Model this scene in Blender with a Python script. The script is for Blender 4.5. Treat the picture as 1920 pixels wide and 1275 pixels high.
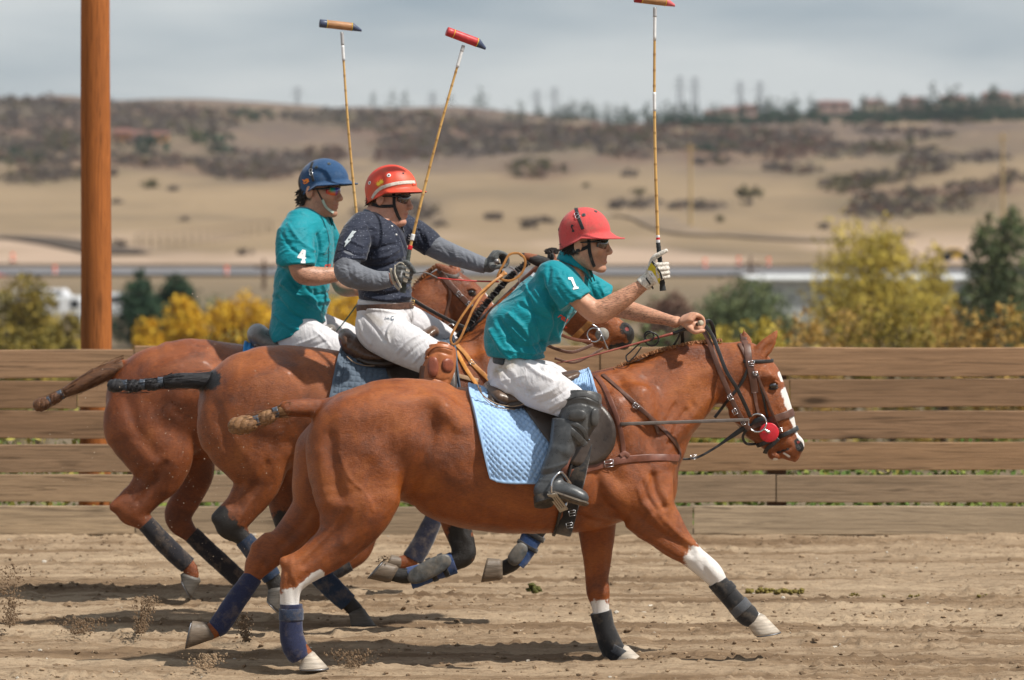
import bpy, math, random
import numpy as np
from mathutils import Vector, Matrix
from mathutils.bvhtree import BVHTree
random.seed(7); RNG = np.random.default_rng(11)
for o in list(bpy.data.objects): bpy.data.objects.remove(o, do_unlink=True)
SC = bpy.context.scene; COL = SC.collection
# ---------------------------------------------------------------- camera, sky, sun, exposure
F = 6400.0; CH = 2.2; HY = 365.0            # focal length in photo pixels, eye height, eye-level row
cam_d = bpy.data.cameras.new("camera"); cam = bpy.data.objects.new("camera", cam_d); COL.objects.link(cam)
cam.location = (0, 0, CH); cam.rotation_euler = (math.radians(90), 0, 0)
cam_d.sensor_width = 36; cam_d.lens = F/1920*36; cam_d.shift_y = -(637.5-HY)/1920
cam_d.clip_start = 0.5; cam_d.clip_end = 6000
cam_d.dof.use_dof = True; cam_d.dof.focus_distance = 16.3; cam_d.dof.aperture_fstop = 2.9
SC.camera = cam
SC.view_settings.view_transform = 'Standard'; SC.view_settings.look = 'None'
SC.view_settings.gamma = 1; SC.view_settings.exposure = 0.15
SUNV = Vector((0.66, -0.30, 1.0)).normalized()
elev = math.asin(SUNV.z); rotz = math.atan2(SUNV.x, SUNV.y)
W = bpy.data.worlds.new("World"); SC.world = W; W.use_nodes = True
nt = W.node_tree; nt.nodes.clear()
n_out = nt.nodes.new('ShaderNodeOutputWorld'); n_bg = nt.nodes.new('ShaderNodeBackground')
n_sky = nt.nodes.new('ShaderNodeTexSky'); n_sky.sky_type = 'NISHITA'; n_sky.sun_disc = False
n_sky.sun_elevation = elev; n_sky.sun_rotation = rotz; n_sky.air_density = 1.0; n_sky.dust_density = 1.5; n_sky.altitude = 1800
n_tc = nt.nodes.new('ShaderNodeTexCoord'); n_map = nt.nodes.new('ShaderNodeMapping')
n_map.inputs['Scale'].default_value = (3.0, 3.0, 16.0)
n_noi = nt.nodes.new('ShaderNodeTexNoise'); n_noi.inputs['Scale'].default_value = 1.6; n_noi.inputs['Detail'].default_value = 5; n_noi.inputs['Roughness'].default_value = .5
n_ramp = nt.nodes.new('ShaderNodeValToRGB')
n_ramp.color_ramp.elements[0].position = .36; n_ramp.color_ramp.elements[0].color = (2.7, 3.35, 3.95, 1)
n_ramp.color_ramp.elements[1].position = .62; n_ramp.color_ramp.elements[1].color = (6.6, 6.8, 6.8, 1)
n_mix = nt.nodes.new('ShaderNodeMix'); n_mix.data_type = 'RGBA'; n_mix.inputs[0].default_value = .82
L = nt.links.new
L(n_tc.outputs['Generated'], n_map.inputs[0]); L(n_map.outputs[0], n_noi.inputs['Vector']); L(n_noi.outputs['Fac'], n_ramp.inputs[0])
L(n_sky.outputs[0], n_mix.inputs[6]); L(n_ramp.outputs[0], n_mix.inputs[7]); L(n_mix.outputs[2], n_bg.inputs[0])
n_bg.inputs[1].default_value = 0.092; L(n_bg.outputs[0], n_out.inputs[0])
sun_d = bpy.data.lights.new("sun", 'SUN'); sun_d.energy = 5.0; sun_d.angle = math.radians(1.2); sun_d.color = (1, .95, .87)
sun = bpy.data.objects.new("sun", sun_d); COL.objects.link(sun); sun.rotation_euler = SUNV.to_track_quat('Z', 'Y').to_euler()
sun.location = (8, -6, 20)
# ---------------------------------------------------------------- helpers
def P(px, py, Y):
    return np.array([(px-960)*Y/F, Y, CH-(py-HY)*Y/F])
def tag(o, label=None, cat=None, group=None, kind=None):
    if label: o['label'] = label
    if cat: o['category'] = cat
    if group: o['group'] = group
    if kind: o['kind'] = kind
    return o
def thing(name, label, cat, loc=(0, 0, 0), group=None, rz=0):
    o = bpy.data.objects.new(name, None); COL.objects.link(o); o.empty_display_size = .1
    o.location = loc; o.rotation_euler = (0, 0, rz)
    return tag(o, label, cat, group)
def meshobj(name, V, Fc, mat=None, parent=None, smooth=True, attrs=None, mats=None, midx=None):
    """links one mesh; V are world coordinates when parent is an Empty at loc (kept via inverse offset)"""
    V = np.asarray(V, dtype=np.float64).reshape(-1, 3)
    if parent is not None: V = V-np.array(wloc(parent))
    m = bpy.data.meshes.new(name)
    if isinstance(Fc, np.ndarray): Fc = Fc.tolist()
    m.from_pydata(V.tolist(), [], Fc)
    if smooth: m.polygons.foreach_set('use_smooth', [True]*len(m.polygons))
    if mat: m.materials.append(mat)
    for mm in (mats or []): m.materials.append(mm)
    if midx is not None: m.polygons.foreach_set('material_index', np.asarray(midx, dtype=np.int32))
    for k, v in (attrs or {}).items():
        v = np.asarray(v, dtype=np.float32)
        if v.ndim == 1:
            a = m.attributes.new(k, 'FLOAT', 'POINT'); a.data.foreach_set('value', v)
        else:
            a = m.attributes.new(k, 'FLOAT_VECTOR', 'POINT'); a.data.foreach_set('vector', v.ravel())
    m.update()
    o = bpy.data.objects.new(name, m); COL.objects.link(o)
    if parent is not None: o.parent = parent
    return o
def wloc(o):
    v = Vector((0, 0, 0))
    while o is not None: v = v+o.location; o = o.parent
    return v
def smin(a, b, k):
    if k <= 0: return np.minimum(a, b)
    h = np.maximum(k-np.abs(a-b), 0)/k
    return np.minimum(a, b)-h*h*k*.25
def catmull(A, sub):
    A = np.asarray(A, float); n = len(A)
    if n < 3: 
        t = np.linspace(0, 1, sub+1)[:, None]; return A[0]*(1-t)+A[-1]*t
    out = []
    for i in range(n-1):
        p0 = A[max(i-1, 0)]; p1 = A[i]; p2 = A[i+1]; p3 = A[min(i+2, n-1)]
        for j in range(sub):
            t = j/sub
            out.append(.5*((2*p1)+(-p0+p2)*t+(2*p0-5*p1+4*p2-p3)*t*t+(-p0+3*p1-3*p2+p3)*t**3))
    out.append(A[-1]); return np.array(out)
class Vol:
    """signed-distance volume: smooth unions of tapered tubes and ellipsoids, meshed as one surface"""
    def __init__(s, lo, hi, h):
        s.lo = np.array(lo, float); s.h = h
        s.n = np.ceil((np.array(hi, float)-s.lo)/h).astype(int)+1
        s.D = np.full(s.n, 1.0, np.float32)
    def like(s):
        n = Vol.__new__(Vol); n.lo, n.h, n.n, n.D = s.lo, s.h, s.n, np.full(s.n, 1.0, np.float32); return n
    def _sl(s, lo, hi):
        a = np.clip(np.floor((np.asarray(lo)-s.lo)/s.h).astype(int), 0, s.n); b = np.clip(np.ceil((np.asarray(hi)-s.lo)/s.h).astype(int)+1, 0, s.n)
        sl = tuple(slice(x, y) for x, y in zip(a, b))
        g = [(s.lo[i]+s.h*np.arange(a[i], b[i])).astype(np.float32) for i in range(3)]
        return sl, g[0][:, None, None], g[1][None, :, None], g[2][None, None, :]
    def put(s, sl, d, k, op):
        if op == '+': s.D[sl] = smin(s.D[sl], d, k)
        else: s.D[sl] = -smin(-s.D[sl], d, k)
    def tube(s, pts, r, hw=None, k=.02, op='+', lat=(0, 1, 0), sub=4):
        pts = np.asarray(pts, float); r = np.broadcast_to(np.asarray(r, float), (len(pts),)); hw = r if hw is None else np.broadcast_to(np.asarray(hw, float), (len(pts),))
        A = catmull(np.column_stack([pts, r, hw]), sub); lat = np.asarray(lat, float); lat /= np.linalg.norm(lat)
        R = np.maximum(A[:, 3], A[:, 4]); pad = k+4*s.h
        lo = (A[:, :3]-R[:, None]).min(0)-pad; hi = (A[:, :3]+R[:, None]).max(0)+pad
        SL, _, _, _ = s._sl(lo, hi); o = [q.start for q in SL]
        T = np.full([q.stop-q.start for q in SL], 1.0, np.float32)
        if T.size == 0: return
        for i in range(len(A)-1):
            a, b = A[i], A[i+1]; rr = max(R[i], R[i+1])+pad
            sl, X, Yg, Z = s._sl(np.minimum(a[:3], b[:3])-rr, np.maximum(a[:3], b[:3])+rr)
            if any(q.stop <= q.start for q in sl): continue
            ab = b[:3]-a[:3]; L2 = max(ab@ab, 1e-12)
            dx, dy, dz = X-a[0], Yg-a[1], Z-a[2]
            t = np.clip((dx*ab[0]+dy*ab[1]+dz*ab[2])/L2, 0, 1)
            qx, qy, qz = dx-t*ab[0], dy-t*ab[1], dz-t*ab[2]
            l = lat-ab*(lat@ab)/L2; nl = np.linalg.norm(l); l = l/nl if nl > .2 else lat
            c = qx*l[0]+qy*l[1]+qz*l[2]; q2 = qx*qx+qy*qy+qz*qz; m2 = np.maximum(q2-c*c, 0)
            rt = a[3]+(b[3]-a[3])*t; wt = (a[4]+(b[4]-a[4])*t)/np.maximum(rt, 1e-5)
            cw = c/wt; e = np.sqrt(cw*cw+m2)+1e-6; g = np.sqrt((cw/wt)**2+m2)+1e-6
            d = (e-rt)*e/g
            tl = tuple(slice(q.start-oo, q.stop-oo) for q, oo in zip(sl, o))
            lim = T[tl]; 
            T[tl] = np.minimum(lim, d[:lim.shape[0], :lim.shape[1], :lim.shape[2]])
        s.put(SL, T, k, op)
    def ell(s, c, rad, rot=0., k=.02, op='+', axes=None):
        """ellipsoid; rot turns it in the XZ plane (radians), or axes = 3x3 rows"""
        rad = np.asarray(rad, float); c = np.asarray(c, float); R = rad.max()+k+4*s.h
        sl, X, Yg, Z = s._sl(c-R, c+R)
        if any(q.stop <= q.start for q in sl): return
        if axes is None:
            ca, sa = math.cos(rot), math.sin(rot); axes = np.array([[ca, 0, sa], [0, 1, 0], [-sa, 0, ca]])
        dx, dy, dz = X-c[0], Yg-c[1], Z-c[2]
        u = [(dx*ax[0]+dy*ax[1]+dz*ax[2])/rr for ax, rr in zip(axes, rad)]
        e = np.sqrt(u[0]**2+u[1]**2+u[2]**2)+1e-6
        g = np.sqrt((u[0]/rad[0])**2+(u[1]/rad[1])**2+(u[2]/rad[2])**2)+1e-6
        s.put(sl, (e-1)*e/g, k, op)
    def cut(s, c, n, k=.004, lo=None, hi=None):
        """removes everything on the side of the plane the normal points to (within a box)"""
        n = np.asarray(n, float); n = n/np.linalg.norm(n); c = np.asarray(c, float)
        sl, X, Yg, Z = s._sl(s.lo if lo is None else lo, s.lo+s.h*s.n if hi is None else hi)
        d = (X-c[0])*n[0]+(Yg-c[1])*n[1]+(Z-c[2])*n[2]
        s.D[sl] = -smin(-s.D[sl], -d, k)
    def mesh(s, smooth=2):
        D = s.D; D[0] = D[-1] = 1; D[:, 0] = D[:, -1] = 1; D[:, :, 0] = D[:, :, -1] = 1
        S = D < 0
        c = np.zeros(tuple(np.array(S.shape)-1), np.int8)
        for i in (0, 1):
            for j in (0, 1):
                for l in (0, 1):
                    c += S[i:S.shape[0]-1+i, j:S.shape[1]-1+j, l:S.shape[2]-1+l]
        act = (c > 0) & (c < 8); idx = np.argwhere(act); 
        vid = np.full(act.shape, -1, np.int32); vid[act] = np.arange(len(idx))
        acc = np.zeros((len(idx), 3)); cnt = np.zeros(len(idx))
        cor = [(0, 0, 0), (1, 0, 0), (0, 1, 0), (1, 1, 0), (0, 0, 1), (1, 0, 1), (0, 1, 1), (1, 1, 1)]
        vals = [D[idx[:, 0]+a, idx[:, 1]+b, idx[:, 2]+d] for a, b, d in cor]
        for i in range(8):
            for j in range(i+1, 8):
                if sum(abs(cor[i][q]-cor[j][q]) for q in range(3)) != 1: continue
                va, vb = vals[i], vals[j]; m = (va < 0) != (vb < 0)
                t = va[m]/(va[m]-vb[m]); pa = np.array(cor[i]); pb = np.array(cor[j])
                acc[m] += pa+(pb-pa)*t[:, None]; cnt[m] += 1
        V = s.lo+s.h*(idx+acc/cnt[:, None])
        Q = []
        for ax in range(3):
            sa = [slice(None)]*3; sb = [slice(None)]*3; sa[ax] = slice(0, -1); sb[ax] = slice(1, None)
            A_, B_ = S[tuple(sa)], S[tuple(sb)]; e = np.argwhere(A_ != B_)
            inn = A_[e[:, 0], e[:, 1], e[:, 2]]
            o1, o2 = [(1, 2), (2, 0), (0, 1)][ax]
            d1 = np.zeros(3, int); d1[o1] = 1; d2 = np.zeros(3, int); d2[o2] = 1
            q = [vid[tuple((e-x).T)] for x in (d1*0, d1, d1+d2, d2)]
            q = np.stack(q, 1); q[~inn] = q[~inn][:, ::-1]
            Q.append(q)
        Q = np.concatenate(Q); Q = Q[(Q >= 0).all(1)]
        V = lap(V, Q, smooth)
        return V, Q
def lap(V, Q, n, lam=.5, mask=None):
    E = np.concatenate([Q[:, [i, (i+1) % Q.shape[1]]] for i in range(Q.shape[1])])
    E = np.concatenate([E, E[:, ::-1]])
    cnt = np.maximum(np.bincount(E[:, 0], minlength=len(V)), 1)[:, None]
    for _ in range(n):
        s_ = np.column_stack([np.bincount(E[:, 0], weights=V[E[:, 1], a], minlength=len(V)) for a in range(3)])/cnt
        V = V+(s_-V)*lam*(1 if mask is None else mask[:, None])
    return V
def normals(V, Q):
    n = np.cross(V[Q[:, 2]]-V[Q[:, 0]], V[Q[:, 3]]-V[Q[:, 1]]) if Q.shape[1] == 4 else np.cross(V[Q[:, 1]]-V[Q[:, 0]], V[Q[:, 2]]-V[Q[:, 0]])
    N = np.column_stack([sum(np.bincount(Q[:, i], weights=n[:, a], minlength=len(V)) for i in range(Q.shape[1])) for a in range(3)])
    return N/np.maximum(np.linalg.norm(N, axis=1), 1e-12)[:, None]
def proj(V):
    return np.column_stack([960+F*V[:, 0]/V[:, 1], HY+F*(CH-V[:, 2])/V[:, 1]])
def dist_poly(p, line):
    line = np.asarray(line, float); best = np.full(len(p), 1e9)
    if len(line) == 1: return np.linalg.norm(p-line[0], axis=1)
    for a, b in zip(line[:-1], line[1:]):
        ab = b-a; t = np.clip(((p-a)@ab)/max(ab@ab, 1e-9), 0, 1)
        best = np.minimum(best, np.linalg.norm(p-a-t[:, None]*ab, axis=1))
    return best
def sculpt(V, Q, strokes, ylim=None, smooth=1):
    """strokes: (polyline in photo pixels, width px, height mm[, lat filter]) raised or sunk along the surface normal"""
    N = normals(V, Q); pp = proj(V); d = np.zeros(len(V))
    for st in strokes:
        ln, w, a = st[:3]; flt = st[3] if len(st) > 3 else None
        m = np.ones(len(V)) if flt is None else np.clip((flt-V[:, 1])/.04+.5, 0, 1)
        if flt is None and ylim is not None: m = np.clip((ylim-V[:, 1])/.04+.5, 0, 1)
        ln = catmull(ln, 4) if len(ln) > 2 else np.asarray(ln, float)
        d += a*.001*np.exp(-(dist_poly(pp, ln)/w)**2)*m
    return V+N*d[:, None]
def ring(c, u, v, n=16, p=2.0):
    a = np.linspace(0, 2*math.pi, n, endpoint=False); ca, sa = np.cos(a), np.sin(a)
    return c+np.outer(np.sign(ca)*np.abs(ca)**(2/p), u)+np.outer(np.sign(sa)*np.abs(sa)**(2/p), v)
def loftrings(R, cap=True):
    n = len(R[0]); V = np.concatenate(R); Fc = []
    for i in range(len(R)-1):
        for j in range(n): Fc.append((i*n+j, i*n+(j+1) % n, (i+1)*n+(j+1) % n, (i+1)*n+j))
    if cap: Fc.append(tuple(range(n))[::-1]); Fc.append(tuple((len(R)-1)*n+j for j in range(n)))
    return V, Fc
def sweep(pts, r, hw=None, lat=None, n=12, sub=4, cap=True, p=2.0, disp=None):
    """swept tube with elliptical sections; lat = side direction of the hw half axis"""
    pts = np.asarray(pts, float); r = np.broadcast_to(np.asarray(r, float), (len(pts),)); hw = r if hw is None else np.broadcast_to(np.asarray(hw, float), (len(pts),))
    A = catmull(np.column_stack([pts, r, hw]), sub) if sub > 1 else np.column_stack([pts, r, hw])
    T = np.gradient(A[:, :3], axis=0); T /= np.maximum(np.linalg.norm(T, axis=1), 1e-9)[:, None]
    l = np.array(lat if lat is not None else (0, 1, 0), float); R = []
    if lat is None and abs(T[0]@l) > .9: l = np.array([0, 0, 1.])
    for i in range(len(A)):
        x = l-T[i]*(l@T[i]); nx = np.linalg.norm(x); x = x/nx if nx > 1e-6 else np.array([1., 0, 0])
        if lat is None: l = x
        y = np.cross(T[i], x); f = 1 if disp is None else disp(i/(len(A)-1))
        R.append(ring(A[i, :3], y*A[i, 3]*f, x*A[i, 4]*f, n, p))
    return loftrings(R, cap)
def join(parts):
    V = []; Fc = []; o = 0
    for v, f in parts:
        V.append(np.asarray(v)); Fc += [tuple(int(i)+o for i in q) for q in f]; o += len(v)
    return np.concatenate(V), Fc
def box(c, s, R=None, bev=0.0):
    s = np.array(s, float)/2; b = min(bev, s.min()*.9)
    V = []; 
    if b <= 0:
        V = np.array([[x, y, z] for x in (-1, 1) for y in (-1, 1) for z in (-1, 1)])*s
        Fc = [(0, 1, 3, 2), (4, 6, 7, 5), (0, 4, 5, 1), (2, 3, 7, 6), (0, 2, 6, 4), (1, 5, 7, 3)]
    else:
        rings = []
        for z, e in ((-s[2], b), (-s[2]+b, 0), (s[2]-b, 0), (s[2], b)):
            x, y = s[0]-e, s[1]-e; q = b*.6
            rings.append(np.array([[-x+q, -y, z], [x-q, -y, z], [x, -y+q, z], [x, y-q, z], [x-q, y, z], [-x+q, y, z], [-x, y-q, z], [-x, -y+q, z]]))
        V, Fc = loftrings(rings)
    if R is not None: V = V@np.asarray(R).T
    return V+np.asarray(c), Fc
def bvh_of(V, Q): return BVHTree.FromPolygons([tuple(v) for v in V], [tuple(int(i) for i in q) for q in Q])
CAMP = Vector((0, 0, CH))
def cast(bvhs, px, py):
    """depth of the nearest surface seen at a photo pixel: (point, normal) or None"""
    d = Vector(P(px, py, 1.0)-np.array([0, 0, CH])).normalized(); best = None
    for b in (bvhs if isinstance(bvhs, (list, tuple)) else [bvhs]):
        h = b.ray_cast(CAMP, d)
        if h[0] is not None and (best is None or h[3] < best[2]): best = (np.array(h[0]), np.array(h[1]), h[3])
    return best
def ribbon(pts, nrm, w, th, name=None, roundn=False):
    """flat strap along pts, lying with its broad face towards nrm"""
    pts = np.asarray(pts, float); nrm = np.asarray(nrm, float); w = np.broadcast_to(np.asarray(w, float), (len(pts),))
    T = np.gradient(pts, axis=0); T /= np.maximum(np.linalg.norm(T, axis=1), 1e-9)[:, None]; R = []
    for p_, t, n, ww in zip(pts, T, nrm, w):
        n = n-t*(n@t); n /= max(np.linalg.norm(n), 1e-9); s_ = np.cross(t, n); e = ww/2; q = th/2
        R.append(np.array([p_+s_*a+n*b for a, b in ((-e, -q), (-e*.96, q*.7), (-e*.8, q), (e*.8, q), (e*.96, q*.7), (e, -q))]))
    return loftrings(R)
def smooth1(a, n=2):
    a = np.array(a, float)
    for _ in range(n): a[1:-1] = (a[:-2]+2*a[1:-1]+a[2:])/4
    return a
def strap(bvhs, line, w, th=.004, off=.003, sub=6, defY=None, sm=3, lift=0.):
    """leather strap laid along a photo-pixel line onto the near surface of the given meshes; w in metres"""
    L_ = catmull(line, sub) if len(line) > 2 else catmull([line[0], line[1]], sub*2)
    pts = []; nn = []; ok = []
    for px, py in L_:
        h = cast(bvhs, px, py)
        if h is None: pts.append(None); nn.append(np.array([0, -1., 0])); ok.append(False)
        else: pts.append(h[0]); nn.append(h[1] if h[1][1] < 0 else -h[1]); ok.append(True)
    ys = np.array([p_[1] if p_ is not None else np.nan for p_ in pts]); ii = np.arange(len(ys)); g = ~np.isnan(ys)
    if g.any(): ys = np.interp(ii, ii[g], ys[g])
    else: ys = np.full(len(ys), defY)
    ys = smooth1(ys, sm); nn = smooth1(nn, sm)
    out = []
    for (px, py), y, n in zip(L_, ys, nn):
        n = n/max(np.linalg.norm(n), 1e-9); out.append(P(px, py, y-lift)+n*off)
    return ribbon(out, nn, w, th)
def loopstrap(bvh, c, u, v, rad, w, th=.004, off=.003, n=40, a0=0, a1=360):
    """strap wrapped right round a body: rays from a circle in plane (u, v) inward to the centre"""
    c = np.asarray(c, float); u = np.asarray(u, float); v = np.asarray(v, float); u /= np.linalg.norm(u); v = v-u*(u@v); v /= np.linalg.norm(v)
    pts = []; nn = []
    for a in np.radians(np.linspace(a0, a1, n)):
        d = u*math.cos(a)+v*math.sin(a); h = bvh.ray_cast(Vector(c+d*rad), Vector(-d))
        if h[0] is None: continue
        pts.append(np.array(h[0])+d*off); nn.append(d)
    pts = smooth1(pts, 1)
    return ribbon(pts, nn, w, th)
# ---------------------------------------------------------------- materials
MATS = {}
def rgb(h):
    if isinstance(h, str):
        v = [int(h[i:i+2], 16)/255 for i in (0, 2, 4)]; return tuple(((x+.055)/1.055)**2.4 if x > .04 else x/12.92 for x in v)
    return tuple(h)
class NT:
    def __init__(s, name):
        s.m = bpy.data.materials.new(name); s.m.use_nodes = True; s.t = s.m.node_tree; s.n = s.t.nodes; s.b = s.n['Principled BSDF']; s.tc = s.n.new('ShaderNodeTexCoord')
    def lk(s, a, b): s.t.links.new(a, b)
    def new(s, typ, ins=None, **kw):
        n = s.n.new(typ)
        for k, v in kw.items(): setattr(n, k, v)
        for k, v in (ins or {}).items():
            if hasattr(v, 'is_linked') or isinstance(v, bpy.types.NodeSocket): s.lk(v, n.inputs[k])
            else: n.inputs[k].default_value = v
        return n
    def noise(s, scale, detail=4, rough=.55, vec=None, stretch=None, dist=0, rot=None):
        v = vec if vec is not None else s.tc.outputs['Object']
        if stretch is not None or rot is not None:
            mp = s.new('ShaderNodeMapping', {0: v}); mp.inputs['Scale'].default_value = stretch or (1, 1, 1); mp.inputs['Rotation'].default_value = rot or (0, 0, 0); v = mp.outputs[0]
        return s.new('ShaderNodeTexNoise', {'Vector': v, 'Scale': scale, 'Detail': detail, 'Roughness': rough, 'Distortion': dist}).outputs['Fac']
    def ramp(s, fac, stops):
        r = s.new('ShaderNodeValToRGB', {0: fac}); e = r.color_ramp.elements
        while len(e) > 1: e.remove(e[-1])
        for i, (p_, c) in enumerate(stops):
            x = e[0] if i == 0 else e.new(p_); x.position = p_; c = c if not isinstance(c, (int, float)) else (c, c, c); c = rgb(c); x.color = (c[0], c[1], c[2], 1)
        return r.outputs[0]
    def mix(s, f, a, b, bt='MIX'):
        n = s.new('ShaderNodeMix', data_type='RGBA', blend_type=bt)
        for i, v in ((0, f), (6, a), (7, b)):
            if isinstance(v, bpy.types.NodeSocket): s.lk(v, n.inputs[i])
            else: n.inputs[i].default_value = v if i == 0 else (*rgb(v), 1)
        return n.outputs[2]
    def attr(s, name): return s.new('ShaderNodeAttribute', attribute_name=name).outputs['Fac']
    def math(s, op, a, b=0.):
        n = s.new('ShaderNodeMath', operation=op)
        for i, v in ((0, a), (1, b)):
            if isinstance(v, bpy.types.NodeSocket): s.lk(v, n.inputs[i])
            else: n.inputs[i].default_value = v
        return n.outputs[0]
    def bump(s, h, dist=.002, strength=1., nrm=None):
        n = s.new('ShaderNodeBump', {'Height': h, 'Distance': dist, 'Strength': strength})
        if nrm is not None: s.lk(nrm, n.inputs['Normal'])
        s.lk(n.outputs[0], s.b.inputs['Normal']); return n.outputs[0]
    def set(s, col=None, rough=None, spec=None, **kw):
        for k, v in (('Base Color', col), ('Roughness', rough), ('Specular IOR Level', spec), *[(a.replace('_', ' '), b) for a, b in kw.items()]):
            if v is None: continue
            if isinstance(v, bpy.types.NodeSocket): s.lk(v, s.b.inputs[k])
            else: s.b.inputs[k].default_value = (*rgb(v), 1) if k in ('Base Color', 'Sheen Tint', 'Subsurface Radius') and len(rgb(v)) == 3 and k != 'Subsurface Radius' else v
        return s.m
def simple(name, col, rough=.6, spec=.4, var=.25, scale=30, bump=.0006, bscale=120, metal=0, stretch=None, dirt=None):
    """one colour with real-world mottling, wear and grain"""
    if name in MATS: return MATS[name]
    t = NT(name); c = np.array(rgb(col)); n1 = t.noise(scale, 5, .6, stretch=stretch)
    colr = t.ramp(n1, [(.3, tuple(c*(1-var))), (.7, tuple(np.minimum(c*(1+var), .95)))])
    if dirt:
        n2 = t.noise(dirt[1], 4, .65); f = t.ramp(n2, [(.45, 0), (.75, dirt[2])]); colr = t.mix(f, colr, dirt[0])
    rr = t.ramp(t.noise(scale*1.7, 3), [(.3, max(rough-.1, .05)), (.7, min(rough+.1, 1))])
    t.set(colr, rr, spec, Metallic=metal)
    if bump: t.bump(t.noise(bscale, 3, .6, stretch=stretch), bump)
    MATS[name] = t.m; return t.m
def coat(name, c1, c2, c3, rough=.42, dark=(.012, .010, .009)):
    t = NT(name)
    n1 = t.noise(4.5, 6, .68, dist=.5); base = t.ramp(n1, [(.32, c1), (.5, c2), (.70, c3)])
    hair = t.noise(60, 5, .7, stretch=(1, 1, 3.2), rot=(0, .7, 0)); base = t.mix(.55, base, t.ramp(hair, [(.34, (.35, .32, .30)), (.62, (1.0, 1.0, 1.0))]), 'MULTIPLY')
    base = t.mix(t.ramp(t.noise(14, 3), [(.62, 0), (.8, .25)]), base, tuple(min(x*1.7, .8) for x in c3))
    edge = t.noise(45, 4, .6)
    def m(a):  # soft irregular border for coat marks
        v = t.math('ADD', t.attr(a), t.math('MULTIPLY', t.math('SUBTRACT', edge, .5), .95)); return t.ramp(v, [(.42, 0), (.60, 1)])
    base = t.mix(m('dark'), base, dark)
    base = t.mix(m('pink'), base, (.30, .045, .04))
    base = t.mix(m('white'), base, (.78, .74, .70))
    t.set(base, t.ramp(n1, [(.3, rough-.15), (.7, rough+.02)]), .42, Coat_Weight=.06, Coat_Roughness=.25)
    f = t.noise(170, 3, .6, stretch=(1, 1, 4.5), rot=(0, .7, 0)); f2 = t.noise(22, 4, .6)
    b = t.new('ShaderNodeBump', {'Height': f2, 'Distance': .010, 'Strength': .35})
    t.bump(t.math('ADD', f, t.math('MULTIPLY', hair, .8)), .0036, .8, b.outputs[0]); return t.m
# ---------------------------------------------------------------- ground and terrain: one sheet from the arena to the ridge
_T = RNG.random((256, 256))
def vnoise(x, y, seed=0):
    x = np.asarray(x, float)+seed*17.13; y = np.asarray(y, float)+seed*9.71; xi = np.floor(x).astype(int); yi = np.floor(y).astype(int)
    fx, fy = x-xi, y-yi; fx = fx*fx*(3-2*fx); fy = fy*fy*(3-2*fy)
    g = lambda a, b: _T[(a+seed*31) & 255, (b+seed*57) & 255]
    return (g(xi, yi)*(1-fx)+g(xi+1, yi)*fx)*(1-fy)+(g(xi, yi+1)*(1-fx)+g(xi+1, yi+1)*fx)*fy
def fbm(x, y, seed=0, o=4, g=.5):
    s_ = 0; a = 1; n = 0
    for i in range(o): s_ = s_+a*vnoise(np.asarray(x)*2**i, np.asarray(y)*2**i, seed+i); n += a; a *= g
    return s_/n-.5
_YK = np.array([-60, 22.6, 30, 60, 100, 150, 170, 205, 222, 240, 300, 400, 500, 600, 700, 800, 950, 1100, 1300, 1700, 2600])
_ZK = np.array([0, 0, -.6, -2.4, -4.6, -4.6, -4.0, -3.5, -3.2, -2.95, -2.5, -1.2, 1.6, 5.7, 10.6, 15.6, 22.6, 29.5, 27, 18, 10])
def terr(x, y):
    x = np.asarray(x, float); y = np.asarray(y, float)
    z = np.interp(y, _YK, _ZK); far = np.clip((y-245)/150, 0, 1)
    z = z+far*(fbm(x/55, y/70, 3, 3)*8*np.clip(y/600, .3, 1.2)+fbm(x/160, y/200, 9, 2)*9*np.clip(y/800, .2, 1.3))
    u = x/np.maximum(y, 10)                       # the ridge stands higher on the left and swells on the near right
    z = z+np.clip((y-700)/400, 0, 1)*np.clip(-u*60-2.5, -4, 7)
    z = z-3.4*np.exp(-((u+.062)/.035)**2)*np.clip((y-750)/250, 0, 1)
    z = z+np.exp(-((y-760)/170)**2)*np.clip(u*60-2.0, 0, 7)*1.0+np.clip((y-1000)/200, 0, 1)*np.clip(u*80-3, 0, 12)*1.2
    return z
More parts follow.
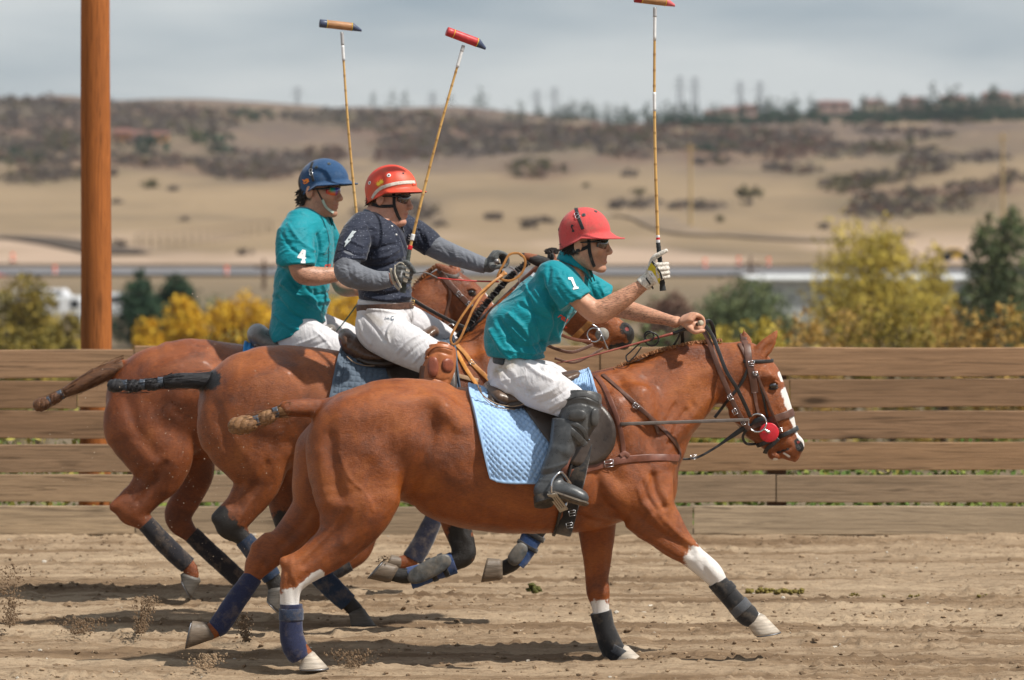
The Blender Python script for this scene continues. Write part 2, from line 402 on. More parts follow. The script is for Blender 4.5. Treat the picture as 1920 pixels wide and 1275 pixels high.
# scrub areas on the hillside: photo px, row, half width, half height, kind
ELL = [(120, 252, 200, 26, 's'), (330, 232, 120, 18, 's'), (850, 238, 200, 12, 's'), (1250, 246, 200, 14, 'r'), (1000, 240, 120, 10, 's'), (60, 330, 80, 12, 's'), (1450, 268, 120, 16, 'r'), (60, 205, 120, 22, 's'), (230, 208, 130, 18, 's'), (400, 212, 60, 14, 's'), (650, 218, 130, 14, 's'), (820, 224, 90, 13, 's'), (480, 214, 40, 9, 'g'), (70, 285, 90, 22, 's'), (40, 292, 50, 16, 'g'), (110, 262, 30, 16, 'o'), (200, 295, 60, 12, 's'), (130, 320, 90, 12, 's'), (300, 300, 70, 12, 's'), (480, 305, 110, 24, 's'), (470, 322, 80, 14, 's'), (600, 290, 60, 14, 'r'),
    (780, 268, 80, 22, 's'), (760, 290, 70, 14, 'r'), (880, 275, 90, 22, 's'), (1000, 265, 100, 20, 's'), (1005, 315, 58, 17, 'o'), (1100, 260, 100, 18, 's'), (1180, 285, 60, 12, 's'), (1200, 255, 50, 12, 'o'), (1290, 265, 60, 16, 's'), (1390, 262, 90, 20, 's'), (1340, 275, 40, 12, 'g'), (1460, 285, 60, 13, 'r'), (1500, 250, 60, 12, 's'), (1570, 280, 70, 15, 's'), (1660, 275, 60, 14, 'o'), (1735, 300, 55, 24, 's'), (1735, 250, 50, 10, 's'), (1640, 243, 40, 7, 's'), (1800, 225, 35, 6, 'o'), (1500, 315, 40, 8, 's'), (1590, 345, 60, 16, 'o'), (1660, 330, 60, 12, 's'), (1720, 375, 130, 24, 's'), (1660, 395, 70, 14, 's'), (1840, 350, 70, 12, 's'), (1840, 295, 45, 9, 's'), (1900, 330, 40, 10, 's'), (760, 395, 60, 20, 's'), (1330, 300, 40, 8, 's'), (1190, 380, 45, 9, 's'), (1310, 383, 45, 8, 's'), (700, 400, 40, 10, 's')]
def arena(x, y):
    rake = np.sin(y*26+fbm(x*.25, y*1.2, 5)*9)*.006
    h = rake*.6+fbm(x*1.3, y*5.0, 21, 4, .55)*.036+fbm(x*6, y*13, 33, 4, .6)*.040
    c = fbm(x*22, y*30, 41, 2); h = h+np.clip(c-.12, 0, 1)*.09*np.clip(fbm(x*1.0, y*4.0, 47, 2)*5+.6, .15, 1)
    return h+.015*np.exp(-((y-22.0)/.35)**2)
def hit(px, row, lo=40, hi=1500):
    """distance at which the eye ray through a photo pixel meets the terrain"""
    Y = np.linspace(lo, hi, 1500); d = (CH-(row-HY)*Y/F)-terr((px-960)*Y/F, Y); i = np.argmax(d < 0)
    return Y[i] if d[i] < 0 else hi
us = np.concatenate([np.linspace(-1.3, -.21, 24)[:-1], np.linspace(-.21, .21, 470), np.linspace(.21, 1.3, 24)[1:]])
ys = np.concatenate([np.linspace(-60, 11, 12), np.linspace(12, 14, 40)[:-1], np.linspace(14, 22.6, 400), 22.6+np.geomspace(.05, 2577, 330)])
YY, UU = np.meshgrid(ys, us, indexing='ij'); XX = UU*np.maximum(YY, 12)+np.where(YY < 12, UU*(12-YY)*2, 0)
ZZ = terr(XX, YY)+arena(XX, YY)*np.clip((23.2-YY)/.8, 0, 1)*np.clip((YY-9)/3, 0, 1)
nr, nc = YY.shape; I = np.arange(nr*nc).reshape(nr, nc); GQ = np.stack([I[:-1, :-1], I[:-1, 1:], I[1:, 1:], I[1:, :-1]], -1).reshape(-1, 4)
def dirt_mat():
    t = NT('ground'); o = t.tc.outputs['Object']
    sx = t.new('ShaderNodeSeparateXYZ', {0: o}); yy = sx.outputs[1]
    fine = t.noise(38, 5, .7, dist=.3); mid = t.noise(6, 5, .65, stretch=(.35, 1.6, 1)); band = t.noise(1.5, 5, .68, stretch=(.13, 1.9, 1), dist=.5); clump = t.noise(14, 4, .7, stretch=(.6, 1.5, 1))
    c = t.ramp(band, [(.36, (.385, .29, .195)), (.49, (.30, .220, .145)), (.57, (.20, .135, .082)), (.67, (.115, .073, .043))])
    dk = t.math('MULTIPLY', t.ramp(clump, [(.52, 0), (.66, 1)]), t.ramp(mid, [(.42, .1), (.62, .9)])); c = t.mix(dk, c, (.10, .064, .038))
    c = t.mix(t.ramp(fine, [(.3, .55), (.5, 0)]), c, (.17, .115, .07)); c = t.mix(t.ramp(t.noise(55, 2), [(.70, 0), (.76, .6)]), c, (.50, .42, .32))
    # beyond the arena: patchy dry grass, bare soil, low scrub; broad tones also paint in cloud light
    g1 = t.noise(.02, 5, .6, stretch=(1, .5, 1)); g2 = t.noise(.09, 6, .68, stretch=(1, .45, 1)); g3 = t.noise(.5, 4, .7)
    h = t.ramp(g1, [(.3, (.30, .218, .135)), (.5, (.245, .178, .110)), (.66, (.155, .118, .080))])
    h = t.mix(t.ramp(g2, [(.56, 0), (.68, .7)]), h, (.17, .125, .085)); h = t.mix(t.ramp(g3, [(.35, .28), (.6, 0)]), h, (.20, .15, .09))
    up = t.ramp(t.math('DIVIDE', yy, 1400.), [(.36, 0), (.58, .9)]); h = t.mix(t.math('MULTIPLY', up, t.ramp(g2, [(.34, 0), (.52, 1)])), h, (.115, .082, .07))
    h = t.mix(t.math('MULTIPLY', t.attr('scrubby'), t.ramp(g2, [(.30, .45), (.55, 1)])), h, t.ramp(t.noise(.012, 3), [(.42, (.105, .080, .066)), (.5, (.125, .105, .06)), (.58, (.14, .085, .06))]))
    low = t.ramp(t.math('DIVIDE', yy, 400.), [(.50, 1), (.60, 0)]); h = t.mix(low, h, (.17, .13, .085))
    bare = t.math('MULTIPLY', t.ramp(t.math('DIVIDE', yy, 400.), [(.58, 0), (.62, 1), (.74, 1), (.82, 0)]), t.ramp(t.noise(.035, 3, stretch=(1, .3, 1)), [(.45, 0), (.55, .8)])); h = t.mix(bare, h, (.42, .31, .235))
    far = t.ramp(t.math('DIVIDE', yy, 40.), [(.56, 0), (.60, 1)])
    t.set(t.mix(far, c, h), .95, .12)
    b1 = t.new('ShaderNodeBump', {'Height': clump, 'Distance': .03, 'Strength': .5}); t.bump(fine, .010, .8, b1.outputs[0]); return t.m
GV = np.column_stack([XX.ravel(), YY.ravel(), ZZ.ravel()]); fm = GV[:, 1] > 250; gp = proj(GV[fm]); sm_ = np.zeros(fm.sum())
for cx, cy, rx, ry, k in ELL: sm_ = np.maximum(sm_, np.clip(1.5-np.sqrt(((gp[:, 0]-cx)/(rx*1.1))**2+((gp[:, 1]-cy-3)/(ry*1.1))**2), 0, 1))
sa = np.zeros(len(GV)); sa[fm] = sm_*np.clip((3000-GV[fm][:, 1])/100, 0, 1)
g = meshobj('ground', GV, GQ, dirt_mat(), attrs={'scrubby': sa}); tag(g, kind='structure')
# ---------------------------------------------------------------- strips on the terrain: road, tracks
def strip(name, pts, w, mat, lift=.12, kind='structure'):
    P_ = catmull(pts, 14); T = np.gradient(P_, axis=0); T /= np.linalg.norm(T, axis=1)[:, None]; N_ = np.column_stack([-T[:, 1], T[:, 0]]); R = []
    m = 5
    for k in np.linspace(-.5, .5, m): q = P_+N_*w*k; R.append(np.column_stack([q, terr(q[:, 0], q[:, 1])+lift]))
    R = np.stack(R, 1); n = len(P_); V = R.reshape(-1, 3); Fc = [(i*m+j, i*m+j+1, (i+1)*m+j+1, (i+1)*m+j) for i in range(n-1) for j in range(m-1)]
    return tag(meshobj(name, V, Fc, mat), kind=kind)
asph = simple('asphalt far', (.16, .155, .16), .85, .2, .2, .3, 0)
def onx(px, row, lo=200): Y = hit(px, row, lo); return ((px-960)*Y/F, Y)
strip('road', [(-150, 232), (-60, 231), (0, 230), (60, 229), (150, 232)], 13, asph, .15)
strip('road_shoulder', [(-150, 246), (-60, 245), (0, 243.5), (60, 243), (150, 246)], 3.5, simple('dark verge', (.10, .075, .05), .9, .1, .4, .4, 0), .12)
trk = simple('packed track', (.22, .165, .115), .9, .1, .3, .2, 0)
strip('path', [onx(1120, 402), onx(1250, 425), onx(1400, 444), onx(1560, 452), onx(1700, 440)], 4, trk, .2)
strip('path', [onx(-40, 447), onx(60, 450), onx(150, 462), onx(230, 478)], 5, simple('dark track', (.09, .07, .055), .9, .1, .3, .3, 0), .2)
# ---------------------------------------------------------------- board fence and tall pole
def wood(name, c, dk, sc=1., vert=False, tint=None):
    t = NT(name); st = (.35, 6, 9) if not vert else (9, 9, .35)
    wv = t.noise(2.2*sc, 6, .62, stretch=st, dist=1.6); fine = t.noise(9*sc, 5, .7, stretch=(.25, 8, 14) if not vert else (14, 14, .25))
    big = t.noise(.9, 4, .6, stretch=(.5, 1, 3) if not vert else (3, 3, .5))
    col = t.ramp(wv, [(.30, dk), (.43, c), (.55, tuple(min(1, x*1.25) for x in c)), (.62, tuple(x*.8 for x in c)), (.70, tuple(x*.45 for x in c))])
    col = t.mix(.55, col, t.ramp(fine, [(.3, .35), (.62, 1.0)]), 'MULTIPLY'); col = t.mix(t.ramp(big, [(.45, 0), (.7, .55)]), col, tint or tuple(x*.62 for x in c))
    kn = t.new('ShaderNodeTexVoronoi', {'Vector': t.new('ShaderNodeMapping', {0: t.tc.outputs['Object'], 3: (1.1, 1, 4.5) if not vert else (5, 5, 1.2)}).outputs[0], 'Scale': 1.}).outputs['Distance']
    col = t.mix(t.ramp(kn, [(.05, .85), (.11, .25), (.16, 0)]), col, tuple(x*.3 for x in dk))
    rn = t.new('ShaderNodeObjectInfo').outputs['Random']; col = t.mix(1., col, t.ramp(rn, [(0, (.72, .70, .68)), (.5, (.95, .95, .95)), (1, (1.0, .93, .84))]), 'MULTIPLY')
    t.set(col, .8, .2); t.bump(wv, .004, .6, t.new('ShaderNodeBump', {'Height': fine, 'Distance': .003, 'Strength': .6}).outputs[0]); return t.m
fence = thing('board_fence', 'long horizontal brown board fence along the far edge of the dirt arena', 'fence', (0, 22, 0))
rows = [(650, 703), (710, 762), (769, 821), (829, 881), (890, 941), (949, 1003)]; YF = 22.0
tops = [(.36, .225, .132), (.33, .205, .120), (.31, .192, .113), (.34, .225, .138), (.37, .27, .178), (.46, .36, .25)]
for i, (r0, r1) in enumerate(rows):
    bm_ = wood('fence board '+'abcdef'[i], tops[i], tuple(x*.5 for x in tops[i]), 1+.1*i)
    joints = {0: [-1700, -620, 252, 1125, 2000, 3000, 3900], 1: [-1900, -300, 145, 1480, 2500, 3700], 2: [-1600, -900, 690, 1455, 2300, 3800], 3: [-1700, -620, 252, 1125, 2000, 3700], 4: [-1800, -500, 252, 1455, 2600, 3900], 5: [-1700, -620, 254, 1300, 2400, 3700]}[i]
    for a, b in zip(joints[:-1], joints[1:]):
        xa = (a-960)*YF/F+.004; xb = (b-960)*YF/F-.004; z1 = CH-(r0-HY)*YF/F; z0 = CH-(r1-HY)*YF/F
        tl = (random.random()-.5)*.012+(.018 if b < 300 and i < 4 else 0)*-1
        n = max(int((xb-xa)/.25), 2); R = []
        for q in range(n+1):
            x = xa+(xb-xa)*q/n; wz = .004*math.sin(x*1.7+i)+.003*math.sin(x*4.1+i*2); yy = YF+.004*math.sin(x*2.3+i); e = .004
            zb, zt = z0+wz+tl, z1+wz*.6+tl
            R.append(np.array([(x, yy-.019, zb+e), (x, yy-.019+e, zb), (x, yy+.019, zb), (x, yy+.019, zt), (x, yy-.019+e, zt), (x, yy-.019, zt-e)]))
        V, Fc = loftrings(R); meshobj('board', V, Fc, bm_, fence, smooth=False)
pst = wood('fence post wood', (.15, .09, .055), (.07, .04, .025), 1, True)
for px in (-1500, -1000, -620, -190, 255, 690, 1125, 1458, 2000, 2440, 2880, 3300, 3700):
    V, Fc = box(((px-960)*YF/F, YF+.09, .50), (.12, .12, 1.36), bev=.006); meshobj('post', V, Fc, pst, fence, smooth=False)
YP = 22.9; xp = (178-960)*YP/F
tp = wood('utility pole wood', (.37, .130, .036), (.07, .026, .010), 2.2, True, (.11, .040, .016))
V, Fc = sweep([(xp+.008*math.sin(z*1.3)+.004*(z-1), YP, z) for z in np.linspace(-.3, 8.5, 24)], [.108-.0035*i/3 for i in range(24)], n=36, sub=2, disp=lambda t: 1)
a_ = V.copy(); V[:, :2] = np.array([xp, YP])+(V[:, :2]-np.array([xp, YP]))*(1+.02*fbm(np.arctan2(V[:, 1]-YP, V[:, 0]-xp)*5, V[:, 2]*.8, 60)[:, None])
tag(meshobj('wooden_pole', V, Fc, tp), 'thick orange brown round wooden pole rising behind the board fence', 'pole')
# ---------------------------------------------------------------- plants: crowns of many small leaf faces
def leaf_mat(name, cols, rough=.75):
    t = NT(name); a = t.attr('tone'); n = t.noise(.8, 3, .6)
    v = t.math('ADD', t.math('MULTIPLY', a, .75), t.math('MULTIPLY', n, .3)); k = len(cols)
    t.set(t.ramp(v, [(.12+.8*i/(k-1), c) for i, c in enumerate(cols)]), rough, .2); return t.m
LM = dict(gold=leaf_mat('gold leaves', [(.20, .11, .01), (.48, .27, .015), (.72, .44, .03), (.80, .55, .07)]),
    yellowgreen=leaf_mat('yellow green leaves', [(.15, .13, .02), (.34, .27, .045), (.55, .42, .07), (.66, .50, .11)]),
    green=leaf_mat('green leaves', [(.025, .045, .015), (.05, .085, .025), (.09, .13, .035), (.17, .18, .05)]),
    greygreen=leaf_mat('grey green leaves', [(.05, .07, .035), (.09, .12, .055), (.15, .18, .075), (.24, .25, .11)]),
    darkgreen=leaf_mat('dark needles', [(.010, .026, .016), (.020, .048, .028), (.035, .075, .035), (.06, .10, .05)]),
    olive=leaf_mat('olive yellow leaves', [(.07, .065, .015), (.16, .13, .03), (.30, .22, .04), (.40, .28, .05)]),
    orange=leaf_mat('orange autumn leaves', [(.12, .08, .025), (.30, .19, .05), (.50, .30, .08), (.42, .36, .10)]),
    scrub=leaf_mat('grey brown scrub twigs', [(.07, .055, .048), (.12, .095, .08), (.165, .13, .105), (.20, .16, .125)]),
    russet=leaf_mat('russet scrub twigs', [(.07, .04, .03), (.13, .07, .05), (.18, .10, .07), (.22, .14, .09)]),
    olivescrub=leaf_mat('olive scrub leaves', [(.045, .042, .018), (.085, .075, .032), (.13, .11, .045), (.18, .145, .06)]),
    weed=leaf_mat('weeds', [(.04, .07, .015), (.09, .15, .03), (.20, .24, .05), (.45, .32, .08)]))
bark = simple('bark', (.11, .085, .065), .9, .15, .35, 6, .01, 20)
def leaves(C_, rad, n, size, rng, clump=9, flat=.8, hollow=.55):
    """n leaf faces in clumps inside lobes; C_ (m,3) lobe centres, rad (m,3) lobe half axes"""
    C_ = np.asarray(C_, float); rad = np.asarray(rad, float); w = rad.prod(1)**(2/3); w /= w.sum()
    nc_ = max(n//clump, 4); li = rng.choice(len(C_), nc_, p=w); d = rng.normal(size=(nc_, 3)); d /= np.linalg.norm(d, axis=1)[:, None]
    rr = hollow+(1.06-hollow)*rng.random(nc_)**.6; cc = C_[li]+d*rad[li]*rr[:, None]; tone = rng.random(nc_)
    ci = rng.integers(0, nc_, n); sp = rad.min(1)[li][ci]*.20
    p_ = cc[ci]+rng.normal(size=(n, 3))*sp[:, None]*np.array([1, 1, .7])
    a = rng.normal(size=(n, 3)); a /= np.linalg.norm(a, axis=1)[:, None]; b = np.cross(a, rng.normal(size=(n, 3))); b /= np.linalg.norm(b, axis=1)[:, None]
    s1 = size*(.5+rng.random(n))[:, None]; V = np.stack([p_-a*s1, p_+b*s1*.55, p_+a*s1, p_-b*s1*.55], 1).reshape(-1, 3)
    Q = np.arange(4*n).reshape(n, 4); tn = np.repeat(np.clip(tone[ci]*.6+rng.random(n)*.4, 0, 1), 4); return V, Q, tn
def tree(name, label, cat, px, row_top, hw_px, Y, kind, lobes, n=2600, size=.14, group=None, base_z=None, hollow=.5):
    """lobes: (dx, dz, rx, rz) fractions of the crown half width / crown height"""
    x = (px-960)*Y/F; z0 = float(terr(x, Y)) if base_z is None else base_z; zt = CH-(row_top-HY)*Y/F; w = hw_px*Y/F; H = zt-z0
    rng = np.random.default_rng(int(px*7+row_top)); root = thing(name, label, cat, (x, Y, z0), group)
    C_ = []; R_ = []
    for dx, dz, rx, rz in lobes: C_.append((x+dx*w, Y+rng.uniform(-.3, .3)*w, z0+dz*H)); R_.append((rx*w, rx*w*rng.uniform(.8, 1.1), rz*H))
    V, Q, tn = leaves(C_, R_, n, size, rng, hollow=hollow); meshobj('crown', V, Q, LM[kind], root, smooth=False, attrs={'tone': tn})
    tr = max(.03, H*.022); parts = [sweep([(x, Y, z0-.1), (x+.03*w, Y, z0+H*.25), (x-.02*w, Y, z0+H*.5), (x+.02*w, Y, z0+H*.75)], [tr*1.5, tr, tr*.7, tr*.3], n=8, sub=3)]
    for c in C_:
        c = np.array(c); a0 = np.array([x, Y, z0+H*.22+.1*(c[2]-z0)]); parts.append(sweep([a0, a0*.5+c*.5+np.array([0, 0, -.05*H]), c], [tr*.6, tr*.4, tr*.15], n=6, sub=3))
        for _ in range(3): e = c+rng.normal(size=3)*np.array(R_[0])*.5; parts.append(sweep([c, c*.5+e*.5, e], [tr*.2, tr*.13, tr*.05], n=5, sub=2))
    V, Fc = join(parts); meshobj('trunk', V, Fc, bark, root); return root
def shrub_geo(x, Y, w, hgt, rng, n, size):
    z0 = float(terr(x, Y)); k = rng.integers(2, 5); C_ = [(x+rng.uniform(-.45, .45)*w, Y+rng.uniform(-.4, .4)*w, z0+hgt*rng.uniform(.3, .5)) for _ in range(k)]; R_ = [(w*rng.uniform(.4, .62), w*rng.uniform(.4, .6), hgt*rng.uniform(.45, .62)) for _ in range(k)]
    return leaves(C_, R_, n, size, rng, 8, hollow=.3)
RL = [(-.1, .62, .75, .36), (.35, .55, .6, .33), (-.5, .5, .5, .28), (.05, .80, .5, .19), (.6, .4, .42, .22), (-.65, .34, .4, .22), (.1, .35, .8, .25)]
WL = [(-.45, .55, .5, .34), (.1, .72, .5, .26), (.5, .5, .5, .36), (-.1, .4, .8, .3), (.75, .42, .3, .2), (-.8, .38, .3, .24)]
CL = [(0, .85, .4, .16), (-.1, .65, .7, .22), (.2, .48, .85, .24), (-.2, .3, .95, .22), (.3, .18, .8, .15)]
tree('cottonwood_tree', 'large yellow green cottonwood tree behind the fence at right', 'tree', 1632, 402, 118, 130, 'yellowgreen', RL, 9500, .085, hollow=.12)
tree('cottonwood_tree', 'smaller yellow tree at the right side of the large cottonwood', 'tree', 1752, 455, 46, 134, 'yellowgreen', CL, 4500, .08)
tree('green_tree', 'tall green tree at the right edge of the view', 'tree', 1872, 388, 74, 118, 'greygreen', [(-.4, .55, .42, .36), (.4, .62, .5, .34), (.05, .35, .85, .3), (-.3, .82, .26, .16), (.35, .88, .28, .12), (.0, .7, .3, .2)], 11000, .08)
tree('green_tree', 'small dark green tree between the yellow cottonwood and right edge tree', 'tree', 1806, 540, 28, 125, 'darkgreen', CL, 2600, .07)
tree('grey_green_tree', 'grey green bushy tree in front of the pale metal building', 'tree', 1395, 518, 92, 122, 'greygreen', WL, 10000, .08)
tree('grey_green_tree', 'bare looking reddish brown tree left of the grey green tree', 'tree', 1258, 545, 50, 140, 'russet', WL, 4500, .08)
tree('golden_tree', 'broad golden yellow tree behind the fence left of the rearmost rider', 'tree', 452, 545, 72, 118, 'gold', WL, 9000, .08)
tree('golden_tree', 'golden yellow tree beside two dark junipers', 'tree', 345, 556, 46, 116, 'gold', RL, 6000, .075)
tree('golden_tree', 'low round golden bush just right of the tall pole', 'tree', 280, 592, 32, 112, 'gold', RL, 3000, .07)
tree('golden_tree', 'golden tree seen between the two left riders', 'tree', 655, 545, 62, 120, 'gold', WL, 7000, .08)
tree('juniper_tree', 'dark green juniper nearer the tall pole', 'tree', 262, 508, 46, 150, 'darkgreen', CL, 8000, .075)
tree('juniper_tree', 'rounder dark green juniper behind the golden trees', 'tree', 331, 514, 44, 152, 'darkgreen', RL, 8000, .075)
tree('olive_tree', 'faded olive yellow tree at the far left edge', 'tree', 40, 512, 75, 110, 'olive', WL, 8000, .08)
tree('olive_tree', 'faded olive tree just left of the tall pole', 'tree', 122, 575, 40, 108, 'olive', WL, 3500, .07)
for i, (px, rt, w, Y, k, lb) in enumerate([(1490, 600, 50, 48, 'orange', 'orange autumn bush just above the fence, right of the horse ears'), (1580, 588, 58, 50, 'orange', 'orange yellow autumn bush in front of the yellow cottonwood'), (1672, 580, 60, 47, 'olive', 'tall olive autumn bush before the yellow cottonwood'), (1768, 594, 52, 49, 'orange', 'orange bush below the small dark green tree'), (1862, 588, 56, 48, 'orange', 'orange bush below the right edge green tree'), (1935, 598, 40, 50, 'olive', 'olive bush cut by the right edge'),
    (1425, 615, 42, 46, 'yellowgreen', 'yellow green bush behind the front rider reins hand'), (1345, 622, 40, 52, 'yellowgreen', 'low yellow green bush behind the raised rein loop'), (1235, 628, 46, 50, 'greygreen', 'low grey green bush beside the middle horse muzzle'), (560, 640, 50, 52, 'olive', 'low olive bush behind the rearmost saddle'), (445, 622, 60, 50, 'olive', 'low olive bush under the broad golden tree'), (70, 632, 70, 52, 'olive', 'low olive bush above the fence at far left')]):
    tree('autumn_bush', lb, 'bush', px, rt-16, w*1.25, Y, k, [(-.5, .68, .5, .32), (.4, .74, .5, .28), (0, .6, .7, .35), (.8, .6, .35, .3), (-.8, .55, .35, .3), (.1, .84, .3, .16), (-.3, .3, .7, .3)], 3000, .032, 'autumn bushes behind the fence')
# weeds right behind the fence
rng = np.random.default_rng(5); n = 16000; x = rng.uniform(-7.5, 7.5, n); y = rng.uniform(22.6, 25.5, n); h = (.18+.75*np.clip(vnoise(x*1.3, y*1.1, 70), 0, 1))*rng.random(n); z = terr(x, y)+h
a = rng.normal(size=(n, 3)); a /= np.linalg.norm(a, axis=1)[:, None]; b = np.cross(a, rng.normal(size=(n, 3))); b /= np.linalg.norm(b, axis=1)[:, None]; p_ = np.column_stack([x, y, z]); s1 = .035
tag(meshobj('weeds', np.stack([p_-a*s1, p_+b*s1*.5, p_+a*s1, p_-b*s1*.5], 1).reshape(-1, 3), np.arange(4*n).reshape(n, 4), LM['weed'], smooth=False, attrs={'tone': np.repeat(np.clip(vnoise(x*.9, y, 75)*.7+rng.random(n)*.3, 0, 1), 4)}), kind='stuff')
rng = np.random.default_rng(31); out = [[], []]
for i in range(900):
    px = rng.uniform(-150, 2070); Y = rng.uniform(55, 185); x = (px-960)*Y/F
    if vnoise(x*.12, Y*.05, 81) < .38: continue
    w = rng.uniform(.5, 1.5); k = int(vnoise(x*.08, Y*.03, 83) > .5); out[k].append(shrub_geo(x, Y, w, w*rng.uniform(.6, 1.3), rng, 110, .075))
for k, nm in enumerate(('greygreen', 'olive')):
    V = np.concatenate([q[0] for q in out[k]]); n = len(V)//4; tag(meshobj('valley_brush', V, np.arange(4*n).reshape(n, 4), LM[nm], smooth=False, attrs={'tone': np.concatenate([q[2] for q in out[k]])}), kind='stuff')
# ---------------------------------------------------------------- hillside scrub
acc = dict(s=[], o=[], r=[], g=[])
for q, (cx, cy, rx, ry, k) in enumerate(ELL):
    rng = np.random.default_rng(q+100); m = int(rx*ry/17)+4
    for _ in range(m):
        a = rng.random()*6.283; r_ = math.sqrt(rng.random()); px = cx+rx*r_*math.cos(a); row = cy+ry*r_*math.sin(a)+4; Y = hit(px, row, 250); w = rng.uniform(8, 19)*Y/F; kk = k if rng.random() < .62 else rng.choice(['s', 'o', 'r'])
        acc[kk].append(shrub_geo((px-960)*Y/F, Y, w, w*rng.uniform(.5, .8), rng, 60, w*.17))
for k, nm in (('s', 'scrub'), ('o', 'olivescrub'), ('r', 'russet'), ('g', 'darkgreen')):
    V = np.concatenate([q[0] for q in acc[k]]); n = len(V)//4; tag(meshobj('scrub_thicket', V, np.arange(4*n).reshape(n, 4), LM[nm], smooth=False, attrs={'tone': np.concatenate([q[2] for q in acc[k]])}), kind='stuff')
for i, (px, row, w, k, lb) in enumerate([(460, 478, 19, 'scrub', 'low grey scrub bush alone on the sand left of the number 4 rider'), (345, 415, 14, 'scrub', 'small dark bush on the tan slope above the rail fence'), (220, 382, 16, 'scrub', 'grey bush close right of the tall pole, upper of two'), (224, 461, 20, 'scrub', 'dark low bush close right of the tall pole, lower of two'), (285, 352, 24, 'olivescrub', 'olive bush on the tan slope below the orange houses'), (325, 358, 18, 'scrub', 'grey bush touching the olive bush below the orange houses'), (935, 413, 26, 'scrub', 'flat grey bush on the slope between the red helmets'), (1020, 418, 26, 'scrub', 'grey bush on the slope above the front rider helmet'), (985, 428, 30, 'scrub', 'long low grey bush left of the front rider helmet'), (1158, 392, 26, 'scrub', 'grey bush left of the raised front mallet shaft'), (1198, 365, 18, 'olivescrub', 'olive bush just left of the front mallet shaft'), (1100, 350, 12, 'olivescrub', 'tiny olive bush above the front helmet'),
    (1405, 370, 34, 'olivescrub', 'round tan olive bush right of the front mallet shaft'), (1355, 415, 16, 'olivescrub', 'small upright bush on the open sand right of the mallet'), (1400, 385, 16, 'scrub', 'low grey bush below the round tan bush'), (1265, 392, 18, 'scrub', 'dark bush at the foot of the pale yellow pole'), (1175, 330, 22, 'scrub', 'grey bush on the pale eroded bank'), (1440, 318, 26, 'scrub', 'grey bush under the scrub belt'), (600, 355, 26, 'scrub', 'grey bush behind the blue helmet'), (1540, 430, 20, 'scrub', 'dark bush left of the yellow cottonwood top'), (700, 440, 18, 'scrub', 'grey bush behind the middle rider collar'), (820, 425, 20, 'scrub', 'grey bush behind the middle mallet shaft'),
    (285, 290, 40, 'darkgreen', 'round dark green tree standing in front of the orange houses'), (365, 272, 32, 'green', 'bright green tree right of the orange houses, left of a pair'), (405, 284, 36, 'darkgreen', 'dark green tree right of the orange houses, right of a pair'), (108, 285, 26, 'olivescrub', 'olive green tree left of the tall pole on the hill')]):
    rng = np.random.default_rng(i+900); Y = hit(px, row, 250); x = (px-960)*Y/F; wm = w*Y/F; tall = .95 if i >= 22 else .55; V, Q, tn = shrub_geo(x, Y, wm, wm*tall*1.2, rng, 260, wm*.12)
    loc = (x, Y, float(terr(x, Y))); r_ = thing('shrub' if i < 22 else 'hill_tree', lb, 'shrub' if i < 22 else 'tree', loc, 'single bushes on the dry hillside' if i < 22 else 'trees by the orange houses'); meshobj('crown', V, Q, LM[k], r_, smooth=False, attrs={'tone': tn})
    parts = [sweep([np.array(loc)-[0, 0, .1], np.array(loc)+np.array([rng.uniform(-.5, .5)*wm, rng.uniform(-.3, .3)*wm, wm*tall*.6])], [wm*.03, wm*.012], n=5, sub=1) for _ in range(5)]; V, Fc = join(parts); meshobj('trunk', V, Fc, bark, r_)
# ---------------------------------------------------------------- pines on the ridge
def pine_geo(H, w, rng):
    C_ = [(0, 0, H*(.15+.8*t)) for t in np.linspace(0, 1, 7)]; R_ = [(w*(1-.85*t)+.1, w*(1-.85*t)+.1, H*.11) for t in np.linspace(0, 1, 7)]; return leaves(C_, R_, 260, H*.035, rng, 6, hollow=.2)
protos = []
for i in range(6):
    V, Q, tn = pine_geo(10, [4.2, 4.8, 3.6, 4.6, 4.0, 5.0][i], np.random.default_rng(i+40)); r_ = thing('pine_tree', 'blue green pine in the dark row along the skyline ridge', 'tree', (0, 0, 0), 'pines along the distant ridge')
    a_ = meshobj('crown', V, Q, LM['darkgreen'], r_, smooth=False, attrs={'tone': tn}); V, Fc = sweep([(0, 0, -.3), (0, 0, 9)], [.22, .05], n=6, sub=1); b_ = meshobj('trunk', V, Fc, bark, r_); protos.append((r_, a_, b_))
rng = np.random.default_rng(77); used = set()
def put_pine(px, Y, s_, z=None):
    k = int(rng.integers(0, 6)); x = (px-960)*Y/F; r_, a_, b_ = protos[k]
    if k in used:
        r2 = r_.copy(); COL.objects.link(r2)
        for c in (a_, b_): d = c.copy(); COL.objects.link(d); d.parent = r2
        r_ = r2
    used.add(k); r_.location = (x, Y, float(terr(x, Y))-.2); r_.scale = (s_, s_, s_*rng.uniform(.9, 1.15)); r_.rotation_euler = (0, 0, rng.random()*6)
for _ in range(190):
    px = 950+rng.random()**.8*1000; row = rng.uniform(0, 1)*(22 if px > 1150 else 8); put_pine(px, hit(px, 226-(px-950)*.012+row*.6, 500), rng.uniform(.38, .7)*(1 if px < 1750 else 1.2))
for px in (700, 735, 760, 845, 898, 902, 1010, 1475, 1675, 1810, 1880, 1895, 1905): put_pine(px, rng.uniform(1060, 1095), rng.uniform(.5, .9))
rng = np.random.default_rng(55); out = []
for i in range(420):
    px = 1130+rng.random()**.85*900; Y = hit(px, 221-(px-950)*.014+rng.random()*22, 500); w = rng.uniform(8, 15)*Y/F; out.append(shrub_geo((px-960)*Y/F, Y, w, w*rng.uniform(.9, 1.5), rng, 70, w*.18))
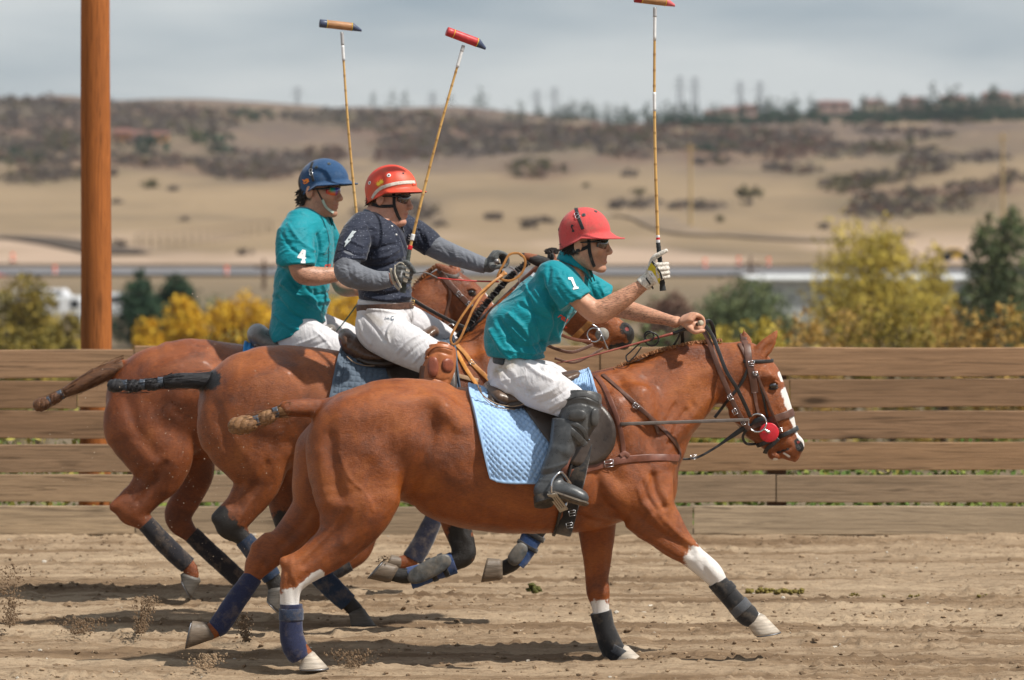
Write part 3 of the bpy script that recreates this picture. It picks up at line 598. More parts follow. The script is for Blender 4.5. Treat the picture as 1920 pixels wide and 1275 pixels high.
V = np.concatenate([q[0] for q in out]); n = len(V)//4; tag(meshobj('ridge_wood', V, np.arange(4*n).reshape(n, 4), LM['darkgreen'], smooth=False, attrs={'tone': np.concatenate([q[2] for q in out])}), kind='stuff')
# ---------------------------------------------------------------- houses, buildings, poles, vehicles, road barrels
def mat_(n, c, r=.8): return simple(n, c, r, .25, .12, 2, 0)
def house(name, label, cat, px, row, wpx, hpx, Y, wall, roof, nwin=2, gable=True, group=None, depth=.7, wf=.68):
    x = (px-960)*Y/F; z = CH-(row-HY)*Y/F; w = wpx*Y/F; h = hpx*Y/F; r_ = thing(name, label, cat, (x, Y, z), group); d = w*depth
    wh = h*wf; V, Fc = box((x, Y+d/2, z+wh/2-.5), (w, d, wh+1)); meshobj('wall', V, Fc, wall, r_, smooth=False)
    e = w*.54; zt = z+wh+.01; ridge = z+h; y0, y1 = Y-.4, Y+d+.4
    if gable: V = [(x-e, y0, zt), (x+e, y0, zt), (x+e, y1, zt), (x-e, y1, zt), (x-e*.85, Y+d/2, ridge), (x+e*.85, Y+d/2, ridge)]; Fc = [(0, 1, 5, 4), (1, 2, 5), (2, 3, 4, 5), (3, 0, 4), (3, 2, 1, 0)]
    else: V, Fc = box((x, Y+d/2, zt+(h-wh)*.25), (2*e, d+.8, (h-wh)*.5))
    meshobj('roof', V, Fc, roof, r_, smooth=False)
    for i in range(nwin):
        wx = x-w/2+w*(i+.5)/nwin; V, Fc = box((wx, Y-.03, z+wh*.55), (w/nwin*.35, .12, wh*.35)); meshobj('window', V, Fc, mat_('far window glass', (.05, .06, .07), .2), r_, smooth=False)
    return r_
orw = mat_('orange stucco', (.50, .22, .08)); pkw = mat_('pale pink stucco', (.40, .27, .22)); rf = mat_('red brown roof', (.20, .10, .08)); tanr = mat_('tan wall', (.42, .34, .24)); wht = mat_('white panel', (.70, .71, .70), .5)
for px, row, w, h, wl, lb in [(228, 266, 34, 26, orw, 'orange house on the left hill, nearest the tall pole'), (258, 268, 26, 24, pkw, 'pale fronted house in the middle of the orange hill houses'), (297, 266, 34, 20, orw, 'low orange house behind the round dark tree')]:
    house('hill_house', lb, 'house', px, row, w, h, hit(px, row, 300), wl, rf, 2, group='orange houses on the left hill')
for i, (px, row, w, h) in enumerate([(1078, 236, 26, 10), (1372, 222, 40, 22), (1405, 214, 32, 18), (1335, 222, 30, 16), (1565, 206, 60, 18), (1640, 202, 40, 16), (1712, 200, 46, 18), (1790, 197, 50, 18), (1870, 192, 52, 20)]):
    house('ridge_house', ['tan house low at the left end of the ridge row', 'reddish house left of the tallest ridge pine', 'pink roofed house behind the reddish ridge house', 'small pink house left of the reddish ridge house', 'broad pale house among ridge pines', 'small pale house next along the ridge', 'tan house in the middle of the right ridge', 'long tan house toward the right of the ridge', 'rightmost house on the ridge'][i], 'house', px, row, w, h, 1120, tanr if i % 2 else pkw, rf, 3, group='houses on the distant ridge')
house('metal_building', 'long pale grey metal shed behind the yellow cottonwood', 'building', 1620, 612, 400, 96, 168, mat_('pale metal siding', (.42, .44, .43), .6), wht, 0, False, depth=.5, wf=.9)
steel = simple('weathered steel', (.20, .22, .24), .6, .3, .2, 3, 0)
for i, (px, rt, rb, lb) in enumerate([(558, 163, 198, 'lattice power pylon on skyline above the blue helmet'), (812, 172, 215, 'faint lattice pylon on skyline left of the leaning mallet'), (1007, 168, 212, 'lattice power pylon left of a close pair on the skyline'), (1040, 163, 212, 'lattice power pylon right of a close pair on the skyline'), (1275, 142, 205, 'tall lattice pylon just right of the front mallet'), (1303, 144, 205, 'second tall lattice pylon right of the front mallet'), (1388, 152, 200, 'lattice pylon third right of the front mallet'), (1425, 152, 200, 'lattice pylon fourth right of the front mallet')]):
    Y = 1180; x = (px-960)*Y/F; z0 = CH-(rb+20-HY)*Y/F; z1 = CH-(rt-HY)*Y/F; H = z1-z0; b = H*.09; parts = []
    for sx in (-1, 1):
        for sy in (-1, 1): parts.append(sweep([(x+sx*b, Y+sy*b, z0), (x+sx*b*.25, Y+sy*b*.25, z1)], .16, n=5, sub=1))
    for k in range(9): t0 = k/9; t1 = (k+1)/9; s0 = b*(1-.75*t0); s1 = b*(1-.75*t1); sg = 1 if k % 2 else -1; parts.append(sweep([(x-sg*s0, Y-s0, z0+H*t0), (x+sg*s1, Y-s1, z0+H*t1)], .10, n=4, sub=1)); parts.append(sweep([(x+sg*s0, Y+s0, z0+H*t0), (x-sg*s1, Y+s1, z0+H*t1)], .10, n=4, sub=1))
    for t0, l in ((.72, 2.6), (.84, 2.2), (.95, 1.7)): parts.append(sweep([(x-l, Y, z0+H*t0), (x+l, Y, z0+H*t0)], .14, n=5, sub=1))
    V, Fc = join(parts); tag(meshobj('power_pylon', V, Fc, steel), lb, 'pylon', 'power pylons on the skyline')
pw = mat_('weathered pale pole', (.42, .30, .14)); dw = mat_('dark brown pole', (.12, .075, .05))
for px, rt, rb, Y, r_, m_, lb in [(1295, 268, 396, 330, .16, pw, 'pale yellow utility pole on the slope right of the front mallet'), (1880, 248, 352, 340, .16, pw, 'pale yellow utility pole on the slope at the right edge'), (495, 486, 560, 205, .13, dw, 'dark brown utility pole by the road left of the number 4 rider'), (1407, 480, 560, 205, .10, dw, 'thin dark post by the road above the grey green tree')]:
    x = (px-960)*Y/F; z1 = CH-(rt-HY)*Y/F; z0 = min(float(terr(x, Y)), CH-(rb-HY)*Y/F); V, Fc = join([sweep([(x, Y, z0-.3), (x, Y, z1)], [r_, r_*.7], n=8, sub=1), box((x, Y-.12, z1-.5), (1.2, .1, .12)), box((x, Y-.12, z1-1.0), (.8, .1, .1))]); tag(meshobj('utility_pole', V, Fc, m_, smooth=False), lb, 'pole')
ob = mat_('safety orange plastic', (.85, .14, .04), .5); wb = mat_('barrel white band', (.75, .75, .72), .5); rb_ = mat_('black rubber base', (.03, .03, .03))
for px, row, lb in [(24, 492, 'orange and white traffic barrel at far left by the road'), (103, 517, 'orange traffic barrel by the road left of the tall pole'), (425, 518, 'orange traffic barrel by the road left of the number 4 rider'), (1322, 503, 'orange traffic barrel right of the raised glove'), (1441, 501, 'orange traffic barrel nearest the yellow cottonwood'), (1385, 500, 'small orange traffic barrel beside the thin dark post'), (620, 450, 'orange traffic barrel behind the number 4 rider')]:
    Y = hit(px, row, 205); x = (px-960)*Y/F; z = float(terr(x, Y)); s_ = .62; r_ = thing('traffic_barrel', lb, 'barrel', (x, Y, z), 'traffic barrels along the road')
    for a, b, m_ in ((.05, .3, ob), (.3, .42, wb), (.42, .6, ob), (.6, .72, wb), (.72, .95, ob)): V, Fc = sweep([(x, Y, z+a*s_), (x, Y, z+b*s_)], [(.24-.06*a)*s_, (.24-.06*b)*s_], n=14, sub=1); meshobj('band', V, Fc, m_, r_)
    V, Fc = sweep([(x, Y, z), (x, Y, z+.06)], .3, n=14, sub=1); meshobj('base', V, Fc, rb_, r_); V, Fc = box((x, Y, z+1.0*s_), (.2, .06, .12)); meshobj('handle', V, Fc, ob, r_, smooth=False)
def car(label, px, row, Y, L_, H_, col, name='parked_car', cat='car', boxy=False, group='vehicles parked behind the fence'):
    x = (px-960)*Y/F; z = CH-(row-HY)*Y/F; r_ = thing(name, label, cat, (x, Y, z), group); m_ = simple('paint '+label[:14], col, .3, .5, .05, 2, 0); w = 1.8 if not boxy else 2.3
    if boxy: prof = [(-.5, .15), (-.5, .95), (-.47, 1), (.40, 1), (.5, .72), (.5, .15)]
    else: prof = [(-.5, .22), (-.5, .55), (-.44, .62), (-.33, .95), (-.25, 1), (.08, 1), (.15, .95), (.27, .62), (.46, .52), (.5, .4), (.5, .22)]
    R = [np.array([(x+a*L_*s_, Y+yy, z+b*H_) for a, b in prof]) for yy, s_ in ((-w/2, .985), (-w/2+.06, 1), (w/2-.06, 1), (w/2, .985))]; V, Fc = loftrings(R); meshobj('body', V, Fc, m_, r_, smooth=False)
    g_ = mat_('vehicle glass', (.03, .035, .04), .1)
    for a in ((-.28, -.12), (-.10, .12)) if not boxy else ((-.35, -.2), (-.1, .05), (.25, .4)): V, Fc = box((x+(a[0]+a[1])/2*L_, Y-w/2-.01, z+.78*H_), ((a[1]-a[0])*L_, .03, .24*H_)); meshobj('window', V, Fc, g_, r_, smooth=False)
    for a in (-.32, .32):
        wc = (x+a*L_, Y-w/2+.1, z+.33); V, Fc = sweep([(wc[0], wc[1]-.12, wc[2]), (wc[0], wc[1]+.12, wc[2])], .33, n=16, sub=1, lat=(1, 0, 0)); wh_ = meshobj('wheel', V, Fc, mat_('tyre rubber', (.02, .02, .02)), r_)
    return r_
for q in [('white pickup parked just right of the tall pole', 226, 600, 165, 2.6, 1.3, (.75, .76, .78)), ('white box trailer parked left of the tall pole', 112, 612, 160, 2.6, 1.4, (.72, .73, .74), 'box_trailer', 'trailer', True), ('white camper left of the faded olive tree', 78, 592, 180, 3.0, 1.4, (.7, .7, .72), 'camper_van', 'van', True),
    ('red truck at the far left edge by the road', -42, 540, 225, 4.5, 1.6, (.4, .04, .04)), ('yellow digger body at the road by the yellow cottonwood', 1790, 490, 235, 1.9, .9, (.6, .35, .04))]: car(*q)
rl = thing('rail_fence', 'weathered brown split rail fence crossing the sandy slope left of the riders', 'fence', (0, 0, 0)); pts = [onx(p_, r_) for p_, r_ in ((255, 468), (300, 464), (345, 461), (390, 455), (430, 449), (470, 442), (510, 437))]; pts = catmull(pts, 3); rw = mat_('split rail', (.17, .125, .085))
rl.location = (pts[0][0], pts[0][1], float(terr(*pts[0])))
for i, q in enumerate(pts): z = float(terr(*q)); V, Fc = sweep([(q[0], q[1], z-.2), (q[0], q[1], z+1.25)], .06, n=6, sub=1); meshobj('post', V, Fc, rw, rl)
for h_ in (.6, 1.25): V, Fc = sweep([(q[0], q[1], float(terr(*q))+h_) for q in pts], .04, n=6, sub=1); meshobj('rail', V, Fc, rw, rl)
# ---------------------------------------------------------------- horses
class Frame:
    """a thing's own depth: y = Y0 + slope along the heading, plus a sideways offset"""
    def __init__(s, Y0, pxc, slope): s.Y0, s.pxc, s.slope = Y0, pxc, slope
    def y(s, px, lat=0.): return s.Y0+s.slope*(px-s.pxc)*s.Y0/F+lat
    def p(s, px, py, lat=0.): return P(px, py, s.y(px, lat))
    def m(s, r): return r*s.Y0/F
def tubepx(v, fr, st, k=.03, op='+', sub=4):
    """st rows: px, py, radius px, half width m, side offset m"""
    v.tube([fr.p(a[0], a[1], a[4]) for a in st], [fr.m(a[2]) for a in st], [a[3] for a in st], k=k, op=op, sub=sub)
def ellpx(v, fr, px, py, ra, rb, hw, lat, rot=0., k=.03, op='+'):
    """ra, rb in px along/across the direction rot degrees (anticlockwise on the photo)"""
    v.ell(fr.p(px, py, lat), (fr.m(ra), hw, fr.m(rb)), math.radians(rot), k=k, op=op)
M_hoof = None
def hoof_mat(name, c):
    t = NT(name); n = t.noise(9, 4, .6, stretch=(1, 1, 9)); t.set(t.ramp(n, [(.3, tuple(x*.55 for x in c)), (.6, c), (.8, tuple(min(1, x*1.3) for x in c))]), .5, .4)
    t.bump(t.noise(30, 3, stretch=(1, 1, 8)), .002); return t.m
def make_hoof(fr, parent, cor, sole, lat, hwc, hws, mat, shoe):
    """cor/sole: (heel px, py, front px, py)"""
    def ell_(q, hw, e=1.0):
        a = fr.p(q[0], q[1], lat); b = fr.p(q[2], q[3], lat); return (a+b)/2, (b-a)/2*e, np.array([0, hw*e, 0.])
    c0, u0, v0 = ell_(cor, hwc); c1, u1, v1 = ell_(sole, hws)
    rings = [ring(c0-(c1-c0)*.25, u0*.85, v0*.85, 20, 2.3), ring(c0, u0*1.03, v0*1.04, 20, 2.3)]
    for t_ in (.12, .35, .6, .85, 1.0): rings.append(ring(c0+(c1-c0)*t_, u0+(u1-u0)*t_, v0+(v1-v0)*t_, 20, 2.3))
    rings.append(ring(c1+(c1-c0)*.02, u1*.86, v1*.86, 20, 2.3)); rings.append(ring(c1-(c1-c0)*.06, u1*.6, v1*.6, 20, 2.3))
    V, Fc = loftrings(rings); h = meshobj('hoof', V, Fc, mat, parent)
    if shoe:
        n_ = (c1-c0)/np.linalg.norm(c1-c0); th = .007
        R = [ring(c1+n_*a, u1*s_, v1*s_, 28, 2.3) for a, s_ in ((.000, .80), (.000, 1.0), (th, 1.0), (th, .80))]
        n = 28; V = np.concatenate(R); Fc = []
        for j in range(n-4):   # open at the heel
            jj = (j+n//2+2) % n; j2 = (jj+1) % n
            for a in range(4): b = (a+1) % 4; Fc.append((a*n+jj, a*n+j2, b*n+j2, b*n+jj))
        meshobj('horseshoe', V, Fc, simple('shoe iron', (.16, .16, .17), .4, .5, metal=.8), h and parent)
    return h
def leg_wrap(parent, fr, st, mat, name='leg_wrap', turns=9, amp=.035, tilt=0.):
    A = [fr.p(a[0], a[1], a[4]) for a in st]; r = [fr.m(a[2]) for a in st]; hw = [a[3] for a in st]
    r = [r[0]*.9]+r+[r[-1]*.9]; hw = [hw[0]*.9]+hw+[hw[-1]*.9]; d0 = (A[0]-A[1]); d1 = (A[-1]-A[-2])
    A = [A[0]+d0*.004]+A+[A[-1]+d1*.004]
    A = np.array(A); n = 28; sub = 12
    B = catmull(np.column_stack([A, r, hw]), sub); T = np.gradient(B[:, :3], axis=0); T /= np.maximum(np.linalg.norm(T, axis=1), 1e-9)[:, None]; R = []
    ph = random.random()*6
    for i, b in enumerate(B):
        t_ = i/(len(B)-1); x = np.array([0, 1., 0]); x -= T[i]*(x@T[i]); x /= np.linalg.norm(x); y = np.cross(T[i], x)
        a = np.linspace(0, 2*math.pi, n, endpoint=False); q = (t_*turns+.5*np.sin(a+ph)*.6+a/(2*math.pi)) % 1.0
        f = 1+amp*(q-.5)+.015*np.sin(3*a+t_*20+ph)
        R.append(b[:3]+np.outer(np.cos(a)*f, y*b[3])+np.outer(np.sin(a)*f, x*b[4]))
    V, Fc = loftrings(R); return meshobj(name, V, Fc, mat, parent)
HORSES = {}
def build_horse(key, label, fr, spec, cmat, base, vox=.0085):
    pts = np.array([fr.p(x, y) for x, y in spec['bounds']]); lo = pts.min(0)-.04; hi = pts.max(0)+.04; lo[1] -= .42; hi[1] += .42
    v = Vol(lo, hi, vox)
    for st, k in spec['tubes']: tubepx(v, fr, st, k)
    for e in spec.get('ells', []): ellpx(v, fr, *e)
    for st in spec['legs']: tubepx(v, fr, st, .045, sub=5)
    for st, k in spec.get('late', []): tubepx(v, fr, st, k)
    for e in spec.get('carve', []): ellpx(v, fr, *e, op='-')
    V, Q = v.mesh(2); V = sculpt(V, Q, [(a[0], a[1], a[2]*(1.6 if key == 'h1' else 1.4), *a[3:]) for a in spec['strokes']], ylim=None)
    N = normals(V, Q); n3 = lambda k, sx, sz, sd: fbm(V[:, 0]*sx*k+V[:, 1]*k*.7, V[:, 2]*sz*k+V[:, 1]*k*.6, sd, 3); V = V+N*(n3(7, 1, .8, 110)*.010+n3(22, 1, .5, 120)*.0035)[:, None]
    V = lap(V, Q, 1)
    pp = proj(V)
    def mask(lst):
        m = np.zeros(len(V))
        for it in lst:
            ln, w = it[0], it[1]; q = np.clip(1.25-dist_poly(pp, ln)/w*.75, 0, 1)
            if len(it) > 2: q = q*(V[:, 1] < it[2]) if it[2] > 0 else q*(V[:, 1] > -it[2])
            m = np.maximum(m, q)
        return m
    loc = P(base[0], base[1], fr.y(base[0])); loc[2] = 0
    root = thing('horse', label, 'horse', loc)
    o = meshobj('body', V, Q, cmat, root, attrs={'white': mask(spec.get('white', [])), 'dark': mask(spec.get('dark', [])), 'pink': mask(spec.get('pink', []))})
    b = bvh_of(V, Q); HORSES[key] = dict(root=root, fr=fr, V=V, Q=Q, bvh=b, body=o)
    # eye
    ex, ey, er = spec['eye']; h = cast(b, ex, ey)
    if h is not None:
        e = NT('horse eye'); e.set((.012, .006, .004), .08, .6, Coat_Weight=1.0)
        c = P(ex, ey, h[0][1]+fr.m(er)*.35); V2, F2 = uvsphere(c, fr.m(er)*1.12, s=(1.25, 1, .85)); meshobj('eye', V2, F2, e.m, root)
        skin = simple('horse eyelid', (.03, .018, .013), .5)
        for s_, a0, a1, rr in ((1, 200, 340, 1.0), (1, 15, 165, 1.25)):
            P_ = []
            for a in np.radians(np.linspace(a0, a1, 12)): P_.append(P(ex+er*1.5*math.cos(a), ey-er*.98*math.sin(a)*rr, h[0][1]-.002+(.004 if abs(math.cos(a)) > .8 else 0)))
            V2, F2 = sweep(P_, fr.m(1.5)*(1.7 if a0 < 100 else 1.2), n=8, sub=2); meshobj('eyelid', V2, F2, skin if a0 > 100 else cmat, root)
    return root
def uvsphere(c, r, nu=16, nv=10, s=(1, 1, 1)):
    R = []
    for i in range(nv+1):
        a = math.pi*i/nv; R.append(ring(np.asarray(c)+np.array([0, 0, math.cos(a)*r*s[2]]), np.array([max(math.sin(a), .01)*r*s[0], 0, 0]), np.array([0, max(math.sin(a), .01)*r*s[1], 0]), nu))
    return loftrings(R)
FR1 = Frame(16.0, 930, .15); FR2 = Frame(17.25, 700, .10); FR3 = Frame(18.55, 520, .10)
C1 = coat('chestnut coat bright', (.15, .036, .008), (.31, .080, .014), (.43, .128, .024))
C2 = coat('bay coat', (.14, .036, .009), (.29, .078, .016), (.41, .125, .028))
C3 = coat('chestnut coat deep', (.125, .032, .009), (.25, .064, .014), (.36, .105, .025))
H1 = dict(
 bounds=[(330, 590), (1520, 1262)],
 tubes=[([(632, 800, 50, .15, 0), (672, 822, 92, .22, 0), (730, 818, 103, .26, 0), (800, 832, 118, .28, 0), (870, 856, 130, .30, 0), (950, 876, 124, .305, 0), (1035, 868, 130, .285, 0), (1100, 852, 142, .24, 0), (1152, 842, 124, .21, 0), (1192, 856, 78, .17, 0)], .02),
   ([(1130, 790, 88, .16, 0), (1168, 792, 104, .165, 0), (1228, 762, 94, .125, 0), (1290, 714, 70, .095, 0), (1342, 700, 59, .085, 0), (1385, 692, 50, .08, 0)], .10),
   ([(1400, 688, 45, .078, 0), (1418, 716, 48, .088, 0), (1436, 752, 44, .080, 0), (1456, 790, 35, .062, 0), (1471, 822, 27, .052, 0), (1480, 840, 25, .052, 0)], .03),
   ([(1388, 755, 36, .066, 0), (1400, 785, 26, .055, 0), (1425, 818, 17, .042, 0), (1449, 840, 13, .036, 0)], .03),
   ([(612, 766, 18, .045, 0), (575, 765, 17, .042, -.01), (537, 766, 15, .036, -.02)], .03)],
 ells=[(1452, 853, 14, 11, .036, 0, -10, .012), (1487, 852, 13, 16, .042, 0, 0, .015), (1496, 832, 13, 18, .022, -.035, 20, .015), (1496, 832, 13, 18, .022, .035, 20, .015),
   (1441, 705, 16, 12, .022, -.083, -60, .02), (1441, 705, 16, 12, .022, .083, -60, .02),
   (1390, 762, 34, 36, .03, -.055, 0, .03), (1390, 762, 34, 36, .03, .055, 0, .03),
   (690, 800, 90, 60, .10, -.16, 10, .08), (700, 790, 90, 60, .12, .14, 10, .08), (826, 768, 40, 22, .035, -.215, -20, .09),
   (1158, 815, 105, 42, .055, -.155, 62, .08), (1158, 815, 105, 42, .055, .155, 62, .08), (1205, 880, 60, 44, .08, -.13, 60, .05), (1150, 905, 62, 46, .06, -.19, -10, .05),
   (1228, 905, 40, 58, .10, .04, 10, .05)],
 legs=[[(662, 842, 88, .13, -.13), (667, 905, 84, .125, -.15), (668, 952, 68, .10, -.165), (642, 1002, 48, .075, -.165), (612, 1034, 39, .058, -.165), (585, 1054, 33, .047, -.165), (560, 1070, 31, .044, -.165), (546, 1100, 20.5, .034, -.165), (543, 1137, 17.5, .027, -.165), (546, 1180, 17, .026, -.165), (555, 1212, 20, .031, -.165), (572, 1230, 17, .029, -.165)],
   [(615, 850, 62, .13, .10), (603, 905, 56, .12, .12), (594, 948, 47, .10, .14), (564, 984, 36, .07, .145), (531, 1018, 30, .053, .145), (489, 1052, 27, .043, .145), (473, 1080, 18, .032, .145), (443, 1128, 16, .026, .145), (414, 1170, 18, .030, .145), (392, 1186, 16, .028, .145)],
   [(1190, 905, 64, .10, -.12), (1213, 953, 52, .09, -.15), (1243, 989, 41, .07, -.155), (1270, 1019, 31, .055, -.155), (1302, 1047, 22, .042, -.155), (1334, 1074, 21, .040, -.155), (1352, 1098, 16, .031, -.155), (1380, 1130, 14, .026, -.155), (1407, 1156, 16.5, .031, -.155), (1422, 1169, 15, .029, -.155)],
   [(1115, 940, 44, .09, .10), (1119, 1000, 35, .07, .13), (1119, 1045, 28, .052, .13), (1119, 1080, 24, .043, .13), (1121, 1106, 23.5, .042, .13), (1125, 1132, 18, .032, .13), (1130, 1165, 15, .027, .13), (1142, 1200, 17, .029, .13), (1153, 1219, 19, .032, .13), (1164, 1230, 16, .030, .13)]],
 late=[([(532, 1052, 10, .022, -.165), (560, 1045, 12, .02, -.165), (590, 1020, 12, .02, -.165)], .03),
   ([(473, 1030, 9, .022, .145), (500, 1010, 12, .02, .145)], .03),
   ([(1418, 668, 14, .024, -.052), (1436, 650, 15, .020, -.060), (1449, 633, 9, .013, -.062), (1458, 618, 2.0, .004, -.062)], .012),
   ([(1399, 655, 13, .024, .052), (1398, 642, 12, .020, .055), (1396, 630, 7, .011, .056), (1394, 618, 2, .004, .056)], .012)],
 carve=[(1440, 652, 19, 6.5, .016, -.083, 52, .008), (1499, 834, 6.5, 11, .014, -.062, 25, .006), (1450, 723, 8, 6, .012, -.098, -10, .012)],
 strokes=[
   ([(1356, 720), (1352, 756), (1362, 786), (1386, 808)], 9, -7), ([(1432, 745), (1450, 778), (1462, 795)], 6, 4), ([(1425, 760), (1440, 790), (1460, 825)], 7, -5),
   ([(1458, 847), (1470, 843), (1480, 838)], 2.6, -7), ([(1484, 866), (1470, 858), (1462, 848)], 3, -5), ([(1478, 800), (1488, 822)], 6, -4), ([(1462, 760), (1470, 790)], 6, 3),
   ([(1438, 733), (1450, 737), (1462, 728)], 3, -3), ([(1432, 708), (1444, 703), (1456, 710)], 4, 4),
   ([(1360, 770), (1320, 800), (1276, 842)], 10, -9), ([(1330, 745), (1290, 785), (1255, 820)], 12, 6), ([(1345, 690), (1290, 715), (1230, 760), (1190, 800)], 16, 4), ([(1360, 660), (1300, 680), (1240, 700), (1190, 720)], 14, -5),
   ([(1160, 710), (1190, 770), (1225, 830), (1250, 880)], 12, -9, 16.0), ([(1105, 740), (1120, 800), (1130, 860), (1160, 900)], 16, -10, 16.0), ([(1150, 750), (1170, 800), (1190, 850)], 16, 7, 16.0),
   ([(1250, 870), (1256, 905), (1246, 940)], 13, 10), ([(1225, 890), (1232, 925), (1245, 950)], 6, -12), ([(1190, 960), (1225, 990), (1275, 1020), (1300, 1040)], 6, -7, 16.0), ([(1215, 950), (1250, 985), (1290, 1020)], 8, 6, 16.0),
   ([(1225, 960), (1262, 1000), (1300, 1030)], 4, -6, 16.0), ([(1175, 985), (1220, 1010), (1270, 1040)], 6, 5, 16.0), ([(1120, 890), (1130, 940), (1170, 975)], 9, -9, 16.0), ([(1060, 960), (1110, 975), (1150, 990)], 8, -8, 16.0), 
   ([(1080, 880), (1095, 930), (1110, 965)], 14, 6, 16.0), ([(1160, 870), (1150, 920), (1170, 950)], 20, 8, 16.0),
   ([(800, 770), (805, 830), (780, 890), (765, 930)], 20, -15, 16.0), ([(830, 765), (860, 800)], 14, 7, 16.0), ([(640, 780), (700, 775), (760, 745)], 22, 8, 16.0), ([(700, 850), (735, 890), (745, 930)], 22, 10, 16.0),
   ([(620, 820), (625, 880), (640, 930)], 12, -7, 16.0), ([(595, 850), (600, 900), (612, 940)], 12, 6, 16.0), ([(690, 940), (680, 990), (650, 1020)], 10, 5, 16.0), ([(650, 960), (630, 1000), (600, 1030), (570, 1060)], 7, -6, 16.0),
   ([(600, 985), (575, 1020), (545, 1045)], 8, -6, 16.0), ([(760, 945), (830, 965), (900, 975)], 14, 6, 16.0), ([(545, 1045), (548, 1075), (552, 1090)], 6, 4, 16.0), ([(575, 1075), (560, 1090)], 5, -4, 16.0),
   ([(900, 880), (930, 920), (960, 950)], 30, -5, 16.0), ([(535, 1080), (530, 1110)], 4, 3, 16.0), ([(550, 1090), (552, 1130)], 4, -3, 16.0),
   ([(580, 960), (560, 990), (520, 1030)], 8, -5), ([(500, 1050), (485, 1075)], 5, -4), ([(1110, 1020), (1112, 1080)], 6, -4), ([(1131, 1020), (1130, 1080)], 6, 4), ([(1110, 1108), (1130, 1112)], 8, 3), ([(1330, 1062), (1345, 1082)], 8, 4, 16.1), ([(1318, 1060), (1330, 1085)], 3, -3, 16.1),
   ([(1245, 870), (1218, 900), (1198, 938), (1190, 965)], 2.2, 2.2, 16.), ([(860, 930), (930, 958), (1000, 966), (1040, 955)], 2.2, 2.0, 16.), ([(1402, 735), (1420, 772), (1440, 800), (1452, 815)], 2, 1.6), ([(1412, 765), (1428, 770), (1446, 790)], 1.8, 1.4), ([(635, 850), (655, 895), (690, 930), (700, 960)], 2.5, 2.4, 16.), ([(1225, 960), (1270, 1005), (1312, 1050)], 1.8, 1.8, 16.), ([(600, 990), (575, 1030), (556, 1075)], 2, 2, 16.), ([(1180, 1000), (1230, 1022), (1290, 1052)], 2, 2, 16.), ([(1112, 1020), (1116, 1090)], 2, 1.8), ([(1110, 760), (1090, 800), (1082, 840)], 10, -5, 16.), ([(1206, 905), (1216, 935), (1232, 958)], 3, -5, 16.), ([(1196, 915), (1206, 945), (1224, 968)], 3, 4, 16.), ([(900, 965), (960, 982), (1030, 985)], 5, -3, 16.),
   ([(700, 722), (760, 714), (830, 722)], 14, 5), ([(1285, 770), (1268, 800), (1255, 830)], 5, -6, 16.1), ([(1265, 760), (1250, 790), (1235, 820)], 5, -5, 16.1), ([(1300, 760), (1285, 790)], 5, -4, 16.1)],
 white=[([(1312, 1052), (1340, 1080), (1420, 1180)], 29), ([(1125, 1148), (1165, 1240)], 24, -16.0), ([(545, 1128), (545, 1240)], 25, 15.95), ([(545, 1128), (566, 1104), (598, 1078)], 10, 15.95),
   ([(1462, 700), (1466, 712)], 4), ([(1473, 735), (1484, 765), (1494, 798), (1504, 818)], 9), ([(1452, 862), (1484, 871)], 3.5), ([(1504, 820), (1510, 836)], 3), ([(1470, 850), (1480, 856)], 2)],
 dark=[([(1498, 828), (1500, 840)], 8), ([(1508, 842), (1506, 850)], 3), ([(1458, 848), (1480, 842)], 2.2)], pink=[([(1497, 829)], 3)], eye=(1449, 723, 7))
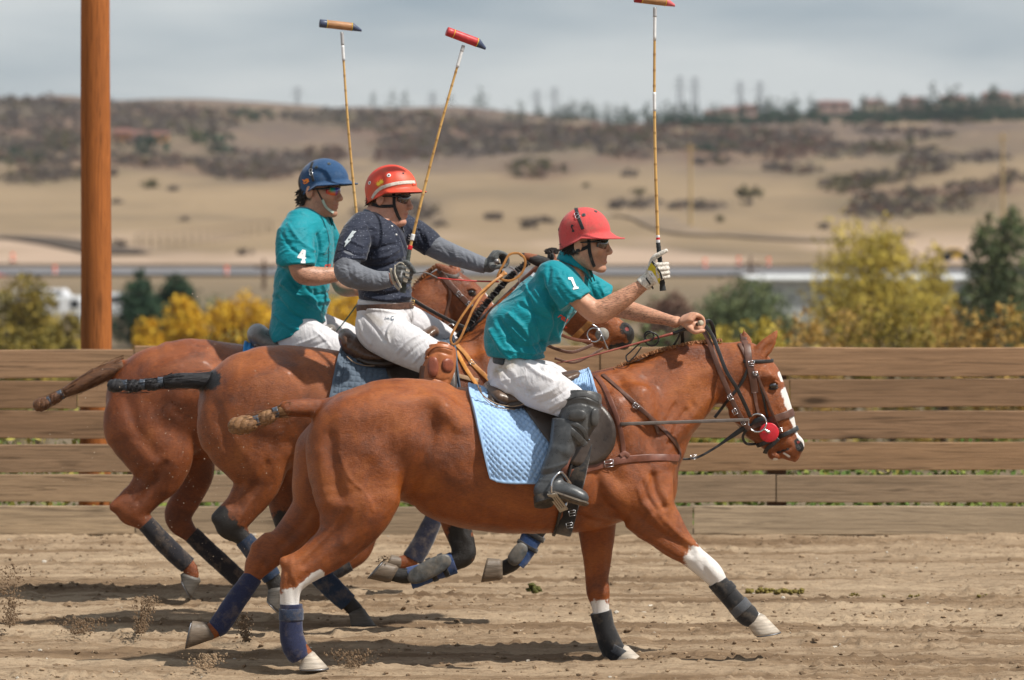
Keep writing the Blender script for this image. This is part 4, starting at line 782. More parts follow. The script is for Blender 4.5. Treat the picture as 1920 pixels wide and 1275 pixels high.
H2 = dict(
 bounds=[(340, 455), (1200, 1160)],
 tubes=[([(425, 770, 62, .16, 0), (452, 768, 88, .20, 0), (495, 768, 117, .26, 0), (560, 768, 119, .28, 0), (640, 782, 121, .30, 0), (740, 800, 120, .30, 0), (830, 775, 128, .25, 0), (900, 780, 112, .21, 0), (945, 795, 66, .16, 0)], .02),
   ([(865, 745, 95, .16, 0), (912, 712, 92, .14, 0), (952, 640, 68, .11, 0), (993, 577, 52, .09, 0), (1026, 534, 42, .08, 0)], .08),
   ([(1036, 528, 38, .078, 0), (1062, 555, 43, .088, 0), (1088, 580, 40, .08, 0), (1120, 604, 33, .062, 0), (1150, 620, 26, .052, 0), (1167, 628, 23, .052, 0)], .03),
   ([(1050, 575, 30, .06, 0), (1080, 610, 22, .05, 0), (1110, 633, 16, .04, 0), (1142, 645, 13, .036, 0)], .03),
   ([(392, 716, 17, .04, 0), (365, 714, 15, .036, -.01), (330, 713, 14, .033, -.02)], .03)],
 ells=[(1175, 618, 11, 16, .02, -.036, 30, .015), (1175, 618, 11, 16, .02, .036, 30, .015), (1168, 645, 13, 12, .04, 0, 0, .015), (500, 745, 85, 55, .10, -.17, 8, .08), (505, 740, 85, 55, .12, .15, 8, .08), (880, 750, 100, 42, .06, -.16, 62, .06), (880, 750, 100, 42, .06, .16, 62, .06)],
 legs=[[(452, 795, 88, .125, -.13), (476, 845, 68, .11, -.15), (486, 895, 45, .075, -.155), (471, 927, 38, .058, -.155), (446, 962, 31, .048, -.155), (432, 982, 29, .044, -.155), (454, 1007, 16, .032, -.155), (487, 1048, 14, .026, -.155), (512, 1086, 16, .03, -.155), (517, 1106, 14, .028, -.155)],
   [(495, 850, 60, .12, .12), (524, 900, 36, .08, .14), (536, 960, 28, .055, .14), (556, 1022, 25, .043, .14), (578, 1058, 17, .030, .14), (615, 1095, 15, .026, .14), (650, 1127, 16, .030, .14), (668, 1145, 15, .028, .14)],
   [(850, 870, 58, .10, -.10), (853, 940, 38, .07, -.13), (856, 985, 28, .052, -.13), (868, 1022, 24, .043, -.13), (868, 1042, 22, .041, -.13), (842, 1058, 15, .030, -.13), (800, 1072, 13, .026, -.13), (762, 1080, 15, .030, -.13), (738, 1077, 14, .028, -.13)],
   [(955, 860, 52, .10, .10), (985, 930, 34, .07, .12), (1008, 978, 22, .045, .12), (999, 1005, 17, .034, .12), (983, 1032, 14, .027, .12), (963, 1056, 15, .030, .12), (943, 1066, 15, .028, .12)]],
 late=[([(398, 976, 9, .022, -.155), (425, 955, 12, .02, -.155)], .03),
   ([(1024, 494, 12, .022, -.05), (1004, 487, 11, .018, -.066), (985, 480, 7, .012, -.07), (970, 474, 3, .005, -.07)], .012),
   ([(1035, 498, 12, .024, .05), (1034, 482, 9, .018, .055), (1030, 470, 4, .008, .056)], .012)],
 carve=[(1176, 614, 6, 10, .014, -.060, 35, .006)],
 strokes=[([(1140, 652), (1150, 640), (1168, 640)], 2.6, -6), ([(560, 680), (572, 730), (560, 800), (545, 830)], 18, -12, 17.25), ([(450, 700), (510, 700), (570, 680)], 20, 7, 17.25), ([(405, 760), (420, 820), (450, 870)], 12, -6, 17.25), ([(480, 790), (520, 810), (540, 840)], 20, 8, 17.25),
   ([(500, 870), (480, 910), (450, 950)], 8, -6, 17.25), ([(455, 905), (435, 950)], 6, -4, 17.25), ([(470, 935), (445, 985)], 6, 4, 17.25), ([(862, 960), (872, 1010)], 6, 4, 17.25), ([(850, 960), (852, 1010)], 5, -4, 17.25), ([(1000, 590), (960, 650), (930, 720)], 16, 6), ([(1030, 590), (990, 660), (960, 740)], 10, -8), ([(890, 650), (900, 720)], 12, -7), ([(1110, 590), (1140, 606)], 5, 4), ([(1090, 610), (1130, 632)], 5, -5)],
 dark=[([(410, 985), (430, 1000), (470, 1030), (520, 1100)], 26), ([(398, 972), (415, 960)], 14), ([(535, 990), (560, 1040), (610, 1090), (670, 1145)], 34, -17.2), ([(868, 1030), (850, 1056), (740, 1080)], 34), ([(862, 1000), (862, 1020)], 24), ([(1005, 985), (980, 1035), (945, 1066)], 34), ([(1184, 612), (1184, 630)], 11), ([(1150, 655), (1180, 650)], 10), ([(978, 475), (960, 472)], 6), ([(395, 712), (330, 712)], 20), ([(1176, 614)], 14), ([(880, 612), (920, 566), (985, 498), (1030, 480)], 10)],
 pink=[([(1175, 617)], 4)], eye=(1082, 548, 6))
H3 = dict(
 bounds=[(180, 480), (985, 1140)],
 tubes=[([(252, 752, 58, .16, 0), (280, 752, 86, .20, 0), (340, 745, 109, .25, 0), (420, 752, 109, .28, 0), (520, 765, 110, .29, 0), (620, 768, 110, .28, 0), (690, 755, 114, .23, 0), (745, 765, 98, .20, 0), (785, 780, 58, .15, 0)], .02),
   ([(710, 715, 88, .15, 0), (750, 672, 82, .13, 0), (785, 612, 62, .10, 0), (812, 568, 50, .09, 0), (835, 542, 40, .08, 0)], .08),
   ([(838, 538, 34, .078, 0), (862, 560, 42, .088, 0), (888, 586, 40, .08, 0), (915, 615, 32, .062, 0), (940, 642, 25, .052, 0), (950, 652, 22, .05, 0)], .03),
   ([(850, 580, 30, .06, 0), (880, 615, 22, .05, 0), (910, 642, 16, .04, 0)], .03),
   ([(222, 690, 16, .04, 0), (190, 702, 15, .034, -.01), (150, 722, 13, .030, -.02)], .03)],
 ells=[(335, 725, 80, 52, .10, -.17, 12, .08), (340, 720, 80, 52, .12, .15, 12, .08)],
 legs=[[(276, 795, 82, .12, -.13), (298, 842, 66, .11, -.15), (300, 886, 47, .075, -.155), (281, 914, 36, .056, -.155), (254, 946, 31, .046, -.155), (248, 958, 28, .043, -.155), (276, 984, 16, .030, -.155), (318, 1030, 13, .025, -.155), (352, 1060, 14, .028, -.155), (359, 1078, 14, .028, -.155)],
   [(345, 840, 55, .11, .12), (368, 886, 34, .07, .14), (352, 930, 29, .050, .14), (334, 970, 26, .042, .14), (362, 1006, 15, .030, .14), (405, 1046, 13, .025, .14), (447, 1084, 15, .028, .14), (462, 1104, 14, .028, .14)],
   [(705, 860, 55, .10, -.10), (697, 940, 36, .06, -.13), (683, 1005, 24, .045, -.13), (672, 1036, 21, .04, -.13), (650, 1058, 14, .028, -.13), (625, 1068, 13, .026, -.13), (605, 1076, 13, .026, -.13)],
   [(785, 850, 48, .10, .10), (815, 920, 28, .06, .12), (817, 962, 16, .033, .12), (797, 1008, 13, .027, .12), (772, 1048, 15, .03, .12), (752, 1056, 14, .028, .12)]],
 late=[([(214, 950, 9, .022, -.155), (240, 930, 12, .02, -.155)], .03),
   ([(846, 514, 11, .022, -.05), (832, 505, 11, .018, -.06), (817, 496, 4, .006, -.062)], .012),
   ([(856, 512, 11, .022, .05), (850, 502, 9, .018, .055), (842, 494, 3, .006, .056)], .012)],
 strokes=[([(410, 670), (420, 730), (400, 800)], 18, -10, 18.5), ([(290, 690), (350, 680), (400, 660)], 20, 7, 18.5), ([(240, 750), (260, 810), (290, 850)], 12, -6, 18.5), ([(320, 780), (355, 800)], 20, 8, 18.5), ([(310, 870), (285, 910), (260, 940)], 8, -6, 18.5), ([(268, 880), (245, 930)], 6, -4, 18.5), ([(875, 590), (905, 620)], 5, -4), ([(840, 560), (848, 600)], 7, -5), ([(872, 535), (890, 528)], 4, 4)],
 white=[([(900, 520), (918, 548), (940, 575)], 8)], eye=(884, 548, 6))
R1 = build_horse('h1', 'nearest chestnut horse with white blaze and white stockings, galloping right', FR1, H1, C1, (930, 1245))
R2 = build_horse('h2', 'bay horse with black lower legs and banded black tail, in the middle of three', FR2, H2, C2, (700, 1190))
R3 = build_horse('h3', 'dark chestnut horse farthest back, brown tail end tied with two bands', FR3, H3, C3, (520, 1130))
hfd = hoof_mat('hoof horn', (.17, .13, .095)); hfw = hoof_mat('pale hoof horn', (.50, .43, .35)); hfk = hoof_mat('dark hoof horn', (.10, .088, .075))
for fr, root, cor, sole, lat, hc, hs, mt, shoe in [
   (FR1, R1, (564, 1243, 590, 1224), (560, 1254, 616, 1252), -.165, .036, .052, hfw, 1), (FR1, R1, (377, 1166, 398, 1199), (361, 1164, 350, 1216), .145, .036, .052, hfd, 1),
   (FR1, R1, (1402, 1174, 1434, 1154), (1415, 1192, 1463, 1184), -.155, .036, .053, hfw, 1), (FR1, R1, (1150, 1236, 1178, 1212), (1150, 1246, 1211, 1241), .13, .036, .053, hfw, 0),
   (FR2, R2, (502, 1110, 532, 1106), (500, 1124, 524, 1148), -.155, .034, .048, hfk, 1), (FR2, R2, (655, 1155, 684, 1143), (658, 1173, 706, 1174), .14, .034, .05, hfk, 1),
   (FR2, R2, (742, 1060, 724, 1092), (720, 1052, 691, 1085), -.13, .034, .05, hfd, 1), (FR2, R2, (935, 1048, 936, 1088), (914, 1046, 902, 1092), .12, .034, .05, hfd, 0),
   (FR3, R3, (338, 1078, 376, 1090), (340, 1086, 359, 1122), -.155, .032, .042, hfk, 1), (FR3, R3, (452, 1108, 475, 1104), (458, 1124, 474, 1141), .14, .032, .045, hfk, 1),
   (FR3, R3, (606, 1064, 604, 1090), (590, 1066, 582, 1092), -.13, .032, .045, hfk, 0), (FR3, R3, (752, 1044, 744, 1068), (734, 1040, 722, 1066), .12, .032, .045, hfd, 0)]:
    make_hoof(fr, root, cor, sole, lat, hc, hs, mt, shoe)
# ---------------------------------------------------------------- leg wraps, boots, tails
def cloth_mat(name, c, sc=260, rough=.9, dirt=(.25, .19, .13), da=.35, sheen=.3):
    t = NT(name); n = t.noise(sc, 2, .6); d = t.noise(18, 5, .7); c = np.array(c); col = t.ramp(n, [(.3, tuple(c*.6)), (.7, tuple(np.minimum(c*1.4, .95)))]); col = t.mix(t.ramp(d, [(.5, 0), (.72, da)]), col, dirt)
    t.set(col, rough, .2, Sheen_Weight=sheen); t.bump(n, .0012, .6, t.new('ShaderNodeBump', {'Height': t.noise(24, 3, .6), 'Distance': .004, 'Strength': .5}).outputs[0]); return t.m
def leather(name, c, rough=.42, da=.25, wear=1.5):
    if name in MATS: return MATS[name]
    t = NT(name); c = np.array(c); n = t.noise(26, 5, .65); d = t.noise(9, 5, .7); col = t.ramp(n, [(.3, tuple(c*.7)), (.55, tuple(c)), (.78, tuple(np.minimum(c*wear, .9)))]); col = t.mix(t.ramp(d, [(.5, 0), (.75, da)]), col, tuple(np.minimum(c*1.6+.05, .8)))
    t.set(col, t.ramp(n, [(.3, rough-.1), (.7, rough+.14)]), .5); t.bump(t.noise(240, 3, .6), .0008, .6, t.new('ShaderNodeBump', {'Height': n, 'Distance': .003, 'Strength': .4}).outputs[0]); MATS[name] = t.m; return t.m
navy = cloth_mat('navy fleece', (.022, .028, .070)); blk = cloth_mat('charcoal fleece', (.022, .021, .026), dirt=(.22, .16, .11), da=.5); bblue = cloth_mat('blue fleece', (.025, .060, .17)); dnavy = cloth_mat('dark blue fleece', (.016, .030, .062))
neo = cloth_mat('black neoprene', (.018, .018, .020), 400, .75); velc = cloth_mat('grey velcro', (.075, .08, .09), 400, .8); shell = simple('scuffed boot shell', (.085, .09, .092), .5, .4, .45, 30, .0015, 60, dirt=((.3, .24, .17), 12, .5))
steelm = simple('polished steel', (.62, .62, .64), .22, .5, .1, 40, 0, metal=1.0)
LA = .165
leg_wrap(R1, FR1, [(546, 1136, 21, .036, -LA), (546, 1180, 21.5, .034, -LA), (552, 1212, 23, .038, -LA), (564, 1232, 20, .036, -LA)], navy, turns=9)
leg_wrap(R1, FR1, [(473, 1083, 18.5, .035, .145), (440, 1130, 20, .034, .145), (413, 1170, 20, .036, .145), (404, 1178, 18, .034, .145)], navy, turns=9)
leg_wrap(R1, FR1, [(1345, 1091, 18.5, .036, -.155), (1376, 1127, 19, .034, -.155), (1401, 1153, 21, .040, -.155), (1412, 1161, 17, .036, -.155)], neo, 'leg_boot', 3, .02)
leg_wrap(R1, FR1, [(1127, 1149, 20.5, .037, .13), (1133, 1176, 20, .034, .13), (1143, 1204, 22, .038, .13), (1153, 1225, 22, .040, .13), (1159, 1233, 18, .034, .13)], neo, 'leg_boot', 3, .02)
leg_wrap(R2, FR2, [(459, 1013, 18, .034, -.155), (487, 1048, 19, .034, -.155), (509, 1081, 18, .035, -.155)], dnavy)
leg_wrap(R2, FR2, [(585, 1064, 20, .035, .14), (615, 1095, 21, .034, .14), (650, 1128, 19, .036, .14)], dnavy)
leg_wrap(R2, FR2, [(848, 1056, 21, .036, -.13), (802, 1073, 20, .034, -.13), (770, 1084, 21, .037, -.13)], bblue, turns=7)
leg_wrap(R2, FR2, [(1003, 994, 21, .036, .12), (986, 1029, 19, .034, .12), (968, 1053, 19, .036, .12)], bblue, turns=7)
leg_wrap(R3, FR3, [(276, 984, 17, .034, -.155), (318, 1029, 18, .033, -.155), (350, 1058, 17, .035, -.155)], blk)
leg_wrap(R3, FR3, [(362, 1005, 17, .034, .14), (405, 1046, 17.5, .033, .14), (447, 1084, 17, .035, .14)], blk)
leg_wrap(R3, FR3, [(815, 968, 17, .034, .12), (797, 1008, 19, .034, .12), (775, 1046, 20, .036, .12)], cloth_mat('dark navy fleece', (.016, .018, .038)))
leg_wrap(R3, FR3, [(654, 1056, 16, .034, -.13), (630, 1067, 18, .034, -.13), (612, 1073, 17, .034, -.13)], blk)
def shellpad(fr, root, a, b, r, hw, lat, mat=None, name='boot_shell'):
    A_ = fr.p(a[0], a[1], lat); B_ = fr.p(b[0], b[1], lat); C_ = (A_+B_)/2; u = (B_-A_)/2; v = np.cross(u/np.linalg.norm(u), [0, 1, 0])*fr.m(r); R = []
    for t, s_ in ((-.001, 1.0), (.004, 1.0), (.009, .9), (.013, .55), (.014, .1)): R.append(ring(C_+np.array([0, -t, 0]), u*s_, v*s_, 24, 2.6))
    V, Fc = loftrings(R); return meshobj(name, V, Fc, mat or shell, root)
shellpad(FR2, R2, (845, 1046), (765, 1088), 17, 0, -.170); shellpad(FR2, R2, (957, 1058), (984, 1020), 14, 0, .082)
def bandpx(fr, root, c, d, r, hw, lat, mat, w=6, name='strap'):
    """short cuff round a leg at photo point c, across direction d"""
    p_ = fr.p(c[0], c[1], lat); q = np.array([d[0], 0, -d[1]], float); q /= np.linalg.norm(q); V, Fc = sweep([p_-q*fr.m(w), p_-q*fr.m(w)*.8, p_+q*fr.m(w)*.8, p_+q*fr.m(w)], [fr.m(r)*.97, fr.m(r), fr.m(r), fr.m(r)*.97], [hw*.97, hw, hw, hw*.97], lat=(0, 1, 0), n=24, sub=1); return meshobj(name, V, Fc, mat, root)
bandpx(FR2, R2, (832, 1060), (-.93, .37), 23.5, .040, -.13, neo, 5); bandpx(FR2, R2, (810, 1068), (-.93, .37), 23.5, .040, -.13, neo, 5)
bandpx(FR2, R2, (1001, 1003), (-.5, .86), 23, .040, .12, neo, 5); bandpx(FR2, R2, (989, 1024), (-.5, .86), 22, .039, .12, neo, 4)
bandpx(FR1, R1, (546, 1152), (0, 1), 22.8, .0375, -LA, cloth_mat('navy tape', (.03, .045, .085)), 11, 'fastening_band')
bandpx(FR1, R1, (1388, 1139), (.66, .75), 21, .040, -.155, velc, 9, 'fastening_band'); bandpx(FR1, R1, (1361, 1107), (.66, .75), 20, .0375, -.155, neo, 8, 'fastening_band')
bandpx(FR1, R1, (1154, 1216), (-.5, .86), 25, .043, .13, velc, 8, 'fastening_band')
# tails
def tail(key, body, blobs, bands, cm, bandm, strands=60, lat=-.02):
    h = HORSES[key]; fr = h['fr']; root = h['root']; rng = np.random.default_rng(len(blobs)*7+len(bands))
    parts = [sweep([fr.p(x, y, lat) for x, y, r in body], [fr.m(r)*.93 for x, y, r in body], n=16, sub=4)]
    for (x, y, r, L_, ang) in blobs:
        c = fr.p(x, y, lat); d = np.array([math.cos(math.radians(ang)), 0, math.sin(math.radians(ang))]); s_ = fr.m(L_)
        for k in range(3):
            P_ = []
            for t in np.linspace(-1, 1, 9): a = t*4+k*2.094; o = np.cross(d, [0, 1, 0])*math.cos(a)+np.array([0, 1, 0])*math.sin(a); P_.append(c+d*t*s_+o*fr.m(r)*.42*(1-abs(t)**3*.6))
            parts.append(sweep(P_, [fr.m(r)*.62*(1-.45*abs(t)**3) for t in np.linspace(-1, 1, 9)], n=8, sub=2))
    V, Fc = join(parts); meshobj('tail', V, Fc, cm, root)
    parts = []
    pts = np.array([(x, y, r) for x, y, r in body]+[(b[0], b[1], b[2]) for b in blobs]); path = catmull(pts, 8)
    for _ in range(strands*5):
        i = rng.integers(0, len(path)-6); n_ = rng.integers(4, 10); seg = path[i:i+n_]; a = rng.random()*6.28; o = rng.uniform(.9, 1.22)
        P_ = [fr.p(q[0], q[1]+q[2]*o*math.cos(a), lat+fr.m(q[2])*o*math.sin(a)) for q in seg]
        P_[-1] = P_[-1]+rng.normal(size=3)*.013+np.array([-.008, 0, -.006]); parts.append(sweep(P_, np.linspace(.0020, .0005, len(P_)), n=3, sub=1, cap=False))
    V, Fc = join(parts); meshobj('tail_hair', V, Fc, cm, root)
    for x, y, r, ang in bands:
        c = fr.p(x, y, lat); d = np.array([math.cos(math.radians(ang)), 0, math.sin(math.radians(ang))]); V, Fc = sweep([c-d*fr.m(5), c-d*fr.m(2), c+d*fr.m(2), c+d*fr.m(5)], [fr.m(r)*1.05, fr.m(r), fr.m(r), fr.m(r)*1.05], n=18, sub=1); meshobj('tail_band', V, Fc, bandm, root)
def hairm(name, a, b):
    t = NT(name); t.set(t.ramp(t.noise(60, 4, .7, stretch=(.3, 2, 2)), [(.3, a), (.7, b)]), .5, .4); t.bump(t.noise(130, 3, stretch=(.15, 3, 3)), .004); return t.m
tape = simple('tail tape', (.06, .075, .10), .45, .4, .2, 40, .001)
tail('h1', [(546, 766, 14), (536, 768, 14), (526, 771, 12), (518, 773, 9)], [(500, 783, 14, 15, 18), (455, 797, 18, 24, 8)], [(518, 773, 10, 20), (481, 789, 10, 15)], hairm('blond brown tail hair', (.09, .038, .014), (.38, .20, .085)), tape, 34)
tail('h2', [(398, 712, 16), (365, 714, 16), (330, 714, 15), (306, 717, 11)], [(284, 721, 12, 17, 0), (250, 724, 12, 16, 0), (218, 723, 13, 14, 5)], [(301, 717, 10, 0), (267, 721, 10, 0), (233, 722, 10, 0)], hairm('black tail hair', (.008, .008, .010), (.03, .028, .032)), tape, 30)
tail('h3', [(232, 684, 16), (190, 702, 17), (150, 722, 15), (120, 737, 10)], [(103, 747, 11, 13, 25), (79, 758, 13, 14, 20)], [(113, 741, 9, 25), (91, 752, 9, 25)], hairm('brown tail hair', (.05, .02, .010), (.19, .08, .03)), tape, 30)
# H2 roached black mane, H1 short crest
def mane(key, line, hgt, cm, dens=12, lat=0.):
    h = HORSES[key]; fr = h['fr']; rng = np.random.default_rng(3); parts = []; L_ = catmull(line, dens*3)
    T = np.gradient(L_, axis=0)
    for q, t in zip(L_, T):
        n_ = np.array([t[1], -t[0]])/max(np.hypot(*t), 1e-6); n_ = n_ if n_[1] < 0 else -n_
        for _ in range(3):
            o = rng.normal()*.010; a = fr.p(q[0]+rng.normal()*1.5-n_[0]*2, q[1]-n_[1]*2, lat+o); b = fr.p(q[0]+n_[0]*hgt+rng.normal()*2, q[1]+n_[1]*hgt*rng.uniform(.75, 1.1), lat+o*1.3); parts.append(sweep([a, b], [.0055, .0015], n=4, sub=1, cap=False))
    V, Fc = join(parts); meshobj('mane', V, Fc, cm, h['root'])
mane('h2', [(862, 632), (880, 612), (905, 580), (935, 545), (962, 517), (990, 494)], 7, MATS.get('x') or hairm('black mane', (.010, .009, .010), (.035, .03, .03)))
mane('h2', [(1026, 474), (1036, 470), (1044, 474)], 6, hairm('black forelock', (.012, .010, .010), (.05, .035, .03)))
mane('h1', [(1132, 704), (1160, 688), (1200, 670), (1245, 655), (1300, 643), (1350, 638)], 3.5, hairm('clipped chestnut mane', (.22, .08, .03), (.50, .24, .10)))
mane('h3', [(762, 560), (780, 535), (800, 513), (818, 500)], 3.5, hairm('clipped brown mane', (.12, .04, .015), (.30, .12, .04)))
# ---------------------------------------------------------------- saddle cloths, saddles, straps
def drape(key, cols, off=.012, quilt=.034, puff=.009, na=230, sub=26, hem=.012, far=True, diamond=True, nm='pad'):
    """cloth over the back; cols: (top px,py, bottom px,py) near-side lines from rear to front"""
    h = HORSES[key]; fr = h['fr']; b = h['bvh']; C_ = catmull(cols, sub); rows_ = []
    cx = [(c[0]+c[2])/2 for c in C_]
    G = []
    for c in C_:
        T_ = fr.p(c[0], c[1]); B_ = fr.p(c[2], c[3]); v = (T_-B_); L_ = np.linalg.norm(v); v /= L_; pivot = fr.p(c[0]+(c[2]-c[0])*.8, c[1]+(c[3]-c[1])*.8 if c[3]-c[1] > 60 else c[1]+70)
        hits = []
        for a in np.radians(np.linspace(-70, 250, 420)):
            d = np.array([0, -1., 0])*math.cos(a)+v*math.sin(a); q = b.ray_cast(Vector(pivot+d*.62), Vector(-d), .62)
            if q[0] is not None: hits.append((np.array(q[0]), d))
        P_ = np.array([q[0] for q in hits]); D_ = np.array([q[1] for q in hits]); rr = proj(P_)[:, 1]; near = P_[:, 1] < pivot[1]+.02
        s_ = np.argmax((P_-B_)@v > 0) if True else 0
        top = np.argmax((P_-pivot)@v); e = top+int((top-s_)*(1.0 if far else .25)); e = min(e, len(P_)-1)
        P_ = smooth1(P_, 6); seg = P_[s_:e+1]; dd = D_[s_:e+1]; L2 = np.concatenate([[0], np.cumsum(np.linalg.norm(np.diff(seg, axis=0), axis=1))]); t = np.linspace(0, L2[-1], na)
        G.append(np.column_stack([np.interp(t, L2, seg[:, i]) for i in range(3)]+[np.interp(t, L2, dd[:, i]) for i in range(3)]+[t]))
    G = np.array(G); n, m = G.shape[:2]; X = G[:, :, :3]
    for _ in range(2): X[1:-1] = (X[:-2]+2*X[1:-1]+X[2:])/4
    U = np.concatenate([[0], np.cumsum(np.linalg.norm(np.diff(X[:, m//3], axis=0), axis=1))])[:, None]*np.ones((1, m)); Vv = G[:, :, 6]
    nn = np.cross(np.gradient(X, axis=0), np.gradient(X, axis=1)); nn /= np.maximum(np.linalg.norm(nn, axis=2), 1e-9)[:, :, None]; sg = np.sign((nn*G[:, :, 3:6]).sum(2).mean()) or 1; nn = nn*sg
    if diamond: a_, b_ = (U+Vv)/quilt, (U-Vv)/quilt
    else: a_, b_ = U/quilt*1.3, Vv/quilt*1.3
    pq = np.minimum(np.abs(np.sin(a_*math.pi)), np.abs(np.sin(b_*math.pi)))**.5*puff
    ed = np.minimum(np.minimum(U, U[-1:]-U), np.minimum(Vv, 9.)); pq = np.where(ed < hem, puff*1.25, pq)
    top_ = X+nn*(off+pq)[:, :, None]; bot = X+nn*.002; I_ = np.arange(n*m).reshape(n, m); Q = np.stack([I_[:-1, :-1], I_[1:, :-1], I_[1:, 1:], I_[:-1, 1:]], -1).reshape(-1, 4)
    if sg > 0: pass
    V = np.concatenate([top_.reshape(-1, 3), bot.reshape(-1, 3)]); o = n*m; Fc = [tuple(q) for q in Q]+[tuple(q[::-1]+o) for q in Q]
    bd = list(I_[:, 0])+list(I_[-1, 1:])+list(I_[-2::-1, -1])+list(I_[0, -2:0:-1]); 
    for a, c in zip(bd, bd[1:]+bd[:1]): Fc.append((int(c), int(a), int(a)+o, int(c)+o))
    return V, Fc
def patch(bv, poly, off=.006, th=.006, nb=64, nr=9, ctr=None, minY=None, smooth=4):
    """leather panel of outline poly (photo pixels) lying on the given surfaces"""
    P_ = catmull(list(poly)+[poly[0]], 6)[:-1]; L2 = np.concatenate([[0], np.cumsum(np.linalg.norm(np.diff(np.vstack([P_, P_[:1]]), axis=0), axis=1))]); t = np.linspace(0, L2[-1], nb, endpoint=False); P2 = np.vstack([P_, P_[:1]])
    B_ = np.column_stack([np.interp(t, L2, P2[:, 0]), np.interp(t, L2, P2[:, 1])]); c = np.array(ctr) if ctr is not None else B_.mean(0)
    Yg = np.full((nr, nb), np.nan); PP = np.zeros((nr, nb, 2))
    for i, s_ in enumerate(np.linspace(.08, 1, nr)):
        for j in range(nb):
            q = c+(B_[j]-c)*s_; PP[i, j] = q; h = cast(bv, q[0], q[1])
            if h is not None: Yg[i, j] = h[0][1]
    med = np.nanmedian(Yg); Yg = np.where(np.isnan(Yg), np.nan, Yg)
    for i in range(nr):
        for j in range(nb):
            if np.isnan(Yg[i, j]): Yg[i, j] = Yg[i-1, j] if i > 0 else med
    if minY is not None: Yg = np.minimum(Yg, minY)
    for _ in range(smooth):
        Yg = (np.roll(Yg, 1, 1)+2*Yg+np.roll(Yg, -1, 1))/4; Yg[1:-1] = (Yg[:-2]+2*Yg[1:-1]+Yg[2:])/4
    V1 = np.array([[P(PP[i, j, 0], PP[i, j, 1], Yg[i, j]) for j in range(nb)] for i in range(nr)]); n_ = np.array([0, -1., .15]); n_ /= np.linalg.norm(n_)
    top_ = V1+n_*(off+th); top_[-1] -= n_*th*.35; bot = V1+n_*off; R = [bot[i] for i in range(nr)]+[top_[i] for i in range(nr-1, -1, -1)]
    return loftrings(R)
def buckle(px, py, fr, lat, size=6, ang=0, Y=None):
    c = fr.p(px, py, lat) if Y is None else P(px, py, Y); s_ = fr.m(size); a = math.radians(ang); u = np.array([math.cos(a), 0, math.sin(a)]); v = np.array([-math.sin(a), 0, math.cos(a)])
    q = [c+u*s_*x+v*s_*.8*y for x, y in ((-1, -1), (1, -1), (1, 1), (-1, 1), (-1, -1))]; parts = [sweep([q[i], q[i+1]], .0016, n=6, sub=1) for i in range(4)]+[sweep([c-u*s_, c+u*s_], .0014, n=6, sub=1)]; return join(parts)
def torus(c, R_, r, ax=(0, 1, 0), n=32, arc=(0, 360)):
    ax = np.array(ax, float); ax /= np.linalg.norm(ax); u = np.cross(ax, [0, 0, 1.]); u = u/np.linalg.norm(u) if np.linalg.norm(u) > .1 else np.array([1., 0, 0]); v = np.cross(ax, u)
    return sweep([np.asarray(c)+R_*(u*math.cos(a)+v*math.sin(a)) for a in np.radians(np.linspace(arc[0], arc[1], n))], r, n=8, sub=1)
brn = leather('brown bridle leather', (.10, .042, .026)); rbrn = leather('red brown leather', (.16, .055, .032)); blkl = leather('black leather', (.022, .020, .020), .38); dkb = leather('dark brown saddle leather', (.045, .030, .022), .36, .3); tanl = leather('tan leather', (.50, .22, .06), .45); sadl = leather('worn saddle leather', (.10, .050, .028), .30, .35); greyb = leather('grey brown leather', (.085, .065, .055), .5)
def multi(root, name, parts, mat):
    if 'buckle' in name:
        for V, Fc in parts: o = meshobj(name, V, Fc, mat, root)
        return o
    V, Fc = join(parts); return meshobj(name, V, Fc, mat, root)
bv1 = HORSES['h1']['bvh']; bv2 = HORSES['h2']['bvh']; bv3 = HORSES['h3']['bvh']
# saddle cloths
def padm(name, c):
    t = NT(name); t.set(t.ramp(t.noise(12, 4), [(.3, tuple(np.array(c)*.85)), (.7, tuple(np.array(c)*1.1))]), .75, .25, Sheen_Weight=.2); t.bump(t.noise(380, 2), .0008, .5, t.new('ShaderNodeBump', {'Height': t.noise(30, 4, .6, dist=.5), 'Distance': .005, 'Strength': .45}).outputs[0]); return t.m
p1 = thing('saddle_pad', 'light blue diamond quilted saddle cloth under the front rider', 'saddle pad', wloc(R1)+Vector((0, 0, .9)))
V, Fc = drape('h1', [(876, 722, 918, 884), (900, 725, 940, 891), (935, 728, 975, 892), (975, 728, 1012, 892), (1020, 722, 1044, 886), (1058, 708, 1062, 850), (1092, 700, 1108, 810), (1106, 698, 1132, 768)]); meshobj('pad', V, Fc, padm('light blue quilt', (.33, .50, .75)), p1); V1p = V; bvp1 = BVHTree.FromPolygons([tuple(v) for v in V], Fc)
p2 = thing('saddle_pad', 'slate grey square quilted saddle cloth under the middle rider', 'saddle pad', wloc(R2)+Vector((0, 0, .9)))
V, Fc = drape('h2', [(640, 645, 622, 745), (665, 650, 650, 748), (700, 655, 690, 750), (760, 660, 760, 752), (815, 655, 820, 752), (848, 648, 862, 750), (856, 652, 868, 742)], quilt=.042, diamond=False); meshobj('pad', V, Fc, padm('slate quilt', (.085, .115, .155)), p2); bvp2 = BVHTree.FromPolygons([tuple(v) for v in V], Fc)
p3 = thing('saddle_pad', 'bright blue saddle cloth just showing under the rearmost saddle', 'saddle pad', wloc(R3)+Vector((0, 0, .9)))
